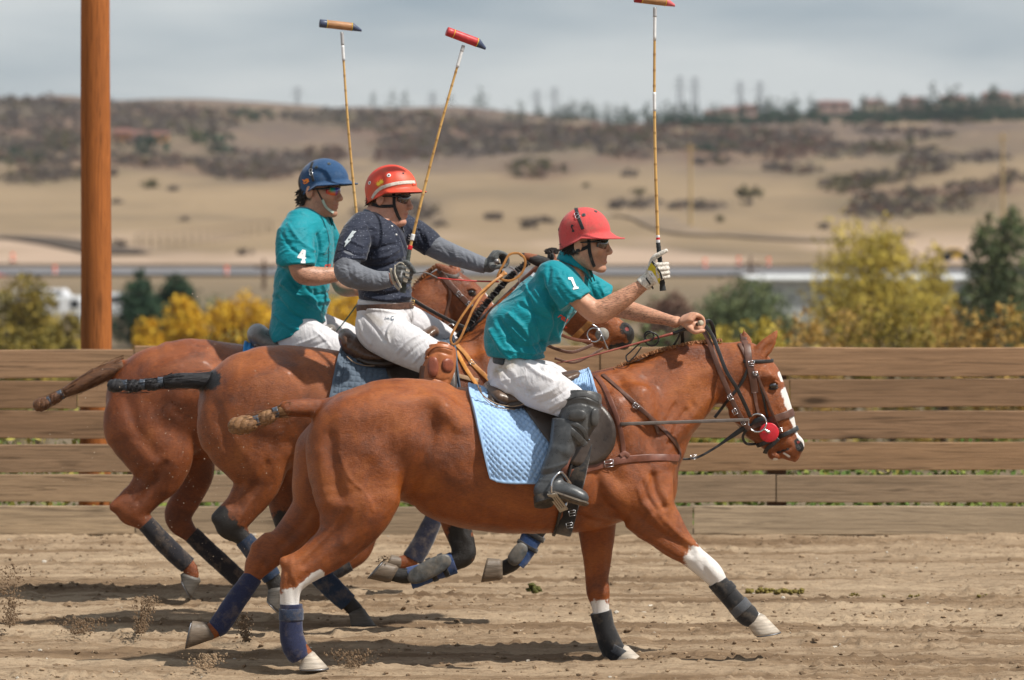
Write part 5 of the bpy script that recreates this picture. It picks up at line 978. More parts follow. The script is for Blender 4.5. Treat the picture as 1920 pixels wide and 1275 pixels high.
V, Fc = drape('h3', [(458, 645, 462, 730), (500, 650, 505, 735), (560, 650, 570, 735), (620, 642, 630, 720), (640, 638, 652, 715)], diamond=False); meshobj('pad', V, Fc, padm('bright blue quilt', (.02, .26, .62)), p3); bvp3 = BVHTree.FromPolygons([tuple(v) for v in V], Fc)
def saddle(key, label, fr, tubes, panel, flap, bvs, seatm, flapm, pipe, vox=.007):
    root = thing('saddle', label, 'saddle', fr.p(tubes[0][0][0], tubes[0][0][1])); allp = [q for t in tubes for q in t]; pts = np.array([fr.p(q[0], q[1], q[4]) for q in allp]); v = Vol(pts.min(0)-.25, pts.max(0)+.25, vox)
    for t in tubes: tubepx(v, fr, t, .03)
    V, Q = v.mesh(2); meshobj('seat', V, Q, seatm, root)
    if panel:
        v = Vol(pts.min(0)-.28, pts.max(0)+.28, vox)
        for t in panel: tubepx(v, fr, t, .03)
        V, Q = v.mesh(2); meshobj('panel', V, Q, flapm, root)
    V, Fc = patch(bvs, flap, .014, .006, smooth=8, nr=10); f = meshobj('flap', V, Fc, flapm, root)
    for ln, lat, r_ in pipe:
        V, Fc = sweep([fr.p(x, y, lat) for x, y in ln], r_, n=6, sub=5); meshobj('piping', V, Fc, leather('pale piping', (.30, .20, .12)), root)
    return root
S1 = saddle('h1', 'dark brown leather saddle on the light blue cloth', FR1, [[(902, 716, 14, .15, 0), (920, 733, 23, .19, 0), (955, 745, 22, .19, 0), (1000, 738, 16, .17, 0), (1045, 716, 15, .13, 0), (1078, 704, 11, .08, 0)]],
   [[(916, 742, 17, .18, 0), (938, 756, 17, .20, 0), (975, 752, 16, .20, 0), (1030, 740, 14, .18, 0)]],
   [(978, 760), (1020, 745), (1080, 740), (1125, 758), (1148, 785), (1155, 815), (1148, 845), (1125, 868), (1100, 873), (1075, 872), (1050, 855), (1020, 818)], [bvp1, bv1], leather('saddle seat brown', (.10, .058, .036), .32, .3), dkb,
   [([(895, 720), (903, 738), (928, 756), (960, 762), (985, 757)], -.20, .003), ([(900, 726), (908, 746), (932, 763), (966, 768)], -.205, .002)])
S2 = saddle('h2', 'glossy brown saddle on the slate grey cloth', FR2, [[(648, 630, 14, .14, 0), (660, 647, 21, .18, 0), (690, 664, 20, .19, 0), (735, 664, 15, .18, 0), (785, 640, 15, .14, 0), (812, 622, 12, .08, 0)]],
   [[(655, 660, 12, .15, 0), (690, 676, 14, .20, 0), (730, 678, 14, .20, 0), (780, 668, 14, .18, 0)]],
   [(716, 668), (770, 655), (815, 645), (845, 665), (856, 700), (850, 745), (800, 760), (745, 740)], [bvp2, bv2], sadl, dkb, [([(650, 668), (665, 680), (690, 686), (716, 684)], -.195, .0025)])
S3 = saddle('h3', 'grey worn saddle with high cantle on the rearmost horse', FR3, [[(471, 609, 14, .14, 0), (483, 627, 20, .17, 0), (508, 642, 19, .19, 0), (550, 646, 15, .18, 0), (595, 630, 14, .13, 0), (620, 618, 12, .08, 0)]],
   [[(475, 642, 12, .15, 0), (520, 656, 12, .20, 0), (580, 650, 12, .18, 0)]], [(545, 650), (600, 640), (640, 650), (645, 690), (600, 720), (560, 700)], [bvp3, bv3], leather('worn grey saddle', (.17, .15, .135), .32, .4), sadl, [])
def girth(root, key, px, py, dx, dy, w=.085, rad=.6, m_=None):
    fr = HORSES[key]['fr']; c = fr.p(px, py); u = np.array([dx, 0, -dy], float); V, Fc = loopstrap(HORSES[key]['bvh'], c, u, (0, 1, 0), rad, w, .010, .006, 90, -128, 128); meshobj('girth', V, Fc, m_ or neo, root)
    for s_ in (-1, 1):
        a = np.array([-u[2], 0, u[0]])/np.linalg.norm(u)*s_*w*.42; V, Fc = loopstrap(HORSES[key]['bvh'], c+a, u, (0, 1, 0), rad, .014, .014, .009, 90, -126, 126); meshobj('girth_edge', V, Fc, blkl, root)
girth(S1, 'h1', 1075, 900, -.22, 1, .085); girth(S2, 'h2', 800, 820, -.1, 1, .08); girth(S3, 'h3', 610, 800, -.1, 1, .08)
multi(S1, 'girth_buckle', [buckle(1073, 962, FR1, -.305, 6, 10), buckle(1068, 985, FR1, -.27, 6, 10)], simple('dull buckle', (.3, .3, .31), .4, .5, metal=.9))
# ---- front horse breastplate
bp = thing('breastplate', 'red brown leather breastplate round the front horse chest and neck', 'breastplate', FR1.p(1270, 860))
multi(bp, 'chest_strap', [strap(bv1, [(1062, 889), (1100, 879), (1135, 870), (1165, 863), (1200, 859), (1240, 858), (1272, 859)], .034, .005, .004, 10)], rbrn)
multi(bp, 'neck_strap', [strap(bv1, [(1274, 861), (1271, 839), (1249, 811), (1215, 779), (1174, 742), (1130, 703)], .020, .004, .004, 10), strap(bv1, [(1215, 779), (1226, 795), (1233, 812)], .018, .004, .007, 8)], brn)
multi(bp, 'wither_strap', [strap(bv1, [(1117, 705), (1130, 722), (1142, 745), (1155, 778), (1163, 805), (1168, 835), (1170, 862)], .022, .004, .004, 10), strap(bv1, [(1162, 856), (1170, 850), (1178, 856)], .022, .006, .008, 4)], rbrn)
multi(bp, 'martingale', [ribbon(catmull([FR1.p(x, y, l) for x, y, l in ((1276, 861, -.02), (1306, 858, -.02), (1340, 840, -.02), (1372, 818, -.03), (1397, 801, -.05), (1415, 790, -.075), (1432, 784, -.085))], 6), np.tile([0, -1., .2], (37, 1)), np.interp(np.arange(37), [0, 14, 20, 36], [.010, .012, .024, .024]), .005)], blkl)
hb = cast(bv1, 1142, 868); multi(bp, 'buckle', [buckle(1142, 869, FR1, 0, 8, 8, hb[0][1]-.014), buckle(1192, 761, FR1, 0, 5, -40, cast(bv1, 1192, 761)[0][1]-.011), buckle(1300, 857, FR1, -.03, 5, 5)], steelm)
multi(bp, 'draw_rein', [ribbon(np.linspace(P(1163, 795, cast(bv1, 1163, 795)[0][1]-.012), FR1.p(1404, 787, -.11), 14), np.tile([0, -1., .1], (14, 1)), .016, .004)], greyb)
# ---- bridles
def headloop(bv, fr, a, b, w, m_, root, name, rad=.3, off=.004, th=.005, full=True):
    """band right round the head in the plane through photo points a, b"""
    A_ = fr.p(*a); B_ = fr.p(*b); c = (A_+B_)/2; V, Fc = loopstrap(bv, c, B_-A_, (0, 1, 0), rad, w, th, off, 60, 0, 360 if full else 180); return meshobj(name, V, Fc, m_, root)
b1 = thing('bridle', 'brown leather bridle with red bit disc on the front horse', 'bridle', FR1.p(1420, 700))
headloop(bv1, FR1, (1424, 792), (1489, 771), .036, brn, b1, 'noseband'); headloop(bv1, FR1, (1440, 826), (1499, 800), .022, blkl, b1, 'drop_noseband', off=.008)
multi(b1, 'headpiece', [strap(bv1, [(1400, 646), (1402, 660), (1404, 678), (1409, 700), (1413, 720), (1415, 737)], .036, .005, .005, 8), strap(bv1, [(1386, 645), (1392, 656), (1400, 672)], .018, .005, .004, 5), strap(bv1, [(1414, 735), (1417, 760), (1422, 780)], .018, .004, .006, 6), strap(bv1, [(1420, 705), (1434, 740), (1448, 775), (1461, 803)], .014, .004, .007, 8)], brn)
multi(b1, 'cheek_strap', [strap(bv1, [(1419, 700), (1430, 740), (1440, 782)], .011, .004, .006, 8), strap(bv1, [(1403, 690), (1390, 718), (1372, 742), (1356, 762), (1340, 783)], .014, .004, .004, 8)], blkl)
V, Fc = loopstrap(bv1, FR1.p(1424, 676), (1, 0, 0), (0, 1, 0), .3, .016, .006, .004, 50, -130, 130); meshobj('browband', V, Fc, blkl, b1)
V, Fc = loopstrap(bv1, FR1.p(1400, 690), FR1.p(1396, 640)-FR1.p(1400, 690), (0, 1, 0), .3, .030, .005, .003, 50, -85, 85); meshobj('crownpiece', V, Fc, brn, b1)
V, Fc = torus(FR1.p(1420, 793, -.088), FR1.m(17), .0045, (.15, 1, 0)); meshobj('bit_ring', V, Fc, steelm, b1)
V, Fc = sweep([FR1.p(1442, 811, -.072), FR1.p(1442, 811, -.078), FR1.p(1442, 811, -.088), FR1.p(1442, 811, -.09)], [FR1.m(17.5), FR1.m(18.5), FR1.m(18.5), FR1.m(17)], n=36, sub=1, lat=(1, 0, 0)); meshobj('bit_disc', V, Fc, simple('red rubber disc', (.62, .016, .03), .4, .5, .25, 60, .001, dirt=((.15, .02, .02), 30, .6)), b1)
V, Fc = sweep([FR1.p(1432, 803, -.094), FR1.p(1436, 807, -.097), FR1.p(1443, 811, -.097)], [.006, .006, .009], n=10, sub=2); meshobj('bit_pin', V, Fc, steelm, b1)
multi(b1, 'buckle', [buckle(1409, 681, FR1, 0, 5.5, 0, cast(bv1, 1409, 681)[0][1]-.012), buckle(1463, 806, FR1, -.085, 4, 20), buckle(1416, 700, FR1, 0, 4, 0, cast(bv1, 1416, 700)[0][1]-.012)], steelm)
multi(b1, 'lip_strap', [ribbon(catmull([FR1.p(x, y, l) for x, y, l in ((1460, 822, -.06), (1448, 834, -.055), (1438, 842, -.045), (1434, 850, -.02))], 5), np.tile([0, -1., 0], (16, 1)), .02, .004), ribbon(catmull([FR1.p(x, y, l) for x, y, l in ((1405, 800, -.07), (1393, 818, -.05), (1400, 832, -.03), (1420, 832, 0))], 5), np.tile([0, -1., 0], (16, 1)), .013, .004)], blkl)
def rein(root, name, fr, pts, w, m_, th=.004):
    P_ = catmull([fr.p(*q) for q in pts], 7); n = len(P_); T = np.gradient(P_, axis=0); N_ = np.tile([.0, -1., .0], (n, 1)); V, Fc = ribbon(P_, N_, w, th); return meshobj(name, V, Fc, m_, root)
rein(b1, 'rein', FR1, [(1316, 616, .02), (1326, 632, -.03), (1338, 665, -.085), (1350, 697, -.105), (1364, 730, -.115), (1381, 768, -.115), (1398, 797, -.108), (1406, 805, -.100)], .024, brn)
rein(b1, 'rein', FR1, [(1322, 610, .0), (1336, 630, -.05), (1348, 660, -.09), (1362, 696, -.115), (1381, 727, -.12), (1396, 757, -.11), (1407, 782, -.098)], .018, blkl)
rein(b1, 'rein', FR1, [(1318, 606, .06), (1330, 602, .07), (1337, 615, .08), (1342, 640, .10), (1356, 680, .12), (1385, 730, .12), (1410, 780, .10)], .018, blkl)
multi(b1, 'rein_buckle', [buckle(1369, 745, FR1, -.120, 5, -60), buckle(1378, 772, FR1, -.12, 5, -60), buckle(1393, 793, FR1, -.113, 4, -60)], steelm)
b2 = thing('bridle', 'bridle with tan cheek strap and grey bit disc on the middle horse', 'bridle', FR2.p(1070, 560))
headloop(bv2, FR2, (1090, 620), (1126, 584), .030, tanl, b2, 'noseband'); headloop(bv2, FR2, (1050, 578), (1060, 505), .02, brn, b2, 'cheek_band')
V, Fc = sweep([FR2.p(1129, 627, -.075), FR2.p(1129, 627, -.088)], FR2.m(13), n=30, sub=1, lat=(1, 0, 0)); meshobj('bit_disc', V, Fc, simple('grey leather disc', (.25, .23, .2), .6, .3, .3, 50, .001), b2)
V, Fc = torus(FR2.p(1114, 628, -.095), FR2.m(13), .004, (.2, 1, 0)); meshobj('bit_ring', V, Fc, steelm, b2)
V, Fc = sweep([FR2.p(1110, 608, -.1), FR2.p(1124, 618, -.1), FR2.p(1133, 640, -.1), FR2.p(1140, 655, -.09)], .004, n=8, sub=4); meshobj('bit_shank', V, Fc, steelm, b2)
rein(b2, 'rein', FR2, [(1108, 640, -.1), (1080, 637, -.14), (1050, 626, -.2), (1020, 600, -.15), (960, 540, -.08)], .016, rbrn); rein(b2, 'rein', FR2, [(1112, 646, -.1), (1075, 660, -.14), (1045, 655, -.16), (1010, 640, -.2)], .016, brn)
rein(b2, 'rein', FR2, [(1132, 652, -.09), (1105, 668, -.12), (1075, 680, -.14), (1040, 672, -.16)], .012, brn)
rein(b2, 'rein', FR2, [(950, 512, -.16), (925, 528, -.2), (897, 553, -.22), (873, 583, -.23), (856, 610, -.23), (845, 634, -.23), (850, 646, -.23), (862, 636, -.235), (873, 612, -.235), (888, 578, -.23), (910, 545, -.2), (940, 515, -.17)], .012, tanl)
rein(b2, 'rein', FR2, [(948, 512, -.17), (933, 519, -.18), (945, 494, -.19), (956, 477, -.19), (975, 476, -.19), (985, 490, -.19), (978, 512, -.18), (958, 526, -.18), (938, 522, -.17), (946, 508, -.16)], .012, tanl)
rein(b2, 'rein', FR2, [(955, 500, -.15), (968, 510, -.14), (974, 530, -.13), (980, 545, -.12)], .008, steelm)
bp2 = thing('breastplate', 'tan leather breastplate on the bay horse neck', 'breastplate', FR2.p(880, 690))
multi(bp2, 'neck_strap', [strap(bv2, [(857, 648), (872, 664), (888, 684), (912, 707), (930, 728)], .022, .005, .004, 8)], tanl); multi(bp2, 'martingale_strap', [strap(bv2, [(856, 660), (868, 682), (880, 702), (893, 722)], .020, .005, .006, 8)], leather('orange leather', (.62, .26, .05), .45)); multi(bp2, 'buckle', [buckle(885, 680, FR2, 0, 5, -45, cast(bv2, 885, 680)[0][1]-.012)], steelm)
multi(bp2, 'side_strap', [strap(bv2, [(856, 704), (875, 709), (896, 714)], .022, .005, .004, 8)], leather('pale tan leather', (.42, .27, .15), .5))
b3 = thing('bridle', 'brown leather bridle on the rearmost horse, black reins leading back', 'bridle', FR3.p(850, 540))
multi(b3, 'browband', [strap(bv3, [(822, 508), (838, 516), (855, 518), (868, 508)], .020, .005, .004, 6)], greyb)
multi(b3, 'cheek_strap', [strap(bv3, [(826, 510), (840, 530), (858, 550), (878, 570), (900, 590), (925, 612)], .034, .005, .005, 8)], brn); multi(b3, 'throat_strap', [strap(bv3, [(841, 530), (844, 555), (838, 580), (831, 602)], .016, .004, .004, 8)], brn)
multi(b3, 'noseband', [strap(bv3, [(885, 610), (905, 598), (925, 580)], .03, .005, .004, 8)], brn); multi(b3, 'buckle', [buckle(861, 552, FR3, 0, 5, -45, cast(bv3, 861, 552)[0][1]-.012), buckle(880, 571, FR3, 0, 5, -45, cast(bv3, 880, 571)[0][1]-.012)], steelm)
rein(b3, 'rein', FR3, [(760, 552, -.12), (790, 572, -.13), (830, 594, -.13), (866, 612, -.12), (890, 618, -.1)], .020, blkl); rein(b3, 'rein', FR3, [(755, 568, -.12), (790, 590, -.13), (815, 603, -.13), (842, 614, -.12)], .022, brn)
V, Fc = torus(FR3.p(846, 614, -.13), FR3.m(7), .003); meshobj('rein_ring', V, Fc, steelm, b3)
# ---------------------------------------------------------------- riders
def head_sdf(v, O, f, u, s=1.0, neck=None):
    """adult head in its own axes: f forward, u up; O = between the ears"""
    f = np.asarray(f, float); f /= np.linalg.norm(f); u = np.asarray(u, float); u = u-f*(u@f); u /= np.linalg.norm(u); sd = np.cross(u, f); A = np.array([f, sd, u])
    q = lambda a, b, c: O+(f*a+sd*b+u*c)*s
    E = lambda c, r, k=.02, op='+': v.ell(q(*c), np.array(r)*s, k=k*s, op=op, axes=A)
    E((-.006, 0, .040), (.084, .070, .080)); E((.045, 0, -.015), (.056, .060, .085), .03); E((.02, 0, -.055), (.062, .054, .045), .03)
    for b in (-1, 1):
        v.tube([q(-.002, b*.050, -.045), q(.035, b*.045, -.085), q(.074, b*.020, -.104)], [.018*s, .016*s, .014*s], k=.025*s, lat=sd)
        E((.070, b*.044, -.022), (.022, .020, .018), .02); E((.092, b*.030, .022), (.012, .022, .008), .014); E((.104, b*.031, -.002), (.013, .017, .012), .008, '-'); E((.088, b*.030, -.003), (.012, .013, .012), .004)
        E((.113, b*.013, -.036), (.010, .008, .008), .008); E((-.008, b*.0775, -.006), (.018, .010, .031), .006); E((-.003, b*.088, -.004), (.009, .007, .018), .003, '-')
    E((.086, 0, -.102), (.017, .021, .015), .02); E((.084, 0, -.056), (.017, .027, .024), .02); v.tube([q(.096, 0, .016), q(.108, 0, -.010), q(.119, 0, -.029)], [.008*s, .0092*s, .0098*s], k=.016*s, lat=sd)
    v.tube([q(.088, -.022, -.062), q(.1035, 0, -.060), q(.088, .022, -.062)], [.004*s, .0065*s, .004*s], k=.006*s, lat=u); v.tube([q(.086, -.020, -.075), q(.100, 0, -.0755), q(.086, .020, -.075)], [.004*s, .007*s, .004*s], k=.006*s, lat=u)
    v.tube([q(.092, -.023, -.0675), q(.109, 0, -.0675), q(.092, .023, -.0675)], [.0022*s]*3, k=.003*s, op='-', lat=u)
    if neck is not None: v.tube([q(-.018, 0, -.045)]+neck[0], [.056*s]+neck[1], k=.03)
    return q, f, u, sd
def fist(v, C, a, p, W, s=1.0, r=1.0, thumb='wrap', order=1, index=None):
    """hand closed round a rod: C centre on the rod, a rod axis (index side), p from rod to palm, W wrist; four fingers and a thumb"""
    a = np.asarray(a, float); a /= np.linalg.norm(a); p = np.asarray(p, float); p = p-a*(p@a); p /= np.linalg.norm(p); qd = np.cross(a, p)*order
    pol = lambda ang, rad, off: C+(p*math.cos(math.radians(ang))+qd*math.sin(math.radians(ang)))*rad*s+a*off*s
    kn = []
    for j, (o, L_, rf) in enumerate(((.033, 1.0, .0100), (.011, 1.06, .0104), (-.011, 1.0, .0100), (-.032, .88, .0088))):
        ch = [pol(-8, .046, o*.8), pol(38, .050*L_, o), pol(92, .043*L_, o), pol(150, .034, o*.98), pol(205, .029, o*.95)]
        if index is not None and j == 0: ch = [pol(-8, .046, o*.8), pol(38, .050, o)]+[np.asarray(x) for x in index]
        v.tube(ch, np.array([.012, rf*1.08, rf, rf*.93, rf*.85][:len(ch)])*s*r, k=.005*s, lat=a, sub=3); kn.append(pol(20, .045, o*.8)); v.ell(ch[1], [rf*1.22*s*r]*3, k=.005)
    palm = (kn[0]+kn[3])/2; mid = W*.35+palm*.65
    v.tube([W, W*.7+mid*.3, mid, palm], np.array([.021, .020, .0165, .014])*s*r, np.array([.027, .032, .042, .042])*s*r, k=.014, lat=a)
    if thumb == 'wrap': th = [W*.55+pol(-20, .04, .02)*.45, pol(-48, .046, .028), pol(-95, .040, .034), pol(-150, .031, .036)]
    elif thumb == 'none': th = None
    else: th = [W*.5+pol(-20, .04, .02)*.5]+[np.asarray(x) for x in thumb]
    if th is not None: v.tube(th, np.linspace(.0155, .0098, len(th))*s*r, k=.012, lat=a, sub=3)
def skinm(name, c, stub=0.):
    t = NT(name); n = t.noise(20, 4, .6); c = np.array(c); col = t.ramp(n, [(.3, tuple(c*.82)), (.7, tuple(c*1.12))]); col = t.mix(t.ramp(t.noise(70, 3, .6), [(.5, 0), (.75, .35)]), col, tuple(c*np.array([.75, .55, .5])))
    hair = t.noise(110, 3, .7, stretch=(.5, 1, 2.5), rot=(0, .6, 0)); col = t.mix(t.math('MULTIPLY', t.ramp(hair, [(.48, 0), (.62, .65)]), t.attr('arm')), col, (.045, .025, .016))
    col = t.mix(t.math('MULTIPLY', t.attr('stubble'), t.ramp(t.noise(300, 2), [(.38, .12), (.62, .8)])), col, (.10, .06, .045)); col = t.mix(t.attr('lip'), col, (.42, .14, .12)); col = t.mix(t.attr('hair'), col, (.018, .012, .009))
    t.set(col, .48, .4, Subsurface_Weight=.08, Subsurface_Scale=.01); t.bump(t.noise(240, 3), .0008, .5, t.new('ShaderNodeBump', {'Height': n, 'Distance': .003, 'Strength': .3}).outputs[0]); return t.m
def shirtm(name, c, rough=.62, dots=False, sheen=.25):
    t = NT(name); n = t.noise(8, 4, .6); c = np.array(c); col = t.ramp(n, [(.3, tuple(c*.86)), (.7, tuple(np.minimum(c*1.12, .95)))])
    if dots:
        v_ = t.new('ShaderNodeTexVoronoi', {'Vector': t.tc.outputs['Object'], 'Scale': 75., 'Randomness': .5}).outputs['Distance']; col = t.mix(t.ramp(v_, [(.12, .6), (.2, 0)]), col, (.30, .33, .42))
    t.set(col, rough, .25, Sheen_Weight=sheen, Sheen_Roughness=.4)
    w = t.noise(9, 3, .55, stretch=(1.3, 1, 2.2), rot=(0, .5, 0), dist=1.4); t.bump(t.noise(420, 2), .0006, .4, t.new('ShaderNodeBump', {'Height': w, 'Distance': .022, 'Strength': .55}).outputs[0]); return t.m
def breechm(name, dirt):
    t = NT(name); n = t.noise(7, 4, .6); d = t.noise(11, 5, .65); col = t.ramp(n, [(.3, (.56, .54, .56)), (.7, (.70, .69, .70))]); col = t.mix(t.ramp(d, [(.58, 0), (.78, dirt)]), col, (.30, .25, .17)); col = t.mix(t.attr('stain'), col, (.26, .19, .07))
    t.set(col, .8, .2, Sheen_Weight=.15); w = t.noise(11, 3, .55, stretch=(2, 1, 1.2), rot=(0, -.6, 0), dist=1.2); t.bump(t.noise(420, 2), .0005, .4, t.new('ShaderNodeBump', {'Height': w, 'Distance': .014, 'Strength': .5}).outputs[0]); return t.m
def helmet(root, O, f, u, s, cmat, under, brim, dome=(.132, .112, .128), backdrop=.045, tilt=0., style=1):
    """polo helmet: ribbed dome with a peak all round that is longest in front"""
    f = np.asarray(f, float); f /= np.linalg.norm(f); u = u-f*(np.asarray(u)@f); u /= np.linalg.norm(u); f, u = f*math.cos(tilt)+u*math.sin(tilt), u*math.cos(tilt)-f*math.sin(tilt); sd = np.cross(u, f); C = O; n = 72; ph = np.linspace(0, 2*math.pi, n, endpoint=False); R = []; a, b, c = np.array(dome)*s
    cf = np.cos(ph); front = np.clip(cf, 0, 1); back = np.clip(-cf, 0, 1)
    def P_(th, ex=0., dn=0.): return C+np.outer((a*np.sin(th)+ex)*np.cos(ph), f)+np.outer((b*np.sin(th)+ex)*np.sin(ph), sd)+np.outer(c*np.cos(th)-dn, u)
    for th in np.radians([1, 8, 16, 24, 32, 40, 48, 56, 64, 71, 77, 82, 86]): 
        seam = .0012*s*np.minimum(1, np.abs(np.sin(ph*3+.5))*8); R.append(P_(th, seam if th > .2 else 0))
    drop = backdrop*s*back**.8
    w = (brim*front**1.1+.018*np.clip(1-back*1.6, 0, 1))*s                          # peak width round the rim
    R.append(P_(math.radians(89), 0, .002*s+drop*.3)); R.append(P_(math.radians(90), .001*s, .006*s+drop*.7)); nd = len(R)
    R.append(P_(math.radians(90), .003*s+w*.35, .010*s+drop+w*.28)); R.append(P_(math.radians(90), .003*s+w*.75, .012*s+drop+w*.42)); R.append(P_(math.radians(90), .003*s+w, .013*s+drop+w*.44)); R.append(P_(math.radians(90), .002*s+w, .019*s+drop+w*.44))
    nu = len(R)
    R.append(P_(math.radians(90), .001*s+w*.6, .018*s+drop+w*.36)); R.append(P_(math.radians(90), -.008*s, .012*s+drop)); R.append(P_(math.radians(90), -.012*s, -.01*s)); R.append(P_(math.radians(55), -.012*s, 0)); R.append(P_(math.radians(20), -.012*s, .005))
    V, Fc = loftrings(R, False); mi = [1 if (i//n) >= nu-1 else 0 for i in range(len(Fc))]; V = np.vstack([V, [C+u*c, C+u*(c-.012*s)]]); o = len(R)*n
    for j in range(n): Fc.append((o, j, (j+1) % n)); mi.append(0); Fc.append((o+1, (len(R)-1)*n+(j+1) % n, (len(R)-1)*n+j)); mi.append(1)
    h = meshobj('helmet', V, Fc, None, root, mats=[cmat, under], midx=mi); b_ = BVHTree.FromPolygons([tuple(x) for x in V], Fc)
    return h, b_, (C, f, u, sd)
def fity(bv, pp, off):
    """smooth depth under a mark: quadratic fit of the surface, pushed out so that no part sinks in"""
    lo, hi = pp.min(0)-.5, pp.max(0)+.5; g = np.array([(x, y) for x in np.linspace(lo[0], hi[0], 9) for y in np.linspace(lo[1], hi[1], 9)]); g = np.vstack([g, pp[:60]]); Y = []; G = []
    for q in g:
        h = cast(bv, *q)
        if h is not None: Y.append(h[0][1]); G.append(q)
    if len(Y) < 7: return None
    G = np.array(G); Y = np.array(Y); m = np.median(Y); k = np.abs(Y-m) < .06; G, Y = G[k], Y[k]; c = pp.mean(0); B = lambda a: np.column_stack([np.ones(len(a)), a-c, (a-c)**2, (a[:, 0]-c[0])*(a[:, 1]-c[1])]); w = np.linalg.lstsq(B(G), Y, rcond=None)[0]; r_ = max(0, np.percentile(B(G)@w-Y, 96))
    return np.maximum(B(pp)@w-min(r_, .006)-off, Y.min()-.01)
def decal(bv, polys, mat, root, name, off=.0012, Yfb=None, sub=2):
    """thin printed or stitched mark lying on a surface; polys are lists of photo-pixel points"""
    Vs = []; Fs = []; o = 0
    for pl in polys:
        pl = np.array(pl, float); pts = np.array([a*(1-t)+b*t for a, b in zip(pl, np.roll(pl, -1, 0)) for t in np.linspace(0, 1, sub, endpoint=False)]); ys = fity(bv, pts, off)
        if ys is None: continue
        V3 = [P(q[0], q[1], y) for q, y in zip(pts, ys)]; k = len(V3); Vs += V3+[x+np.array([0, .0015, 0]) for x in V3]; Fs.append(tuple(range(o, o+k))); Fs += [(o+i, o+k+i, o+k+(i+1) % k, o+(i+1) % k) for i in range(k)]; o += 2*k
    return meshobj(name, np.array(Vs), Fs, mat, root, smooth=False) if Vs else None
def textdecal(bv, txt, px, py, size, ang, mat, root, name='lettering', off=.0012, bold=0., shear=0., Yfb=None):
    """lettering on a surface; px, py lower left in photo pixels, size = letter height in pixels"""
    c = bpy.data.curves.new('t', 'FONT'); c.body = txt; c.size = 1; c.resolution_u = 3; c.offset = bold; c.shear = shear; o = bpy.data.objects.new('t', c); COL.objects.link(o); bpy.context.view_layer.update()
    m = o.evaluated_get(bpy.context.evaluated_depsgraph_get()).to_mesh(); V = np.array([v.co[:2] for v in m.vertices]); Fc = [tuple(p_.vertices) for p_ in m.polygons]; o.to_mesh_clear(); bpy.data.objects.remove(o); bpy.data.curves.remove(c)
    if not len(V): return
    V = V*size/.72; a = math.radians(ang); pp = np.column_stack([px+V[:, 0]*math.cos(a)-V[:, 1]*math.sin(a), py-(V[:, 0]*math.sin(a)+V[:, 1]*math.cos(a))]); ys = fity(bv, pp, off)
    if ys is None:
        if Yfb is None: return
        ys = np.full(len(pp), Yfb)
    return meshobj(name, np.array([P(q[0], q[1], y) for q, y in zip(pp, ys)]), Fc, mat, root, smooth=False)
white = simple('white print', (.78, .78, .78), .6, .3, .05, 50, 0); redp = simple('orange red print', (.75, .07, .03), .6, .3, .1, 50, 0); blackp = simple('black print', (.02, .02, .022), .5, .4, .2, 50, 0); yellowp = simple('yellow print', (.72, .48, .05), .6, .3, .2, 50, 0)
def collar(root, fr, ringc, mat, w=.045, th=.006):
    """folded shirt collar: points (px, py, lat) round the neck, starting and ending at the front opening"""
    P_ = catmull([fr.p(*q) for q in ringc], 5); c = P_.mean(0); n = len(P_); T = np.gradient(P_, axis=0); R = []
    for i, (p_, t) in enumerate(zip(P_, T)):
        t = t/np.linalg.norm(t); out = p_-c; out[2] = 0; out = out-t*(out@t); out /= np.linalg.norm(out); dn = np.array([0, 0, -1.]); e = w*(1+.25*(abs(i/(n-1)-.5)*2)**4)
        R.append(np.array([p_-out*.004, p_+np.array([0, 0, .006]), p_+out*.006+np.array([0, 0, .004]), p_+out*.016+dn*e*.55, p_+out*.022+dn*e, p_+out*.016+dn*e*1.02, p_+out*.008+dn*e*.5, p_-out*.006+dn*e*.8]))
    V, Fc = loftrings(R); return meshobj('collar', V, Fc, mat, root)
def lens(root, q, s, mat, fm, w=.036, h=.018, name='sunglasses', bv=None):
    """wraparound glasses in head axes given by q(forward, side, up)"""
    n = 22; R0 = []; 
    for i in range(n+1):
        a = -1.12+2.24*i/n; fx = .108-.040*(1-math.cos(a))*1.3; sy = .070*math.sin(a)/math.sin(1.12)*.98; nb = math.exp(-(a/.16)**2); top = .021-.003*abs(a); bot = -.019+.016*nb+.010*max(0, abs(a)-.75)/.4
        o = np.array([q(fx-.008, sy*.96, top), q(fx, sy, top), q(fx+.002, sy*1.01, (top+bot)/2), q(fx-.002, sy, bot), q(fx-.010, sy*.96, bot)]); R0.append(o)
    V, Fc = loftrings(R0); m = meshobj(name, V, Fc, mat, root)
    parts = [sweep([q(.108-.040*(1-math.cos(a))*1.3+.001, .070*math.sin(a)/math.sin(1.12)*.98, .0215-.003*abs(a)) for a in np.linspace(-1.12, 1.12, 16)], .0026*s, n=8, sub=1)]
    for b in (-1, 1): parts.append(sweep([q(.085, b*.0690, .014), q(.05, b*.0770, .010), q(.0, b*.0800, .006)], [.0065*s, .0040*s, .003*s], n=8, sub=3))
    V, Fc = join(parts); meshobj('glasses_frame', V, Fc, fm, root)
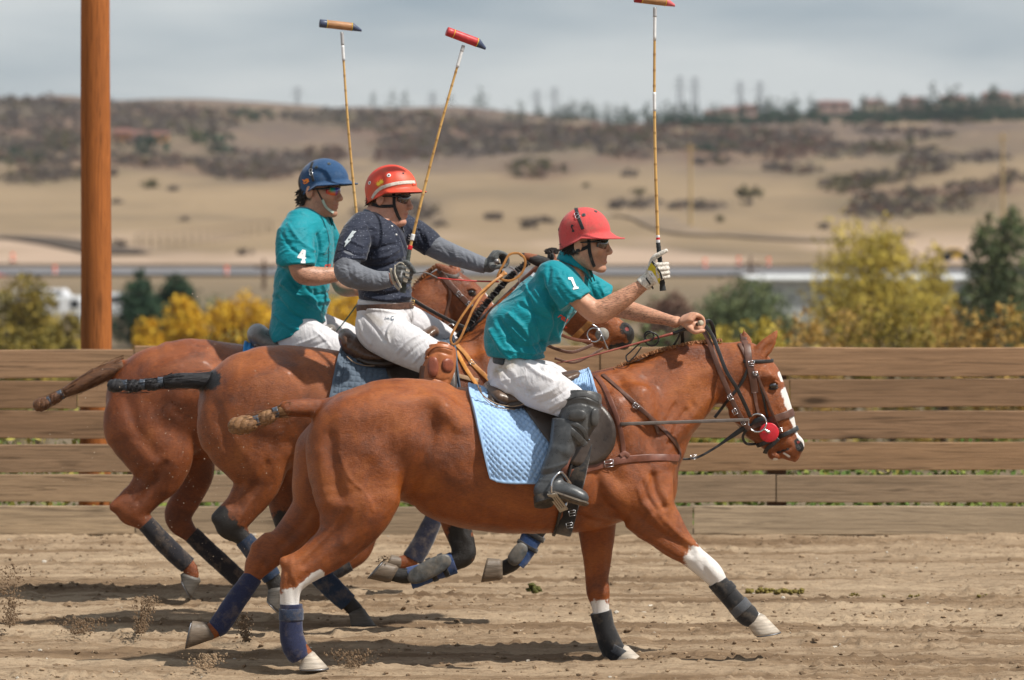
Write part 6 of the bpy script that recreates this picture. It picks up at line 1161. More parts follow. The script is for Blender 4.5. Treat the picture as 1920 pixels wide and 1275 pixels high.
def mallet(label, fr, grip, top, head, lat0, lat1, hcol, ends, tapes, gripm, yaw=.25, hl=None, band=None):
    """polo mallet: grip = (butt px,py, grip top px,py), top = shaft end px, head = (left px,py,right px,py, radius px)"""
    A_ = fr.p(grip[0], grip[1], lat0); G_ = fr.p(grip[2], grip[3], lat0+(lat1-lat0)*.1); T_ = fr.p(top[0], top[1], lat1); root = thing('polo_mallet', label, 'polo mallet', A_, 'polo mallets held up by the riders')
    n = 15; pts = []; rr = []; ts = np.linspace(0, 1, n*8+1); bend = np.cross(T_-G_, [0, 1., 0]); bend = bend/np.linalg.norm(bend)*np.linalg.norm(T_-G_)*.008
    for t in ts: nod = abs((t*n) % 1-.5)*2; pts.append(G_+(T_-G_)*t+bend*math.sin(t*math.pi)); rr.append((.0078-.0022*t)*(1+.16*(nod**14)))
    bam = NT('bamboo '+label[:12]); nn = bam.noise(6, 4, .6, stretch=(3, 3, .4)); 
    bam.set(bam.mix(bam.attr('node'), bam.ramp(nn, [(.3, (.42, .22, .06)), (.55, (.62, .37, .12)), (.75, (.70, .46, .18))]), (.16, .06, .02)), .35, .5); V, Fc = sweep(pts, rr, n=12, sub=1)
    nd = np.repeat([max(0, 1-abs(((t*n+.5) % 1)-.5)*16)*.55 for t in ts], 12); meshobj('shaft', V, Fc, bam.m, root, attrs={'node': nd})
    seg = lambda a, b, k: [G_+(T_-G_)*t+bend*math.sin(t*math.pi) for t in np.linspace(a, b, k)]
    for (a, b, r_, m_, nm) in tapes: V, Fc = sweep(seg(a, b, 8), r_, n=12, sub=1); meshobj(nm, V, Fc, m_, root)
    d = (G_-A_)/np.linalg.norm(G_-A_); k = 36; V, Fc = sweep([A_+(G_-A_)*i/k for i in range(k+1)], [(.0125+(.0015 if i % 3 == 0 else 0))*(1.12 if i < 3 else 1-.22*(i/k)) for i in range(k+1)], n=14, sub=1); meshobj('grip', V, Fc, gripm, root)
    Lh, Rh = fr.p(head[0], head[1], lat1), fr.p(head[2], head[3], lat1); u = Rh-Lh; u = u+np.array([0, yaw*np.linalg.norm(u), 0]); c = (Lh+Rh)/2; Lh, Rh = c-u/2, c+u/2; R_ = fr.m(head[4]); un = u/np.linalg.norm(u); dn = -(np.array([0, 0, 1.])-un*un[2]); 
    def seg_(a, b, ra, rb, m_, nm, sh0=0., sh1=0., cap=True):
        P_ = [Lh+u*(a+(b-a)*t) for t in (0, .04, .5, .96, 1)]; r_ = [ra*.96, ra, (ra+rb)/2, rb, rb*.96]; off = [sh0, sh0, (sh0+sh1)/2, sh1, sh1]; V, Fc = sweep([p_+dn*o_ for p_, o_ in zip(P_, off)], r_, n=20, sub=1, lat=(0, 1, 0)); meshobj(nm, V, Fc, m_, root)
    seg_(0.0, .17, R_, R_, ends[0], 'head_end'); seg_(.17, .76, R_, R_, hcol, 'head'); seg_(.76, 1.0, R_, R_*.30, ends[1], 'head_toe', 0, R_*.62)
    for a in (.17, .76): P_ = Lh+u*a; V, Fc = sweep([P_-un*.0015, P_+un*.0015], R_*1.03, n=20, sub=1); meshobj('head_line', V, Fc, yellowp, root)
    return root
def folds(V, Q, L_, k=1.7, ridge=.006, sd=130, ang=(.9, .45)):
    """cloth: drawn creases, sharpened, plus a network of soft ridges running along the pull of the cloth"""
    V = sculpt(V, Q, [(a[0], a[1]*.8, a[2]*k, *a[3:]) for a in L_]); N = normals(V, Q); a = V[:, 0]*ang[0]+V[:, 2]*ang[1]; b = -V[:, 0]*ang[1]+V[:, 2]*ang[0]; w = fbm(V[:, 0]*5+V[:, 1]*3, V[:, 2]*5, sd, 2)*1.6
    n = fbm(a*6+w+V[:, 1]*2, b*15+w*2+V[:, 1]*5, sd+5, 2)*2; r_ = np.clip(1-np.abs(n)*3.0, 0, 1)**2; m = np.clip(fbm(V[:, 0]*4, V[:, 2]*4+V[:, 1]*3, sd+9, 2)*4+.55, 0, 1)
    return lap(V+N*((r_-.3)*ridge*m)[:, None], Q, 1)
sk1 = skinm('tanned skin', (.56, .29, .185)); teal = shirtm('teal jersey', (.0, .225, .275)); br1 = breechm('white breeches front rider', .55)
whiteglove = cloth_mat('white leather glove', (.60, .56, .50), 120, .6, (.30, .24, .2), .55, .1)
def blank(pts, pad=.1, h=.005): pts = np.array(pts); return Vol(pts.min(0)-pad, pts.max(0)+pad, h)
class Rider: pass
def face_masks(V, q, s, stub, arms=(), hairc=None, hair_on=True):
    def loc(c): return np.linalg.norm((V-q(*c)), axis=1)
    f = q(1, 0, 0)-q(0, 0, 0); f /= np.linalg.norm(f); u = q(0, 0, 1)-q(0, 0, 0); u /= np.linalg.norm(u); sd = q(0, 1, 0)-q(0, 0, 0); sd /= np.linalg.norm(sd); O = q(0, 0, 0); a = (V-O)@f/s; b = (V-O)@sd/s; c = (V-O)@u/s
    inh = np.linalg.norm(V-q(.02, 0, -.02), axis=1) < .17*s
    st = np.clip((-.030-c+.25*(a-.03)*(a < .03))/.02, 0, 1)*np.clip((c+.125)/.02, 0, 1)*np.clip((a+.005)/.02, 0, 1)*inh*stub; st = np.maximum(st, stub*.8*np.exp(-(((a-.105)/.02)**2+((c+.050)/.006)**2+(b/.026)**2)))
    st = np.maximum(st, .9*np.exp(-(((c-.025)/.006)**2))*np.exp(-((np.abs(b)-.030)/.02)**2)*(a > .07))
    lip = np.clip(1.3-np.sqrt(((a-.100)/.014)**2+((c+.0675)/.011)**2+(b/.024)**2), 0, 1)
    hr = np.clip((.002-a)/.008, 0, 1)*np.clip((c+.052)/.012, 0, 1)*inh*(np.abs(b) < .0735+.0*(a > -.03)) if hair_on else a*0
    arm = np.zeros(len(V)); pp = proj(V)
    for ln, w in arms: arm = np.maximum(arm, np.clip(1.3-dist_poly(pp, ln)/w, 0, 1))
    return {'stubble': st, 'lip': lip*.6, 'hair': hr, 'arm': arm}
def hair_tufts(root, q, s, n, mat, seed=3, back=(-.078, -.02), lo=-.050):
    rng = np.random.default_rng(seed)
    for sg_ in (-1, 1):
      parts = []
      for _ in range(n//2):
        b = sg_*rng.uniform(.02, .074); a = rng.uniform(*back); k = math.sqrt(max(.01, 1-(a/.092)**2)); b = np.sign(b)*min(abs(b), .068*k) if rng.random() < .4 else np.sign(b)*.068*k; c = rng.uniform(lo+.012, .012); L_ = rng.uniform(.008, .020)
        p0 = q(a, b*.97, c); p1 = q(a-.004, b*1.04, c-L_*.5); p2 = q(a-.010+rng.normal()*.006, b*1.02+rng.normal()*.004, c-L_); parts.append(sweep([p0, p1, p2], [.0034*s, .0026*s, .0006*s], n=4, sub=2, cap=False))
      V, Fc = join(parts); meshobj('hair', V, Fc, mat, root)
darkhair = hairm('dark brown hair', (.010, .007, .005), (.045, .028, .018)); brhair = hairm('short brown hair', (.035, .02, .012), (.10, .06, .035))
FRr1 = Frame(16.0, 930, .06)
r1 = thing('person', 'rider in teal number 1 jersey and coral red helmet leaning forward on the nearest horse', 'person', FRr1.p(955, 735)); fr = FRr1
O1 = fr.p(1092, 457, -.02); f1 = np.array([1, -.16, -.02]); u1 = np.array([.02, 0, 1.])
ptsb = [fr.p(900, 380, -.5), fr.p(1340, 780, .42)]
v = blank(ptsb, .06, .005)
q1, F1, U1, S1_ = head_sdf(v, O1, f1, u1, 1.12, ([fr.p(1078, 492, 0), fr.p(1062, 522, 0)], [.058, .075]))
tubepx(v, fr, [(1052, 535, 40, .15, 0), (1020, 570, 46, .14, 0), (985, 620, 42, .13, 0), (958, 680, 38, .13, 0), (965, 710, 30, .12, -.05)], .04)
arm1 = [fr.p(1060, 532, -.17), fr.p(1082, 556, -.235), fr.p(1112, 583, -.26), fr.p(1130, 582, -.262), fr.p(1165, 562, -.27), fr.p(1200, 538, -.28), fr.p(1211, 531, -.285)]
v.tube(arm1, [.045, .048, .050, .055, .046, .031, .028], [.042, .044, .045, .047, .041, .030, .028], k=.02, sub=5)
arm1b = [fr.p(1070, 520, .17), fr.p(1105, 545, .20), fr.p(1142, 572, .20), fr.p(1172, 580, .17), fr.p(1210, 590, .12), fr.p(1245, 598, .08), fr.p(1266, 604, .05)]
v.tube(arm1b, [.042, .045, .046, .046, .039, .029, .026], [.052, .048, .044, .042, .036, .028, .026], k=.02, sub=5)
# left hand on the reins and whip
C1 = fr.p(1302, 609, .01); fist(v, C1, (.55, -.83, .05), (-.75, -.2, .62), arm1b[-1], .92, 1.08, thumb=[fr.p(1300, 621, -.045), fr.p(1310, 621, -.05), fr.p(1319, 620, -.047)], order=-1); v.ell(C1+np.array([-.004, .0, -.002]), (.036, .036, .028), k=.012)
Cg = fr.p(1240, 508, -.30); Wg = arm1[-1]; ax = fr.p(1234, 454, -.30)-fr.p(1243, 545, -.30)
fist(v, Cg, ax, (-.80, -.45, 0), Wg, .86, .8, thumb=[fr.p(1224, 488, -.315), fr.p(1236, 477, -.325), fr.p(1247, 471, -.325)])
V, Q = v.mesh(1)
V = sculpt(V, Q, [([(1112, 565), (1140, 575), (1175, 556)], 6, 3, 15.85), ([(1085, 560), (1108, 575)], 6, 3, 15.85), ([(1126, 560), (1140, 558)], 4, -3, 15.85), ([(1150, 570), (1190, 548)], 3, -1.5, 15.85), ([(1078, 500), (1092, 515)], 3, 3)])
meshobj('body', V, Q, sk1, r1, attrs=face_masks(V, q1, 1.12, .55, [([(1130, 575), (1200, 537)], 26), ([(1170, 582), (1250, 600)], 20)])); bvr1 = bvh_of(V, Q)
hair_tufts(r1, q1, 1.12, 200, darkhair)
# jersey
v = blank([fr.p(905, 470, -.45), fr.p(1160, 690, .42)], .05, .0055)
tubepx(v, fr, [(1058, 520, 32, .13, 0), (1045, 545, 50, .185, 0), (1012, 580, 60, .205, 0), (980, 618, 60, .195, 0), (970, 650, 55, .185, 0)], .03)
tubepx(v, fr, [(948, 610, 36, .15, 0), (950, 640, 40, .175, 0), (972, 656, 40, .18, 0)], .05)
def sleeve(v, a, r, hw=None, k=.035, cutn=None):
    n = v.like(); n.tube(a, r, hw, k=0, sub=5); c = np.array(a[-1]); d = np.array(a[-1])-np.array(a[-2]); d /= np.linalg.norm(d)
    if cutn is not None: d = cutn
    n.cut(c, d, .004, c-.16, c+.16); v.D = smin(v.D, n.D, k)
sleeve(v, [fr.p(1036, 520, -.14), fr.p(1051, 535, -.185), fr.p(1066, 551, -.22), fr.p(1079, 565, -.24)], [.082, .087, .088, .086], [.075, .076, .074, .072], cutn=np.array([.52, -.1, -.85]))
sleeve(v, [fr.p(1062, 525, .13), fr.p(1100, 540, .185), fr.p(1136, 560, .20)], [.078, .074, .070], [.07, .068, .066])
c_ = fr.p(984, 671, 0); v.cut(c_, (-.03, 0, -1.), .006, c_-.5, c_+.5); 
# neck opening
nk = fr.p(1078, 497, 0); v.tube([fr.p(1060, 520, -.01), fr.p(1092, 480, -.015)], [.052, .075], k=.012, op='-')
V, Q = v.mesh(1)
V = folds(V, Q, [([(1005, 545), (1030, 590), (1045, 640)], 7, 9), ([(990, 560), (1010, 610), (1020, 660)], 6, -8), ([(955, 590), (985, 620), (1000, 660)], 6, 8), ([(935, 600), (960, 640), (975, 668)], 7, -9), ([(920, 620), (940, 655), (955, 670)], 6, 8), ([(1040, 590), (1035, 630), (1025, 665)], 4, -7), ([(1060, 595), (1045, 630), (1032, 660)], 4, 6), ([(1075, 590), (1058, 620)], 3, -5),
    ([(1020, 545), (1046, 586)], 4, -10, 15.9), ([(1015, 520), (1022, 550), (1040, 580)], 5, -6, 15.9), ([(1030, 500), (1028, 530)], 5, -5), ([(1050, 520), (1070, 545), (1090, 560)], 5, 4, 15.9), ([(1045, 540), (1060, 560), (1075, 575)], 3, -4, 15.9), ([(985, 535), (1000, 560), (1018, 580)], 6, 5), ([(975, 570), (1005, 590), (1030, 600)], 5, -6), ([(950, 640), (985, 650), (1020, 645)], 4, -6), ([(945, 655), (985, 662), (1025, 658)], 3, 5), ([(1105, 530), (1115, 555)], 3, -4), ([(1120, 525), (1132, 550)], 3, 4), ([(960, 615), (985, 640)], 3, 6)])
meshobj('jersey', V, Q, teal, r1); bvj1 = bvh_of(V, Q)
collar(r1, fr, [(1103, 512, -.03), (1092, 494, -.055), (1074, 482, -.068), (1056, 474, -.045), (1052, 472, 0), (1060, 474, .045), (1082, 482, .062), (1100, 494, .05), (1108, 510, .01)], teal, .036)
decal([bvj1], [[(1065, 520), (1071, 519.5), (1074, 520), (1081, 537), (1084.5, 538), (1085, 541), (1074.5, 543), (1074, 540), (1076.5, 538.5), (1070.5, 524.5), (1066, 524)]], white, r1, 'number')
textdecal([bvj1], 'rea', 1045, 594, 11, -33, redp, r1, 'lettering', bold=.02, shear=.3); textdecal([bvj1], 't', 1067, 607, 13, -34, redp, r1, 'lettering', shear=.3); textdecal([bvj1], 'sp', 1058, 613, 4.5, -33, redp, r1, 'lettering')
decal([bvj1], [[(995, 516), (1001, 510), (1003, 513), (998, 519)]], white, r1, 'number_edge')
# breeches
v = blank([fr.p(900, 660, -.45), fr.p(1120, 810, .42)], .06, .0055)
tubepx(v, fr, [(962, 672, 38, .155, 0), (955, 695, 42, .175, 0), (960, 712, 38, .175, 0)], .03)
tubepx(v, fr, [(958, 702, 42, .09, -.08), (985, 712, 44, .085, -.13), (1015, 727, 42, .08, -.20), (1046, 742, 37, .075, -.25), (1072, 757, 32, .07, -.275), (1084, 775, 30, .062, -.28)], .04)
tubepx(v, fr, [(975, 700, 42, .09, .08), (1010, 712, 42, .085, .15), (1045, 728, 38, .08, .22), (1078, 748, 33, .07, .26), (1085, 780, 30, .06, .27)], .04)
c_ = fr.p(962, 664, 0); v.cut(c_, (.25, 0, 1.), .006, c_-.4, c_+.4)
V, Q = v.mesh(1); V = folds(V, Q, [([(940, 690), (960, 712), (985, 740)], 5, -5), ([(985, 680), (1010, 700), (1035, 712)], 5, 5), ([(1000, 745), (1030, 735), (1060, 715)], 4, 5), ([(1015, 755), (1045, 742), (1075, 722)], 4, -5), ([(1030, 765), (1055, 752), (1085, 735)], 4, 5), ([(1040, 775), (1065, 760), (1095, 742)], 3.5, -5), ([(1020, 690), (1040, 690), (1048, 700)], 5, 6), ([(935, 700), (940, 715), (955, 735)], 4, 4), ([(970, 725), (1000, 735)], 4, -4), ([(930, 720), (950, 735)], 4, 5)])
pp = proj(V); st = np.clip(1.3-dist_poly(pp, [(932, 698), (940, 690), (955, 682)])/11, 0, 1)*(.45+.9*fbm(pp[:, 0]*.25, pp[:, 1]*.25, 90)); meshobj('breeches', V, Q, br1, r1, attrs={'stain': np.clip(st, 0, .85)}); bvb1 = bvh_of(V, Q)
V, Fc = patch([bvb1], [(925, 663), (938, 667), (946, 669), (944, 684), (934, 683), (924, 679)], .002, .003, nb=30, nr=4, smooth=1); meshobj('belt', V, Fc, cloth_mat('dark elastic belt', (.05, .055, .06), 200), r1)
V, Fc = sweep([fr.p(989, 673, -.150), fr.p(989, 673, -.158)], .006, n=12, sub=1, lat=(1, 0, 0)); meshobj('snap', V, Fc, blackp, r1)
# boots
boot = leather('black riding boot', (.062, .066, .070), .32, .35, 1.7)
def make_boot(root, fr, shin, foot, heel, lat, mat, sole_m, toe_out=-.06):
    pts = [fr.p(a[0], a[1], a[4]) for a in shin]; v = blank(pts+[fr.p(foot[-1][0], foot[-1][1], foot[-1][4])], .12, .005); tubepx(v, fr, shin, .01, sub=5); tubepx(v, fr, foot, .025, sub=5)
    top = pts[0]; d = pts[0]-pts[1]; v.cut(top, d, .004, top-.15, top+.15); V, Q = v.mesh(1); return V, Q
shin = [(1066, 790, 31, .062, -.315), (1062, 810, 29, .060, -.325), (1055, 836, 25, .055, -.335), (1045, 862, 23, .050, -.345), (1036, 885, 22, .046, -.35), (1031, 905, 21, .044, -.355), (1023, 922, 20, .042, -.36)]
foot = [(1022, 920, 19, .040, -.36), (1045, 918, 17, .040, -.375), (1068, 922, 14.5, .043, -.39), (1088, 930, 12.5, .040, -.40), (1094, 934, 10, .030, -.405)]
V, Q = make_boot(r1, fr, shin, foot, None, 0, boot, None); V = sculpt(V, Q, [([(1018, 880), (1040, 876), (1062, 868)], 3, 3.5), ([(1014, 890), (1036, 888), (1060, 880)], 3, -4), ([(1012, 900), (1034, 900), (1054, 894)], 3, 3), ([(1040, 840), (1070, 850)], 8, 3), ([(1072, 800), (1060, 850)], 6, 3)]); meshobj('boot', V, Q, boot, r1)
sole = simple('worn boot sole', (.12, .10, .085), .8, .2, .4, 40, .001, dirt=((.25, .2, .14), 20, .6))
def outline_plate(fr, pts, th_px, lat0, lat1, mat, root, name):
    """sole or heel seen from below: pts (px, py, lat) closed outline, thickness downwards"""
    A_ = np.array([fr.p(*q) for q in pts]); n_ = np.cross(A_[1]-A_[0], A_[len(A_)//2]-A_[0]); n_ /= np.linalg.norm(n_); n_ = n_ if n_[2] < 0 else -n_; R = [A_, A_+n_*fr.m(th_px)]; V, Fc = loftrings(R); return meshobj(name, V, Fc, mat, root, smooth=False)
cl = lambda L_, k=5: [tuple(x) for x in catmull(list(L_)+[L_[0]], k)[:-1]]
outline_plate(fr, cl([(1038, 920, -.415), (1060, 927, -.43), (1085, 936, -.445), (1100, 940, -.44), (1104, 944, -.42), (1094, 946, -.385), (1070, 940, -.36), (1048, 933, -.345), (1036, 928, -.36)]), 3, 0, 0, sole, r1, 'sole')
outline_plate(fr, cl([(1000, 932, -.37), (1004, 928, -.40), (1018, 924, -.415), (1032, 921, -.41), (1038, 930, -.37), (1030, 938, -.335), (1012, 940, -.33), (1002, 938, -.35)]), 14, 0, 0, simple('black boot heel', (.035, .032, .03), .6, .3, .4, 40, .001, dirt=((.2, .15, .1), 25, .5)), r1, 'heel')
# knee guard
kg = leather('black knee guard', (.062, .062, .062), .32, .3, 1.8)
def kneeguard(root, fr, tube_, pads, strapq, mat, lat):
    v = blank([fr.p(a[0], a[1], a[4]) for a in tube_], .12, .005); tubepx(v, fr, tube_, .01, sub=5); a = [fr.p(x[0], x[1], x[4]) for x in tube_]; v.cut(a[0], a[0]-a[1], .004, a[0]-.2, a[0]+.2); v.cut(a[-1], a[-1]-a[-2], .004, a[-1]-.2, a[-1]+.2); V, Q = v.mesh(1); V = sculpt(V, Q, [(p_, w, h_) for p_, w, h_ in pads]); meshobj('knee_guard', V, Q, mat, root); b = bvh_of(V, Q)
    for ln, w in strapq: V2, F2 = strap([b], ln, w, .005, .003, 8); meshobj('knee_strap', V2, F2, mat, root)
    return b
kb = kneeguard(r1, fr, [(1093, 738, 34, .078, -.275), (1092, 752, 36, .080, -.285), (1087, 772, 37, .080, -.295), (1080, 795, 34, .076, -.305), (1070, 815, 28, .068, -.315), (1064, 824, 25, .064, -.32)],
   [([(1116, 775), (1114, 790)], 9, 9), ([(1070, 778), (1092, 776)], 8, 7), ([(1104, 765), (1103, 800)], 3, -4), ([(1060, 752), (1090, 746), (1122, 756)], 3, 5), ([(1056, 762), (1090, 756), (1122, 766)], 2.5, -4)],
   [([(1064, 748), (1080, 741), (1100, 740), (1122, 750)], .026), ([(1052, 800), (1070, 808), (1086, 822), (1098, 835)], .030), ([(1056, 792), (1078, 796), (1094, 808), (1100, 826)], .022)], kg, 0)
for c0, rx, rz in (((1116, 783), 9.5, 17), ((1082, 779), 17, 11)):
    h = cast([kb], *c0); 
    if h is not None: n_ = h[1] if h[1][1] < 0 else -h[1]; t1 = np.cross([0, 0, 1.], n_); t1 /= np.linalg.norm(t1); t2 = np.cross(n_, t1); V, Fc = loftrings([ring(h[0]+n_*o, t1*fr.m(rx)*e, t2*fr.m(rz)*e, 24, 2.4) for o, e in ((-.012, 1.02), (.001, 1.0), (.005, .88), (.007, .5), (.0075, .1))]); meshobj('knee_pad', V, Fc, kg, r1)
V, Fc = loopstrap(bvb1, fr.p(1075, 757, -.275), (.5, 0, .87), (0, 1, 0), .2, .004, .003, .002, 30); 
# far boot (hidden side)
shf = [(1088, 775, 30, .062, .28), (1075, 820, 26, .055, .33), (1060, 860, 23, .05, .34), (1048, 895, 21, .045, .34)]; ftf = [(1045, 900, 19, .04, .34), (1085, 915, 15, .042, .36), (1110, 925, 11, .035, .37)]
V, Q = make_boot(r1, fr, shf, ftf, None, 0, boot, None); meshobj('boot', V, Q, boot, r1)
# stirrup
st1 = thing('stirrup', 'steel stirrup with slotted tread under the front rider boot', 'stirrup', fr.p(1045, 930, -.4))
a0, a1 = (1026, 921), (1043, 919); b0, b1_ = (1065, 948), (1050, 954); la, lb = -.43, -.335
def quadp(s_, t_): A_ = fr.p(a0[0], a0[1], la)*(1-t_)+fr.p(b1_[0], b1_[1], lb)*t_; B_ = fr.p(a1[0], a1[1], la)*(1-t_)+fr.p(b0[0], b0[1], lb)*t_; return A_*(1-s_)+B_*s_
parts = []; dn = np.array([0, -.3, -1.]); dn /= np.linalg.norm(dn)
for s0, s1 in ((0, .16), (.28, .42), (.54, .68), (.80, 1.0)):
    R = [np.array([quadp(s0, t_)+dn*.012, quadp(s1, t_)+dn*.012, quadp(s1, t_)+dn*.017, quadp(s0, t_)+dn*.017]) for t_ in (0, .3, .6, 1)]; parts.append(loftrings(R))
for t0, t1 in ((0, .16), (.86, 1.0)): R = [np.array([quadp(s_, t0)+dn*.0125, quadp(s_, t1)+dn*.0125, quadp(s_, t1)+dn*.0175, quadp(s_, t0)+dn*.0175]) for s_ in (0, .5, 1)]; parts.append(loftrings(R))
V, Fc = join(parts); meshobj('tread', V, Fc, simple('grey brown steel tread', (.42, .37, .30), .45, .5, .2, 40, .0005, metal=.4), st1, smooth=False)
V, Fc = sweep([quadp(.5, 0)+dn*.01, fr.p(1035, 905, -.432), fr.p(1042, 892, -.42), fr.p(1052, 886, -.40), fr.p(1062, 897, -.36), fr.p(1070, 915, -.325), quadp(.5, 1)+dn*.01], .0052, .008, n=10, sub=6); meshobj('arch', V, Fc, steelm, st1)
V, Fc = ribbon([fr.p(1056, 886, -.39), fr.p(1062, 870, -.375), fr.p(1070, 845, -.36), fr.p(1080, 810, -.34)], np.tile([0, -1., 0], (4, 1)), .026, .005); meshobj('stirrup_leather', V, Fc, rbrn, st1)
# glove
v = blank([Cg], .14, .0036); fist(v, Cg, ax, (-.80, -.45, 0), Wg, .92, 1.08, thumb=[fr.p(1224, 487, -.315), fr.p(1236, 477, -.328), fr.p(1249, 470, -.328)]); cf = fr.p(1200, 538, -.28); v.tube([fr.p(1206, 533, -.283), fr.p(1214, 527, -.287)], [.037, .035], k=.012)
v.cut(fr.p(1204, 534, -.283), fr.p(1200, 540, -.28)-fr.p(1212, 526, -.285), .003); V, Q = v.mesh(1); meshobj('glove', V, Q, whiteglove, r1); bvg = bvh_of(V, Q)
yel = simple('yellow glove panel', (.60, .46, .02), .6, .3, .25, 60, .0006); decal([bvg], [[(1221, 492), (1214, 506), (1222, 508), (1230, 520), (1236, 533), (1238, 524), (1236, 512), (1229, 500)]], yel, r1, 'glove_panel', .002); decal([bvg], [[(1223, 489), (1230, 496), (1240, 512), (1243, 522), (1240, 525), (1237, 513), (1229, 501), (1221, 492)]], blackp, r1, 'glove_band', .0024)
decal([bvg], [[(1217, 506), (1224, 509), (1235, 526), (1231, 531), (1215, 510)]], white, r1, 'glove_label', .003); textdecal([bvg], 'ona', 1218, 514, 5, -52, blackp, r1, 'lettering', .0045, bold=.03); textdecal([bvg], 'FULL', 1228, 498, 2.6, -57, white, r1, 'lettering', .004)
decal([bvg], [[(1212, 520), (1226, 540), (1224, 543), (1210, 522)]], blackp, r1, 'glove_slit', .002)
# helmet
fel = lambda n, c, d=.25: cloth_mat(n, c, 500, .85, (.20, .13, .10), d, .15)
hm1, hb1, (HC, HF, HU, HS) = helmet(r1, fr.p(1096, 437, -.02), f1, u1, 1.0, fel('coral helmet cloth', (.58, .075, .075), .45), simple('green underside', (.02, .13, .05), .7, .2, .1, 40, 0), .044, (.122, .106, .122), .052, .12)
def helmet_bits(root, hb, fr, strapl, rings, vents, vm, center=blackp):
    if strapl: V, Fc = strap([hb], strapl, .016, .002, .0015, 8); meshobj('helmet_strap', V, Fc, blkl, root)
    for x, y, r_ in rings:
        h = cast([hb], x, y); 
        if h is not None: V, Fc = torus(h[0]+(h[1] if h[1][1] < 0 else -h[1])*.004, fr.m(r_), .0016, h[1]); meshobj('ring', V, Fc, steelm, root)
    for x, y, r_ in vents:
        h = cast([hb], x, y)
        if h is None: continue
        n_ = h[1] if h[1][1] < 0 else -h[1]; t1 = np.cross([0, 0, 1.], n_); t1 /= np.linalg.norm(t1); t2 = np.cross(n_, t1)
        V, Fc = loftrings([ring(h[0]+n_*o, t1*fr.m(r_)*e, t2*fr.m(r_)*e, 18) for o, e in ((-.002, 1), (.0018, .95), (.0022, .6), (.0008, .42))]); meshobj('vent', V, Fc, vm, root)
        V, Fc = loftrings([ring(h[0]+n_*o, t1*fr.m(r_)*.42, t2*fr.m(r_)*.42, 12) for o in (-.001, .0014)]); meshobj('vent_hole', V, Fc, center, root)
vg = simple('dark vent grey', (.06, .075, .08), .5, .4, .1, 50, 0)
helmet_bits(r1, hb1, fr, [(1080, 390), (1083, 402), (1088, 417), (1093, 430)], [(1081, 402, 4), (1083, 407, 4)], [(1094.5, 403, 4), (1117, 396.5, 3.5), (1047.5, 430, 3.4)], vg)
decal([hb1], [[(1070, 426), (1071, 421), (1074, 421), (1076, 424), (1073, 425), (1074, 429), (1077, 432), (1077, 435), (1072, 435), (1073, 431)]], blackp, r1, 'emblem', .002)
def chin_straps(root, bvl, lines, w, m_): 
    for ln in lines: V, Fc = strap(bvl, ln, w, .003, .004, 8, sm=5); meshobj('chin_strap', V, Fc, m_, root)
chin_straps(r1, [bvr1], [[(1104, 448), (1105, 465), (1107, 478), (1110, 490), (1114, 500)], [(1058, 466), (1072, 470), (1090, 468), (1103, 462)]], .016, neo)
bk = simple('black gloss frame', (.012, .012, .014), .2, .5, .1, 50, 0)
gl = NT('dark lens'); gl.set((.05, .028, .025), .06, .8, Coat_Weight=.6); lens(r1, q1, 1.12, gl.m, bk)
# mallet and whip
gdark = cloth_mat('dark grip tape', (.035, .038, .04), 300, .8, (.1, .1, .1), .2, 0); wt = simple('white tape', (.72, .72, .72), .6, .3, .1, 60, .0004); gt = simple('grey tape', (.42, .42, .43), .6, .3, .15, 60, .0004); rt = simple('red tape', (.6, .02, .03), .5, .3, .1, 60, 0); nvy = simple('navy painted wood', (.05, .065, .12), .45, .4, .2, 40, .0004)
wd = simple('tan mallet wood', (.38, .19, .085), .5, .4, .25, 25, .0006, stretch=(1, 3, 3)); rdw = simple('red painted mallet wood', (.50, .04, .045), .45, .4, .25, 25, .0006); drd = simple('dark red mallet end', (.30, .02, .03), .45, .4, .2, 25, 0)
mallet('front rider mallet, tan head with dark red ends cut by the top edge', FRr1, (1243, 545, 1234, 455), (1228, 14), (1190, -3, 1266, 5, 8), -.30, -.30, wd, (drd, simple('pinkish mallet toe', (.55, .12, .13), .5)), [(.0, .012, .0090, wt, 'tape'), (.012, .022, .0090, rt, 'red_tape'), (.022, .032, .0090, wt, 'tape'), (.56, .64, .0076, wt, 'tape'), (.86, .985, .0074, wt, 'tape'), (.96, 1.0, .0085, gt, 'tape')], gdark, .2)
wh1 = thing('riding_whip', 'red brown riding whip with pale knob held in the front rider bare hand', 'whip', fr.p(1302, 612, .01))
V, Fc = sweep([fr.p(1313, 606, -.055), fr.p(1304, 609, -.01), fr.p(1285, 617, .01), fr.p(1262, 625, .01)], .0085, n=10, sub=4); meshobj('grip', V, Fc, blkl, wh1); V, Fc = sweep([fr.p(1312, 606, -.050), fr.p(1315, 605.5, -.062), fr.p(1316, 605.5, -.066)], [.013, .013, .010], n=16, sub=2); meshobj('knob', V, Fc, simple('pale knob', (.42, .36, .27), .5), wh1)
V, Fc = sweep([fr.p(1262, 625, .01), fr.p(1215, 638, .0), fr.p(1150, 656, -.02), fr.p(1090, 672, -.05), fr.p(1043, 681, -.08)], [.0068, .0055, .0045, .0035, .0025], n=8, sub=5); meshobj('shaft', V, Fc, leather('red braided whip', (.26, .06, .04)), wh1)
V, Fc = join([torus(fr.p(1222, 636, .0), fr.m(13), .0042, (.1, 1, .3)), torus(fr.p(1217, 630, .0), fr.m(9), .0042, (.3, 1, .1)), sweep([fr.p(1210, 636, 0), fr.p(1198, 645, 0), fr.p(1182, 660, 0), fr.p(1174, 668, 0), fr.p(1178, 678, 0), fr.p(1190, 668, 0), fr.p(1203, 650, 0)], .0035, n=8, sub=5)]); meshobj('wrist_loop', V, Fc, blkl, wh1)
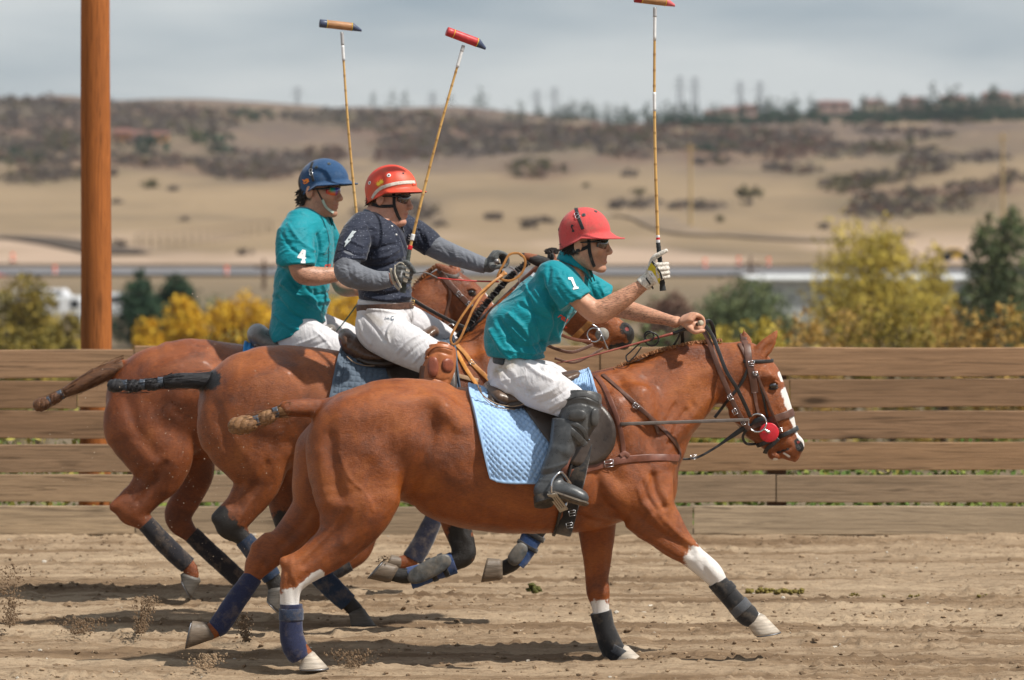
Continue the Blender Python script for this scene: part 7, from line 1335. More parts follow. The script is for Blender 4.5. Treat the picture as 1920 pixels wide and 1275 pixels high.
for pl, w in (([(1279, 622, .05), (1280, 638, .08), (1279, 654, .1)], .018), ([(1276, 624, .04), (1268, 640, .06), (1256, 658, .08)], .010)): V, Fc = ribbon(catmull([fr.p(*q) for q in pl], 5), np.tile([0, -1., 0], (11, 1)), w, .003); meshobj('rein_end', V, Fc, blkl, b1)
FRr2 = Frame(17.2, 720, .05); fr = FRr2
r2 = thing('person', 'rider in dark navy dotted polo shirt, grey sleeves and orange red helmet', 'person', fr.p(715, 650))
sk2 = skinm('ruddy skin', (.57, .28, .19)); nav = shirtm('navy dotted polo', (.020, .025, .045), .7, True); gry = shirtm('grey heather sleeve', (.155, .165, .19), .8); br2 = breechm('white breeches middle rider', .35); colm = shirtm('slate collar', (.10, .12, .16), .7)
O2 = fr.p(724, 371, -.02); f2 = np.array([1, -.22, -.09]); u2 = np.array([.08, 0, 1.])
v = blank([fr.p(625, 300, -.5), fr.p(955, 640, .40)], .06, .005)
q2, *_r = head_sdf(v, O2, f2, u2, 1.12, ([fr.p(710, 402, 0), fr.p(705, 425, 0)], [.068, .085]))
tubepx(v, fr, [(712, 425, 32, .15, 0), (712, 460, 40, .15, 0), (718, 510, 38, .14, 0), (722, 560, 38, .14, 0), (720, 600, 34, .13, 0)], .04)
a2 = [fr.p(678, 434, -.17), fr.p(660, 465, -.25), fr.p(650, 505, -.29), fr.p(668, 518, -.31), fr.p(700, 526, -.33), fr.p(728, 524, -.34), fr.p(737, 522, -.345)]
v.tube(a2, [.045, .046, .046, .048, .040, .030, .028], k=.02, sub=5)
b2_ = [fr.p(760, 430, .18), fr.p(800, 455, .19), fr.p(835, 472, .16), fr.p(870, 485, .10), fr.p(905, 497, .05), fr.p(915, 499, .04)]
v.tube(b2_, [.045, .046, .044, .038, .030, .027], k=.02, sub=5)
Cg2 = fr.p(759, 515, -.355); ax2 = fr.p(770, 465, -.355)-fr.p(755, 548, -.355); fist(v, Cg2, ax2, (-.72, -.5, .1), a2[-1], .9, .78, thumb=[fr.p(757, 495, -.375), fr.p(766, 497, -.395), fr.p(772, 505, -.40)])
Ch2 = fr.p(936, 492, .02); fist(v, Ch2, (.45, -.88, .1), (-.72, -.25, .6), b2_[-1], .9, .8, thumb=[fr.p(926, 500, -.05), fr.p(936, 499, -.06), fr.p(943, 498, -.055)], order=-1)
V, Q = v.mesh(1); V = sculpt(V, Q, [([(748, 398), (740, 410), (722, 418)], 2.5, -3), ([(740, 400), (728, 412)], 2.5, 3), ([(762, 392), (757, 402)], 2, -2.5)]); m2 = face_masks(V, q2, 1.12, .12); m2['hair'] = m2['hair']*.5
meshobj('body', V, Q, sk2, r2, attrs=m2); bvr2 = bvh_of(V, Q); hair_tufts(r2, q2, 1.12, 70, brhair, 5, (-.075, -.03), -.045)
# polo shirt
v = blank([fr.p(630, 380, -.45), fr.p(830, 580, .42)], .05, .0055)
tubepx(v, fr, [(706, 418, 26, .12, 0), (706, 440, 46, .19, 0), (712, 470, 52, .20, 0), (718, 510, 50, .185, 0), (722, 548, 50, .17, 0), (722, 580, 50, .17, 0)], .03)
sleeve(v, [fr.p(684, 426, -.13), fr.p(670, 445, -.20), fr.p(661, 468, -.245), fr.p(655, 492, -.27)], [.085, .086, .082, .080], [.075, .075, .072, .07], cutn=np.array([.12, -.2, -.97]))
sleeve(v, [fr.p(745, 425, .12), fr.p(775, 436, .18), fr.p(800, 452, .19), fr.p(812, 463, .18)], [.075, .072, .068, .062], [.07, .068, .064, .06])
c_ = fr.p(722, 564, 0); v.cut(c_, (-.07, 0, -1.), .006, c_-.5, c_+.5); v.tube([fr.p(706, 425, -.01), fr.p(724, 392, -.02)], [.055, .075], k=.012, op='-')
V, Q = v.mesh(1); V = folds(V, Q, [([(690, 420), (700, 450), (694, 480)], 4, -7, 17.1), ([(668, 430), (690, 424), (704, 430)], 4, 5), ([(700, 470), (720, 462), (740, 458)], 4, -7), ([(700, 485), (725, 480), (745, 470)], 4, 6), ([(695, 500), (720, 500), (750, 490)], 4, -7), ([(690, 545), (720, 552), (765, 545)], 4, -6), ([(685, 555), (720, 562), (768, 556)], 3, 6), ([(645, 470), (665, 478), (685, 480)], 3, -4), ([(655, 450), (680, 462)], 3, 4), ([(785, 432), (795, 455)], 3, -5), ([(798, 436), (806, 462)], 3, 4), ([(772, 430), (780, 460)], 3, 4), ([(740, 430), (750, 455), (755, 480)], 3, 4)])
meshobj('polo_shirt', V, Q, nav, r2); bvs2 = bvh_of(V, Q)
collar(r2, fr, [(742, 424, -.05), (728, 413, -.068), (710, 402, -.075), (692, 396, -.05), (684, 394, 0), (694, 394, .05), (715, 398, .068), (738, 406, .06), (752, 418, .03)], colm, .042)
V, Fc = strap([bvs2], [(741, 424), (748, 436), (756, 452), (762, 468)], .030, .002, .001, 6); meshobj('placket', V, Fc, simple('navy placket', (.012, .014, .03), .7), r2)
for x, y in ((735, 424), (743, 440)):
    h = cast([bvs2], x, y)
    if h: V, Fc = sweep([h[0]-np.array([0, .001, 0]), h[0]-np.array([0, .005, 0])], .0055, n=12, sub=1, lat=(1, 0, 0)); meshobj('button', V, Fc, white, r2)
decal([bvs2], [[(661, 432.5), (668.5, 433.5), (662, 440), (663, 442), (656.5, 448), (658, 450), (645, 464), (648, 455), (646, 454)]], simple('silver bolt print', (.50, .55, .57), .5, .4, .1, 50, 0), r2, 'lightning_print', .002)
decal([bvs2], [[(766, 439), (770, 441), (768, 442)], [(765, 444), (770, 446), (767, 446.5)], [(765, 449), (770, 450), (767, 451)]], white, r2, 'chest_emblem', .003)
# grey sleeves
v = blank([fr.p(620, 440, -.5), fr.p(925, 560, .32)], .05, .0055)
for A_, R_ in ((a2[1:6]+[fr.p(733, 522.5, -.343)], [.060, .064, .063, .052, .041, .037]), (b2_[1:5]+[fr.p(911, 498, .046)], [.058, .057, .050, .041, .037])):
    n = v.like(); n.tube(A_, R_, k=0, sub=5); d = A_[-1]-A_[-2]; n.cut(A_[-1]-d*.05, d, .004, A_[-1]-.1, A_[-1]+.1)
    V, Q = n.mesh(1); V = sculpt(V, Q, [([(632, 500), (640, 520), (655, 535)], 4, 3), ([(650, 495), (655, 515), (668, 530)], 3, -5), ([(665, 500), (668, 520)], 3, 4), ([(680, 503), (684, 535)], 2.5, -3), ([(695, 508), (700, 535)], 3, 2.5), ([(712, 512), (716, 535)], 2.5, -2.5), ([(825, 455), (845, 480)], 3, -3), ([(850, 462), (858, 490)], 3, 3), ([(870, 470), (880, 497)], 2.5, -3), ([(890, 480), (895, 505)], 2.5, 2.5)])
    meshobj('undershirt_sleeve', V, Q, gry, r2)
# gloves
glk = cloth_mat('grey black glove', (.085, .09, .09), 160, .6, (.3, .28, .25), .5, .1); v = blank([Cg2], .13, .0036); fist(v, Cg2, ax2, (-.72, -.5, .1), a2[-1], .96, 1.06, thumb=[fr.p(757, 493, -.378), fr.p(768, 496, -.40), fr.p(777, 510, -.40)]); V, Q = v.mesh(1); meshobj('glove', V, Q, glk, r2); bg2 = bvh_of(V, Q)
lg = simple('pale glove leather', (.48, .43, .35), .6, .3, .2, 60, .0006)
for ln, w in (([(742, 498), (741, 512), (747, 528), (752, 540)], .011), ([(733, 503), (735, 518), (741, 534), (749, 543)], .013), ([(743, 497), (748, 493), (756, 494), (760, 500)], .006)): V, Fc = strap([bg2], ln, w, .004, .004, 8); meshobj('glove_strap', V, Fc, lg, r2)
decal([bg2], [[(761, 503), (769, 506), (768, 510), (761, 508)], [(760, 511), (768, 515), (767, 519), (760, 517)], [(757, 520), (765, 524), (763, 530), (756, 527)]], lg, r2, 'finger_panel', .0015)
textdecal([bg2], 'LUMA', 752, 520, 3.4, 72, white, r2, 'lettering', .004, bold=.02)
v = blank([Ch2], .13, .0038); fist(v, Ch2, (.45, -.88, .1), (-.72, -.25, .6), b2_[-1], .96, 1.06, thumb=[fr.p(924, 501, -.055), fr.p(936, 500, -.066), fr.p(944, 499, -.06)], order=-1); v.tube([fr.p(908, 497, .045), fr.p(918, 499, .035)], [.034, .033], k=.01); V, Q = v.mesh(1); meshobj('glove', V, Q, glk, r2)
V, Fc = sweep([fr.p(931, 490, -.07), fr.p(931, 490, -.085)], [.013, .011], n=16, sub=1, lat=(1, 0, 0)); wh2 = thing('riding_whip', 'thin red riding whip in the middle rider left hand pointing back', 'whip', fr.p(931, 490, -.07)); meshobj('knob', V, Fc, simple('dull pewter', (.22, .21, .21), .4, .5, .2, 40, 0, metal=.6), wh2)
V, Fc = sweep([fr.p(931, 490, -.07), fr.p(938, 500, .0), fr.p(940, 520, .06)], .007, n=8, sub=3); meshobj('grip', V, Fc, blkl, wh2); V, Fc = sweep([fr.p(935, 528, .06), fr.p(890, 527, .02), fr.p(850, 524, -.05), fr.p(820, 521, -.12)], [.0045, .004, .0034, .003], n=8, sub=4); meshobj('shaft', V, Fc, simple('red whip shaft', (.45, .04, .035), .4), wh2); V, Fc = sweep([fr.p(820, 521, -.12), fr.p(806, 514, -.14), fr.p(794, 510, -.16), fr.p(785, 510.5, -.18), fr.p(781, 512, -.185)], [.003, .0035, .003, .0045, .003], n=8, sub=4); meshobj('lash', V, Fc, simple('grey lash', (.15, .15, .15), .5), wh2)
# breeches
v = blank([fr.p(650, 555, -.45), fr.p(860, 730, .42)], .05, .0055)
tubepx(v, fr, [(722, 572, 52, .165, 0), (722, 592, 53, .175, 0), (716, 615, 46, .18, 0), (712, 630, 38, .17, 0)], .03)
tubepx(v, fr, [(706, 612, 40, .09, -.09), (728, 630, 41, .09, -.15), (760, 646, 40, .085, -.21), (790, 662, 36, .075, -.25), (815, 675, 33, .068, -.275), (822, 695, 30, .062, -.28)], .04)
tubepx(v, fr, [(735, 600, 42, .09, .09), (770, 612, 38, .085, .16), (805, 626, 33, .075, .22), (835, 645, 30, .065, .25), (838, 670, 28, .06, .26)], .04)
c_ = fr.p(724, 564, 0); v.cut(c_, (.07, 0, 1.), .006, c_-.4, c_+.4); V, Q = v.mesh(1)
V = folds(V, Q, [([(680, 590), (700, 612), (722, 640)], 3, -4), ([(725, 640), (722, 620), (735, 602), (755, 596)], 2, -3), ([(730, 642), (727, 622), (738, 606)], 2, 3), ([(690, 580), (715, 582), (745, 588)], 3, 4), ([(745, 660), (765, 640), (790, 625)], 3, 4), ([(760, 670), (782, 650), (805, 635)], 3, -4), ([(775, 680), (795, 660), (815, 648)], 3, 4), ([(755, 570), (765, 590), (772, 605)], 2, -3), ([(672, 600), (680, 625), (695, 645)], 4, 4)])
pp = proj(V); meshobj('breeches', V, Q, br2, r2, attrs={'stain': np.clip(.5-dist_poly(pp, [(690, 590), (712, 605)])/20, 0, .3)}); bb2 = bvh_of(V, Q)
textdecal([bb2], 'C', 733, 600, 6.5, 12, simple('grey print', (.10, .13, .17), .6), r2, 'leg_emblem', bold=.04); textdecal([bb2], 'Jeffries', 721, 598, 4.6, -14, MATS['grey print'], r2, 'lettering', bold=.01)
beltm = simple('brown plaid belt', (.09, .045, .03), .5, .4, .5, 60, .001); V, Fc = loopstrap(bb2, fr.p(723, 574), (1, 0, .05), (0, 1, 0), .4, .034, .004, .003, 70); meshobj('belt', V, Fc, beltm, r2)
V, Fc = strap([bb2], [(753, 565), (760, 566), (768, 567)], .030, .005, .008, 5); meshobj('belt_tab', V, Fc, leather('red brown belt', (.22, .07, .035)), r2); meshobj('belt_buckle', *buckle(772, 567, fr, 0, 5, 0, cast([bb2], 769, 568)[0][1]-.018), simple('brass', (.6, .4, .14), .3, .5, .1, 40, 0, metal=.9), r2)
# boots and knee guard
V, Q = make_boot(r2, fr, [(818, 690, 31, .062, -.30), (812, 725, 28, .058, -.31), (795, 770, 24, .052, -.325), (780, 810, 21, .046, -.34), (772, 840, 19, .042, -.345)], [(770, 845, 19, .04, -.345), (800, 852, 15, .042, -.365), (830, 862, 11, .035, -.38)], None, 0, leather('brown riding boot', (.16, .065, .03)), None); meshobj('boot', V, Q, MATS['brown riding boot'], r2)
V, Q = make_boot(r2, fr, [(838, 670, 28, .06, .26), (825, 730, 24, .052, .31), (805, 800, 20, .044, .33)], [(800, 810, 18, .04, .33), (845, 830, 12, .036, .35)], None, 0, None, None); meshobj('boot', V, Q, MATS['brown riding boot'], r2)
kgo = leather('orange brown knee guard', (.40, .13, .045), .36, .2, 1.35)
kb2 = kneeguard(r2, fr, [(826, 650, 25, .072, -.275), (825, 665, 30, .078, -.285), (822, 685, 32, .080, -.29), (818, 705, 29, .076, -.30), (814, 722, 25, .070, -.305)], [([(801, 660), (822, 652), (846, 658)], 2.5, 4), ([(800, 668), (822, 660), (846, 666)], 2.2, -4), ([(810, 672), (808, 690)], 7, 6), ([(805, 708), (825, 715), (840, 712)], 3, -4)],
   [([(800, 672), (802, 660), (820, 648), (846, 652)], .022), ([(786, 716), (800, 712), (820, 716), (838, 722)], .020), ([(848, 655), (838, 645), (820, 642)], .012)], kgo, 0)
for c0, rx, rz in (((840, 685), 12, 13), ((812, 688), 10, 19)):
    h = cast([kb2], *c0)
    if h is not None: n_ = h[1] if h[1][1] < 0 else -h[1]; t1 = np.cross([0, 0, 1.], n_); t1 /= np.linalg.norm(t1); t2 = np.cross(n_, t1); V, Fc = loftrings([ring(h[0]+n_*o, t1*fr.m(rx)*e, t2*fr.m(rz)*e, 24, 2.4) for o, e in ((-.012, 1.04), (.001, 1.0), (.005, .88), (.008, .5), (.0085, .1))]); meshobj('knee_pad', V, Fc, leather('red brown knee pad', (.26, .07, .035), .33), r2)
# helmet
def helmm(name, c, band, dirt, O, u, lo, hi, s=1.0, f=None):
    return None
oc = NT('orange red helmet paint'); nn = oc.noise(7, 5, .65); oc.set(oc.mix(oc.ramp(nn, [(.52, 0), (.68, .7)]), oc.ramp(oc.noise(3, 3), [(.4, (.62, .028, .02)), (.65, (.66, .085, .035))]), (.38, .14, .07)), .5, .4); oc.bump(oc.noise(60, 4), .0008)
hm2, hb2, (HC, HF, HU, HS) = helmet(r2, fr.p(733, 354, -.02), f2, u2, 1.0, oc.m, simple('dark lining', (.02, .02, .02), .8), .026, (.132, .112, .122), .050, .20)
V, Fc = strap([hb2], [(698, 372), (704, 362), (716, 352), (738, 345), (760, 342), (778, 341.5)], .017, .002, .0015, 8); meshobj('helmet_band', V, Fc, simple('dirty white band', (.56, .52, .46), .6, .3, .3, 50, .0005), r2)
decal([hb2], [[(774, 343), (780, 342.5), (780, 347), (774, 348)]], redp, r2, 'band_logo', .004)
helmet_bits(r2, hb2, fr, None, [], [(729, 329, 4), (693, 343, 3.6)], white); helmet_bits(r2, hb2, fr, None, [], [(756, 325, 2)], blackp)
for cx, cy in ((709.5, 345), (715, 341)):
    pl = []; 
    for k in range(16): a = k*math.pi/8; r_ = 6.5 if k % 2 == 0 else 2.4; pl.append((cx+r_*math.cos(a+.3), cy-r_*math.sin(a+.3)))
    decal([hb2], [pl], yellowp, r2, 'gold_star', .002, sub=1)
chin_straps(r2, [bvr2], [[(738, 362), (739, 375), (740, 386), (744, 400), (750, 413)], [(698, 383), (715, 387), (738, 386)]], .016, neo); lens(r2, q2, 1.12, gl.m, bk)
mallet('middle rider mallet with red head and dark toe, leaning right', FRr2, (755, 549, 768, 468), (869, 85), (838, 59, 912, 86, 8.5), -.35, -.30, rdw, (rdw, nvy), [(.0, .02, .0115, rt, 'red_tape'), (.045, .075, .0105, wt, 'tape'), (.89, .985, .0082, wt, 'tape'), (.97, 1.0, .009, gt, 'tape')], cloth_mat('grey green grip tape', (.085, .095, .085), 300, .8, (.2, .2, .18), .2, 0), .2)
st2 = thing('stirrup', 'stirrup under the middle rider boot', 'stirrup', fr.p(800, 865, -.36)); V, Fc = sweep([fr.p(800, 872, -.40), fr.p(795, 845, -.41), fr.p(800, 830, -.36), fr.p(810, 845, -.31), fr.p(810, 872, -.31), fr.p(800, 872, -.40)], .005, n=8, sub=4); meshobj('arch', V, Fc, steelm, st2)
V, Fc = ribbon([fr.p(800, 830, -.36), fr.p(800, 790, -.34), fr.p(800, 740, -.33)], np.tile([0, -1., 0], (3, 1)), .026, .005); meshobj('stirrup_leather', V, Fc, rbrn, st2)
FRr3 = Frame(18.5, 560, .05); fr = FRr3
r3 = thing('person', 'rider in teal number 4 jersey and blue helmet with rainbow glasses', 'person', fr.p(550, 650)); sk3 = skinm('fair tanned skin', (.52, .27, .175)); br3 = breechm('white breeches rear rider', .25)
O3 = fr.p(594, 358, -.02); f3 = np.array([1, -.30, -.03]); u3 = np.array([.03, 0, 1.])
v = blank([fr.p(495, 290, -.5), fr.p(715, 680, .40)], .06, .0052)
q3, *_r = head_sdf(v, O3, f3, u3, 1.17, ([fr.p(585, 392, 0), fr.p(580, 415, 0)], [.064, .080]))
tubepx(v, fr, [(580, 415, 30, .14, 0), (572, 460, 38, .15, 0), (570, 520, 36, .14, 0), (566, 580, 36, .13, 0), (560, 620, 32, .13, 0)], .04)
a3 = [fr.p(560, 430, -.16), fr.p(552, 465, -.25), fr.p(562, 508, -.28), fr.p(580, 517, -.28), fr.p(610, 517, -.26), fr.p(650, 512, -.22), fr.p(672, 508, -.20)]
v.tube(a3, [.045, .048, .050, .054, .046, .032, .029], [.043, .045, .047, .048, .041, .030, .028], k=.02, sub=5)
b3_ = [fr.p(605, 430, .19), fr.p(622, 475, .2), fr.p(635, 525, .16), fr.p(645, 542, .08), fr.p(668, 545, .0)]; v.tube(b3_, [.044, .046, .046, .040, .030], k=.02, sub=5)
Cg3 = fr.p(684, 503, -.19); ax3 = fr.p(675, 455, -.19)-fr.p(686, 530, -.19); fist(v, Cg3, ax3, (-.75, -.45, .1), a3[-1], .95, .95); Ch3 = fr.p(690, 545, .0); fist(v, Ch3, (.45, -.88, .1), (-.72, -.25, .6), b3_[-1], .95, .95, order=-1)
V, Q = v.mesh(1); V = sculpt(V, Q, [([(628, 376), (622, 386), (622, 394)], 2.2, -2.5), ([(610, 508), (640, 506)], 4, 2, 18.4)]); meshobj('body', V, Q, sk3, r3, attrs=face_masks(V, q3, 1.17, .6, [([(575, 512), (660, 512)], 22)])); bvr3 = bvh_of(V, Q); hair_tufts(r3, q3, 1.17, 260, darkhair, 8, (-.085, -.03), -.075)
v = blank([fr.p(505, 375, -.45), fr.p(645, 650, .42)], .05, .0058)
tubepx(v, fr, [(580, 408, 24, .12, 0), (577, 430, 44, .18, 0), (575, 470, 52, .20, 0), (568, 520, 52, .195, 0), (562, 570, 52, .19, 0), (559, 605, 52, .20, 0), (555, 635, 52, .205, 0), (552, 660, 48, .20, 0)], .03)
sleeve(v, [fr.p(562, 420, -.13), fr.p(553, 445, -.20), fr.p(553, 475, -.24), fr.p(558, 500, -.26)], [.085, .100, .106, .105], [.075, .08, .08, .08], cutn=np.array([.05, -.2, -.98])); sleeve(v, [fr.p(600, 420, .12), fr.p(616, 450, .18), fr.p(624, 480, .19)], [.07, .068, .066])
c_ = fr.p(560, 624, 0); v.cut(c_, (.42, 0, -1.), .006, c_-.5, c_+.5); v.tube([fr.p(582, 412, -.01), fr.p(592, 380, -.02)], [.05, .07], k=.012, op='-')
V, Q = v.mesh(1); V = folds(V, Q, [([(530, 530), (560, 560), (600, 585)], 5, 8), ([(520, 560), (550, 590), (590, 605)], 5, -8), ([(515, 590), (540, 612), (560, 618)], 4, 6), ([(590, 545), (600, 575), (615, 600)], 4, -6), ([(605, 530), (612, 560), (622, 590)], 4, 6), ([(530, 440), (550, 470), (580, 485)], 4, -5), ([(540, 420), (560, 450), (588, 470)], 4, 5), ([(596, 440), (600, 470), (594, 500)], 3.5, -9, 18.4), ([(610, 430), (615, 455), (606, 475)], 3, 5), ([(575, 540), (590, 552), (620, 548)], 3, -5), ([(580, 558), (600, 566), (624, 560)], 3, 5), ([(520, 500), (540, 515), (560, 540)], 5, -6)]); meshobj('jersey', V, Q, teal, r3); bvj3 = bvh_of(V, Q)
collar(r3, fr, [(616, 414, -.04), (602, 402, -.062), (588, 392, -.068), (577, 386, -.045), (573, 385, 0), (580, 387, .05), (598, 392, .06), (616, 402, .05), (622, 412, .01)], teal, .042)
decal([bvj3], [[(567, 467.5), (573.5, 469), (572.3, 482.3), (574.2, 482.8), (573.8, 485.3), (572, 485), (571.6, 488.6), (573, 489), (572.6, 493.4), (564, 493.3), (564.3, 489), (566, 488.8), (566.3, 484.6), (557.5, 483.6), (557.8, 480.8)]], white, r3, 'number'); decal([bvj3], [[(567.4, 474), (566.6, 481.6), (562, 481.2)]], teal, r3, 'number_gap', .0026); textdecal([bvj3], 're', 608, 503, 10, 8, redp, r3, 'lettering', bold=.02, shear=.3, Yfb=18.3)
v = blank([fr.p(505, 590, -.45), fr.p(690, 760, .42)], .05, .006)
tubepx(v, fr, [(560, 600, 44, .165, 0), (556, 628, 44, .175, 0), (552, 642, 36, .17, 0)], .03); tubepx(v, fr, [(556, 625, 40, .09, -.10), (585, 640, 38, .085, -.17), (615, 655, 35, .08, -.23), (640, 670, 31, .07, -.26), (645, 700, 28, .06, -.28)], .04); tubepx(v, fr, [(580, 612, 36, .09, .10), (615, 625, 33, .08, .16), (650, 638, 30, .07, .22), (668, 655, 27, .062, .26), (665, 700, 24, .055, .28)], .04)
V, Q = v.mesh(1); V = folds(V, Q, [([(545, 650), (575, 640), (600, 628)], 3, 4), ([(560, 655), (590, 648), (610, 640)], 3, -4), ([(590, 620), (604, 632), (620, 650)], 2.5, 3)]); meshobj('breeches', V, Q, br3, r3)
bb_ = leather('brown riding boot', (.16, .065, .03))
for lat in (-.3, .3): V, Q = make_boot(r3, fr, [(645, 700, 29, .06, lat), (630, 750, 24, .052, lat*1.1), (610, 810, 20, .044, lat*1.15)], [(608, 818, 18, .04, lat*1.15), (645, 832, 12, .036, lat*1.25)], None, 0, None, None); meshobj('boot', V, Q, bb_, r3)
blu = cloth_mat('blue helmet cloth', (.018, .062, .15), 500, .8, (.12, .17, .25), .3, .2); hm3, hb3, _h = helmet(r3, fr.p(607, 341, -.02), f3, u3, 1.0, blu, simple('dark blue underside', (.015, .018, .03), .8), .028, (.138, .114, .128), .055, .17)
helmet_bits(r3, hb3, fr, [(586, 304), (583, 316), (584, 326), (588, 340)], [(583, 320, 3.4), (584, 326, 3.4)], [(593, 314, 3.6), (617, 307, 3.6)], vg)
orgp = simple('orange emblem', (.85, .25, .03), .5, .3, .05, 40, 0); decal([hb3], [[(566, 336), (571, 337.5), (574, 335), (578, 335), (580, 341), (577, 341), (574, 340), (570, 342)], [(567, 342), (572, 343), (576, 340), (578, 342), (574, 344.5), (570, 345)]], orgp, r3, 'emblem', .002)
chin_straps(r3, [bvr3], [[(595, 356), (600, 366), (605, 375)]], .008, neo); chin_straps(r3, [bvr3], [[(605, 374), (610, 386), (617, 394), (625, 399)]], .014, simple('pale green chin pad', (.42, .50, .42), .6))
rb = NT('rainbow lens'); gz = rb.new('ShaderNodeSeparateXYZ', {0: rb.tc.outputs['Generated']}); mx = rb.math('ADD', gz.outputs[0], rb.math('MULTIPLY', rb.noise(12, 2), .5)); rb.set(rb.mix(rb.ramp(gz.outputs[2], [(.25, 0), (.55, 1)]), rb.ramp(mx, [(.4, (.7, .06, .02)), (.8, (.8, .16, .02)), (1.1, (.3, .05, .3))]), rb.ramp(mx, [(.35, (.55, .02, .03)), (.55, (.02, .30, .10)), (.85, (.0, .25, .35)), (1.05, (.05, .05, .35))])), .12, .8); lens(r3, q3, 1.17, rb.m, bk)
mallet('rearmost rider mallet with tan head and dark ends', FRr3, (687, 545, 676, 470), (641, 60), (600, 44, 678, 52, 7.6), -.19, -.20, wd, (nvy, nvy), [(.0, .02, .0105, rt, 'red_tape'), (.87, .94, .0082, wt, 'tape'), (.94, 1.0, .0088, gt, 'tape')], gdark, .2)
wh3 = thing('riding_whip', 'thin dark green riding whip held low by the rearmost rider', 'whip', fr.p(690, 545, 0)); V, Fc = sweep([fr.p(692, 540, -.02), fr.p(668, 573, -.03), fr.p(645, 604, -.04), fr.p(630, 622, -.05)], [.006, .0042, .0035, .003], n=8, sub=4); meshobj('shaft', V, Fc, simple('dark green whip', (.015, .05, .035), .4), wh3); V, Fc = uvsphere(fr.p(693, 538, -.02), .011); meshobj('knob', V, Fc, blkl, wh3)
# ---------------------------------------------------------------- clods, kicked dirt, droppings
def lump(c, r, rng, flat=.7):
    V, Fc = uvsphere((0, 0, 0), 1., 8, 6); V = V*(1+.28*rng.normal(size=(len(V), 1))*.6)*np.array([1, 1, flat])*r*rng.uniform(.7, 1.3, 3); return V+np.asarray(c), Fc
def stones(n, mat, name, rng, rlo, rhi, ylo, yhi, flat=.6, pw=5):
    ico = np.array([(0, 0, 1), (.9, 0, .45), (.28, .85, .45), (-.72, .53, .45), (-.72, -.53, .45), (.28, -.85, .45), (.72, .53, -.45), (-.28, .85, -.45), (-.9, 0, -.45), (-.28, -.85, -.45), (.72, -.53, -.45), (0, 0, -1.)]); F_ = np.array([(0, 1, 2), (0, 2, 3), (0, 3, 4), (0, 4, 5), (0, 5, 1), (1, 6, 2), (2, 7, 3), (3, 8, 4), (4, 9, 5), (5, 10, 1), (2, 6, 7), (3, 7, 8), (4, 8, 9), (5, 9, 10), (1, 10, 6), (6, 11, 7), (7, 11, 8), (8, 11, 9), (9, 11, 10), (10, 11, 6)])
    y = rng.uniform(ylo, yhi, n*3); x = rng.uniform(-.19, .19, n*3)*y; k = (vnoise(x*1.2, y*5, 91)*.7+vnoise(x*4, y*9, 92)*.5) > rng.random(n*3)*.9+.12; x, y = x[k][:n], y[k][:n]; m = len(x); r = rlo+(rhi-rlo)*rng.random(m)**pw; z = arena(x, y)+r*.15
    V = ico[None]*(1+.22*rng.normal(size=(m, 12, 1)))*r[:, None, None]*np.array([1, 1, flat])*rng.uniform(.7, 1.3, (m, 1, 3))+np.stack([x, y, z], 1)[:, None]; Fc = (F_[None]+12*np.arange(m)[:, None, None]).reshape(-1, 3)
    return tag(meshobj(name, V.reshape(-1, 3), Fc, mat, smooth=False), kind='stuff')
clod_d = simple('damp dirt clod', (.19, .13, .082), .95, .1, .4, 40, .002); clod_l = simple('dry dirt clod', (.33, .235, .15), .95, .1, .35, 40, .002)
stones(6500, clod_d, 'dirt_clods', np.random.default_rng(1), .002, .017, 14.2, 22.3); stones(7000, clod_l, 'dry_dirt_clods', np.random.default_rng(2), .002, .014, 14.2, 22.3); stones(260, simple('pale pebble', (.50, .45, .38), .8, .2, .2, 30, 0), 'pebbles', np.random.default_rng(4), .004, .016, 14.2, 22.0)
def spray(px, py, Y, w, h, n, rng, lean=.3, rs=(.0009, .0062)):
    out = []; Fc = []; o = 0
    for i in range(int(n*2.6)):
        t = rng.random()**1.3; a = rng.normal(); r = rs[0]+(rs[1]-rs[0])*rng.random()**3; c = P(px+a*w*(.25+.6*t)+lean*h*t*(1 if a > -1 else .5), py-h*t+abs(rng.normal())*2, Y+rng.normal()*.12); V, F2 = uvsphere((0, 0, 0), r, 5, 3); V = V*rng.uniform(.6, 1.5, 3)+c; out.append(V); Fc += [tuple(q+o for q in f) for f in F2]; o += len(V)
    return np.concatenate(out), Fc
rng = np.random.default_rng(9)
for px, py, Y, w, h, n, ln in [(262, 1185, 16.9, 16, 68, 520, .25), (462, 1200, 16.4, 14, 52, 300, -.15), (660, 1250, 15.9, 34, 34, 420, .1), (150, 1186, 17.0, 42, 30, 330, .2), (20, 1170, 17.0, 22, 110, 480, .0), (385, 1250, 15.8, 30, 26, 260, .3), (1222, 1244, 16.2, 18, 12, 150, .5), (720, 1062, 17.4, 10, 22, 60, 0)]:
    V, Fc = spray(px, py, Y, w, h, n, rng, ln); tag(meshobj('kicked_up_dirt', V, Fc, clod_d if n != 260 else clod_l, smooth=False), kind='stuff')
V, Fc = [], []
pts = []
for cx, cy, sx, sy, Yc, n in ((430, 800, 130, 90, 17.0, 170), (330, 950, 90, 90, 17.6, 170), (250, 900, 120, 160, 17.4, 120), (520, 980, 130, 120, 16.2, 110)):
    for _ in range(n): pts.append(P(cx+rng.normal()*sx, cy+rng.normal()*sy, Yc+rng.normal()*.25))
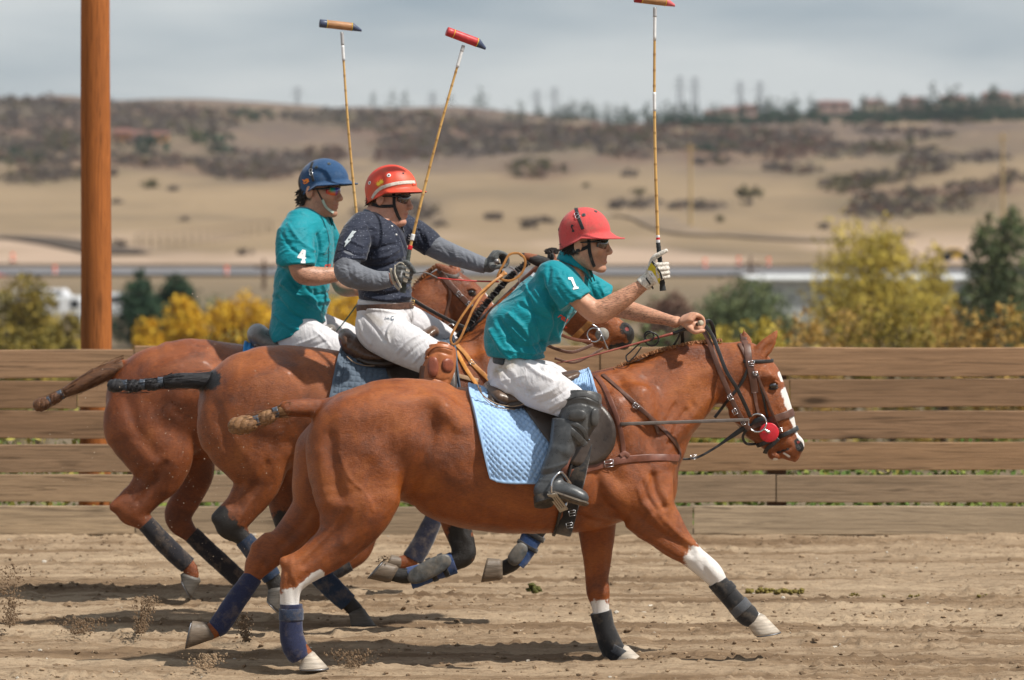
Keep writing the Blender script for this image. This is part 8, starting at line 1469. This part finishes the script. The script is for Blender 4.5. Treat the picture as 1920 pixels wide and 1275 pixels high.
out = []; o = 0
for c in pts: r = .0009+.0022*rng.random()**3; a, b = uvsphere(c, r, 4, 3); out.append(a); Fc += [tuple(q+o for q in f) for f in b]; o += len(a)
tag(meshobj('flying_grit', np.concatenate(out), Fc, simple('pale grit', (.45, .36, .27), .9), smooth=False), kind='stuff')
man = simple('dry horse droppings', (.17, .135, .04), .95, .1, .5, 50, .004, 90); man2 = simple('dark olive droppings', (.075, .075, .022), .9, .15, .4, 50, .004, 90)
def dropping(lb, px, py, w, h, n, m_):
    rng = np.random.default_rng(int(px)); Y = F*CH/(py-HY); parts = []
    for i in range(n): parts.append(lump(P(px+rng.uniform(-.5, .5)*w, py-rng.uniform(.1, .75)*h, Y+rng.normal()*.03), (h*.34 if n < 12 else h*.42)*Y/F*rng.uniform(.6, 1.2), rng, .75))
    V, Fc = join(parts); tag(meshobj('droppings', V, Fc, m_), lb, 'droppings')
dropping('round olive dropping on the dirt under the front horse belly', 1001, 1112, 24, 22, 9, man2)
dropping('long row of crumbled yellow brown droppings right of the white stockinged hoof', 1452, 1114, 104, 11, 60, man); dropping('small dropping crumb right of the long row', 1602, 1118, 18, 8, 8, man); dropping('small dropping in the middle of the right dirt', 1714, 1120, 22, 8, 10, man); dropping('small flat dropping toward the right edge', 1846, 1122, 26, 8, 10, man); dropping('tiny crumb between the long row and the middle dropping', 1655, 1119, 10, 5, 4, man)
# ---------------------------------------------------------------- the autumn air over the valley
hz = bpy.data.materials.new('haze'); hz.use_nodes = True; hn = hz.node_tree; hn.nodes.clear(); ho = hn.nodes.new('ShaderNodeOutputMaterial'); hv = hn.nodes.new('ShaderNodeVolumePrincipled'); hv.inputs['Color'].default_value = (.86, .91, 1, 1); hv.inputs['Density'].default_value = .00013; hv.inputs['Anisotropy'].default_value = .2; hn.links.new(hv.outputs[0], ho.inputs['Volume'])
V, Fc = box((0, 1270, 34), (7600, 2680, 92)); hb_ = meshobj('haze', V, Fc, hz, smooth=False); tag(hb_, kind='stuff')
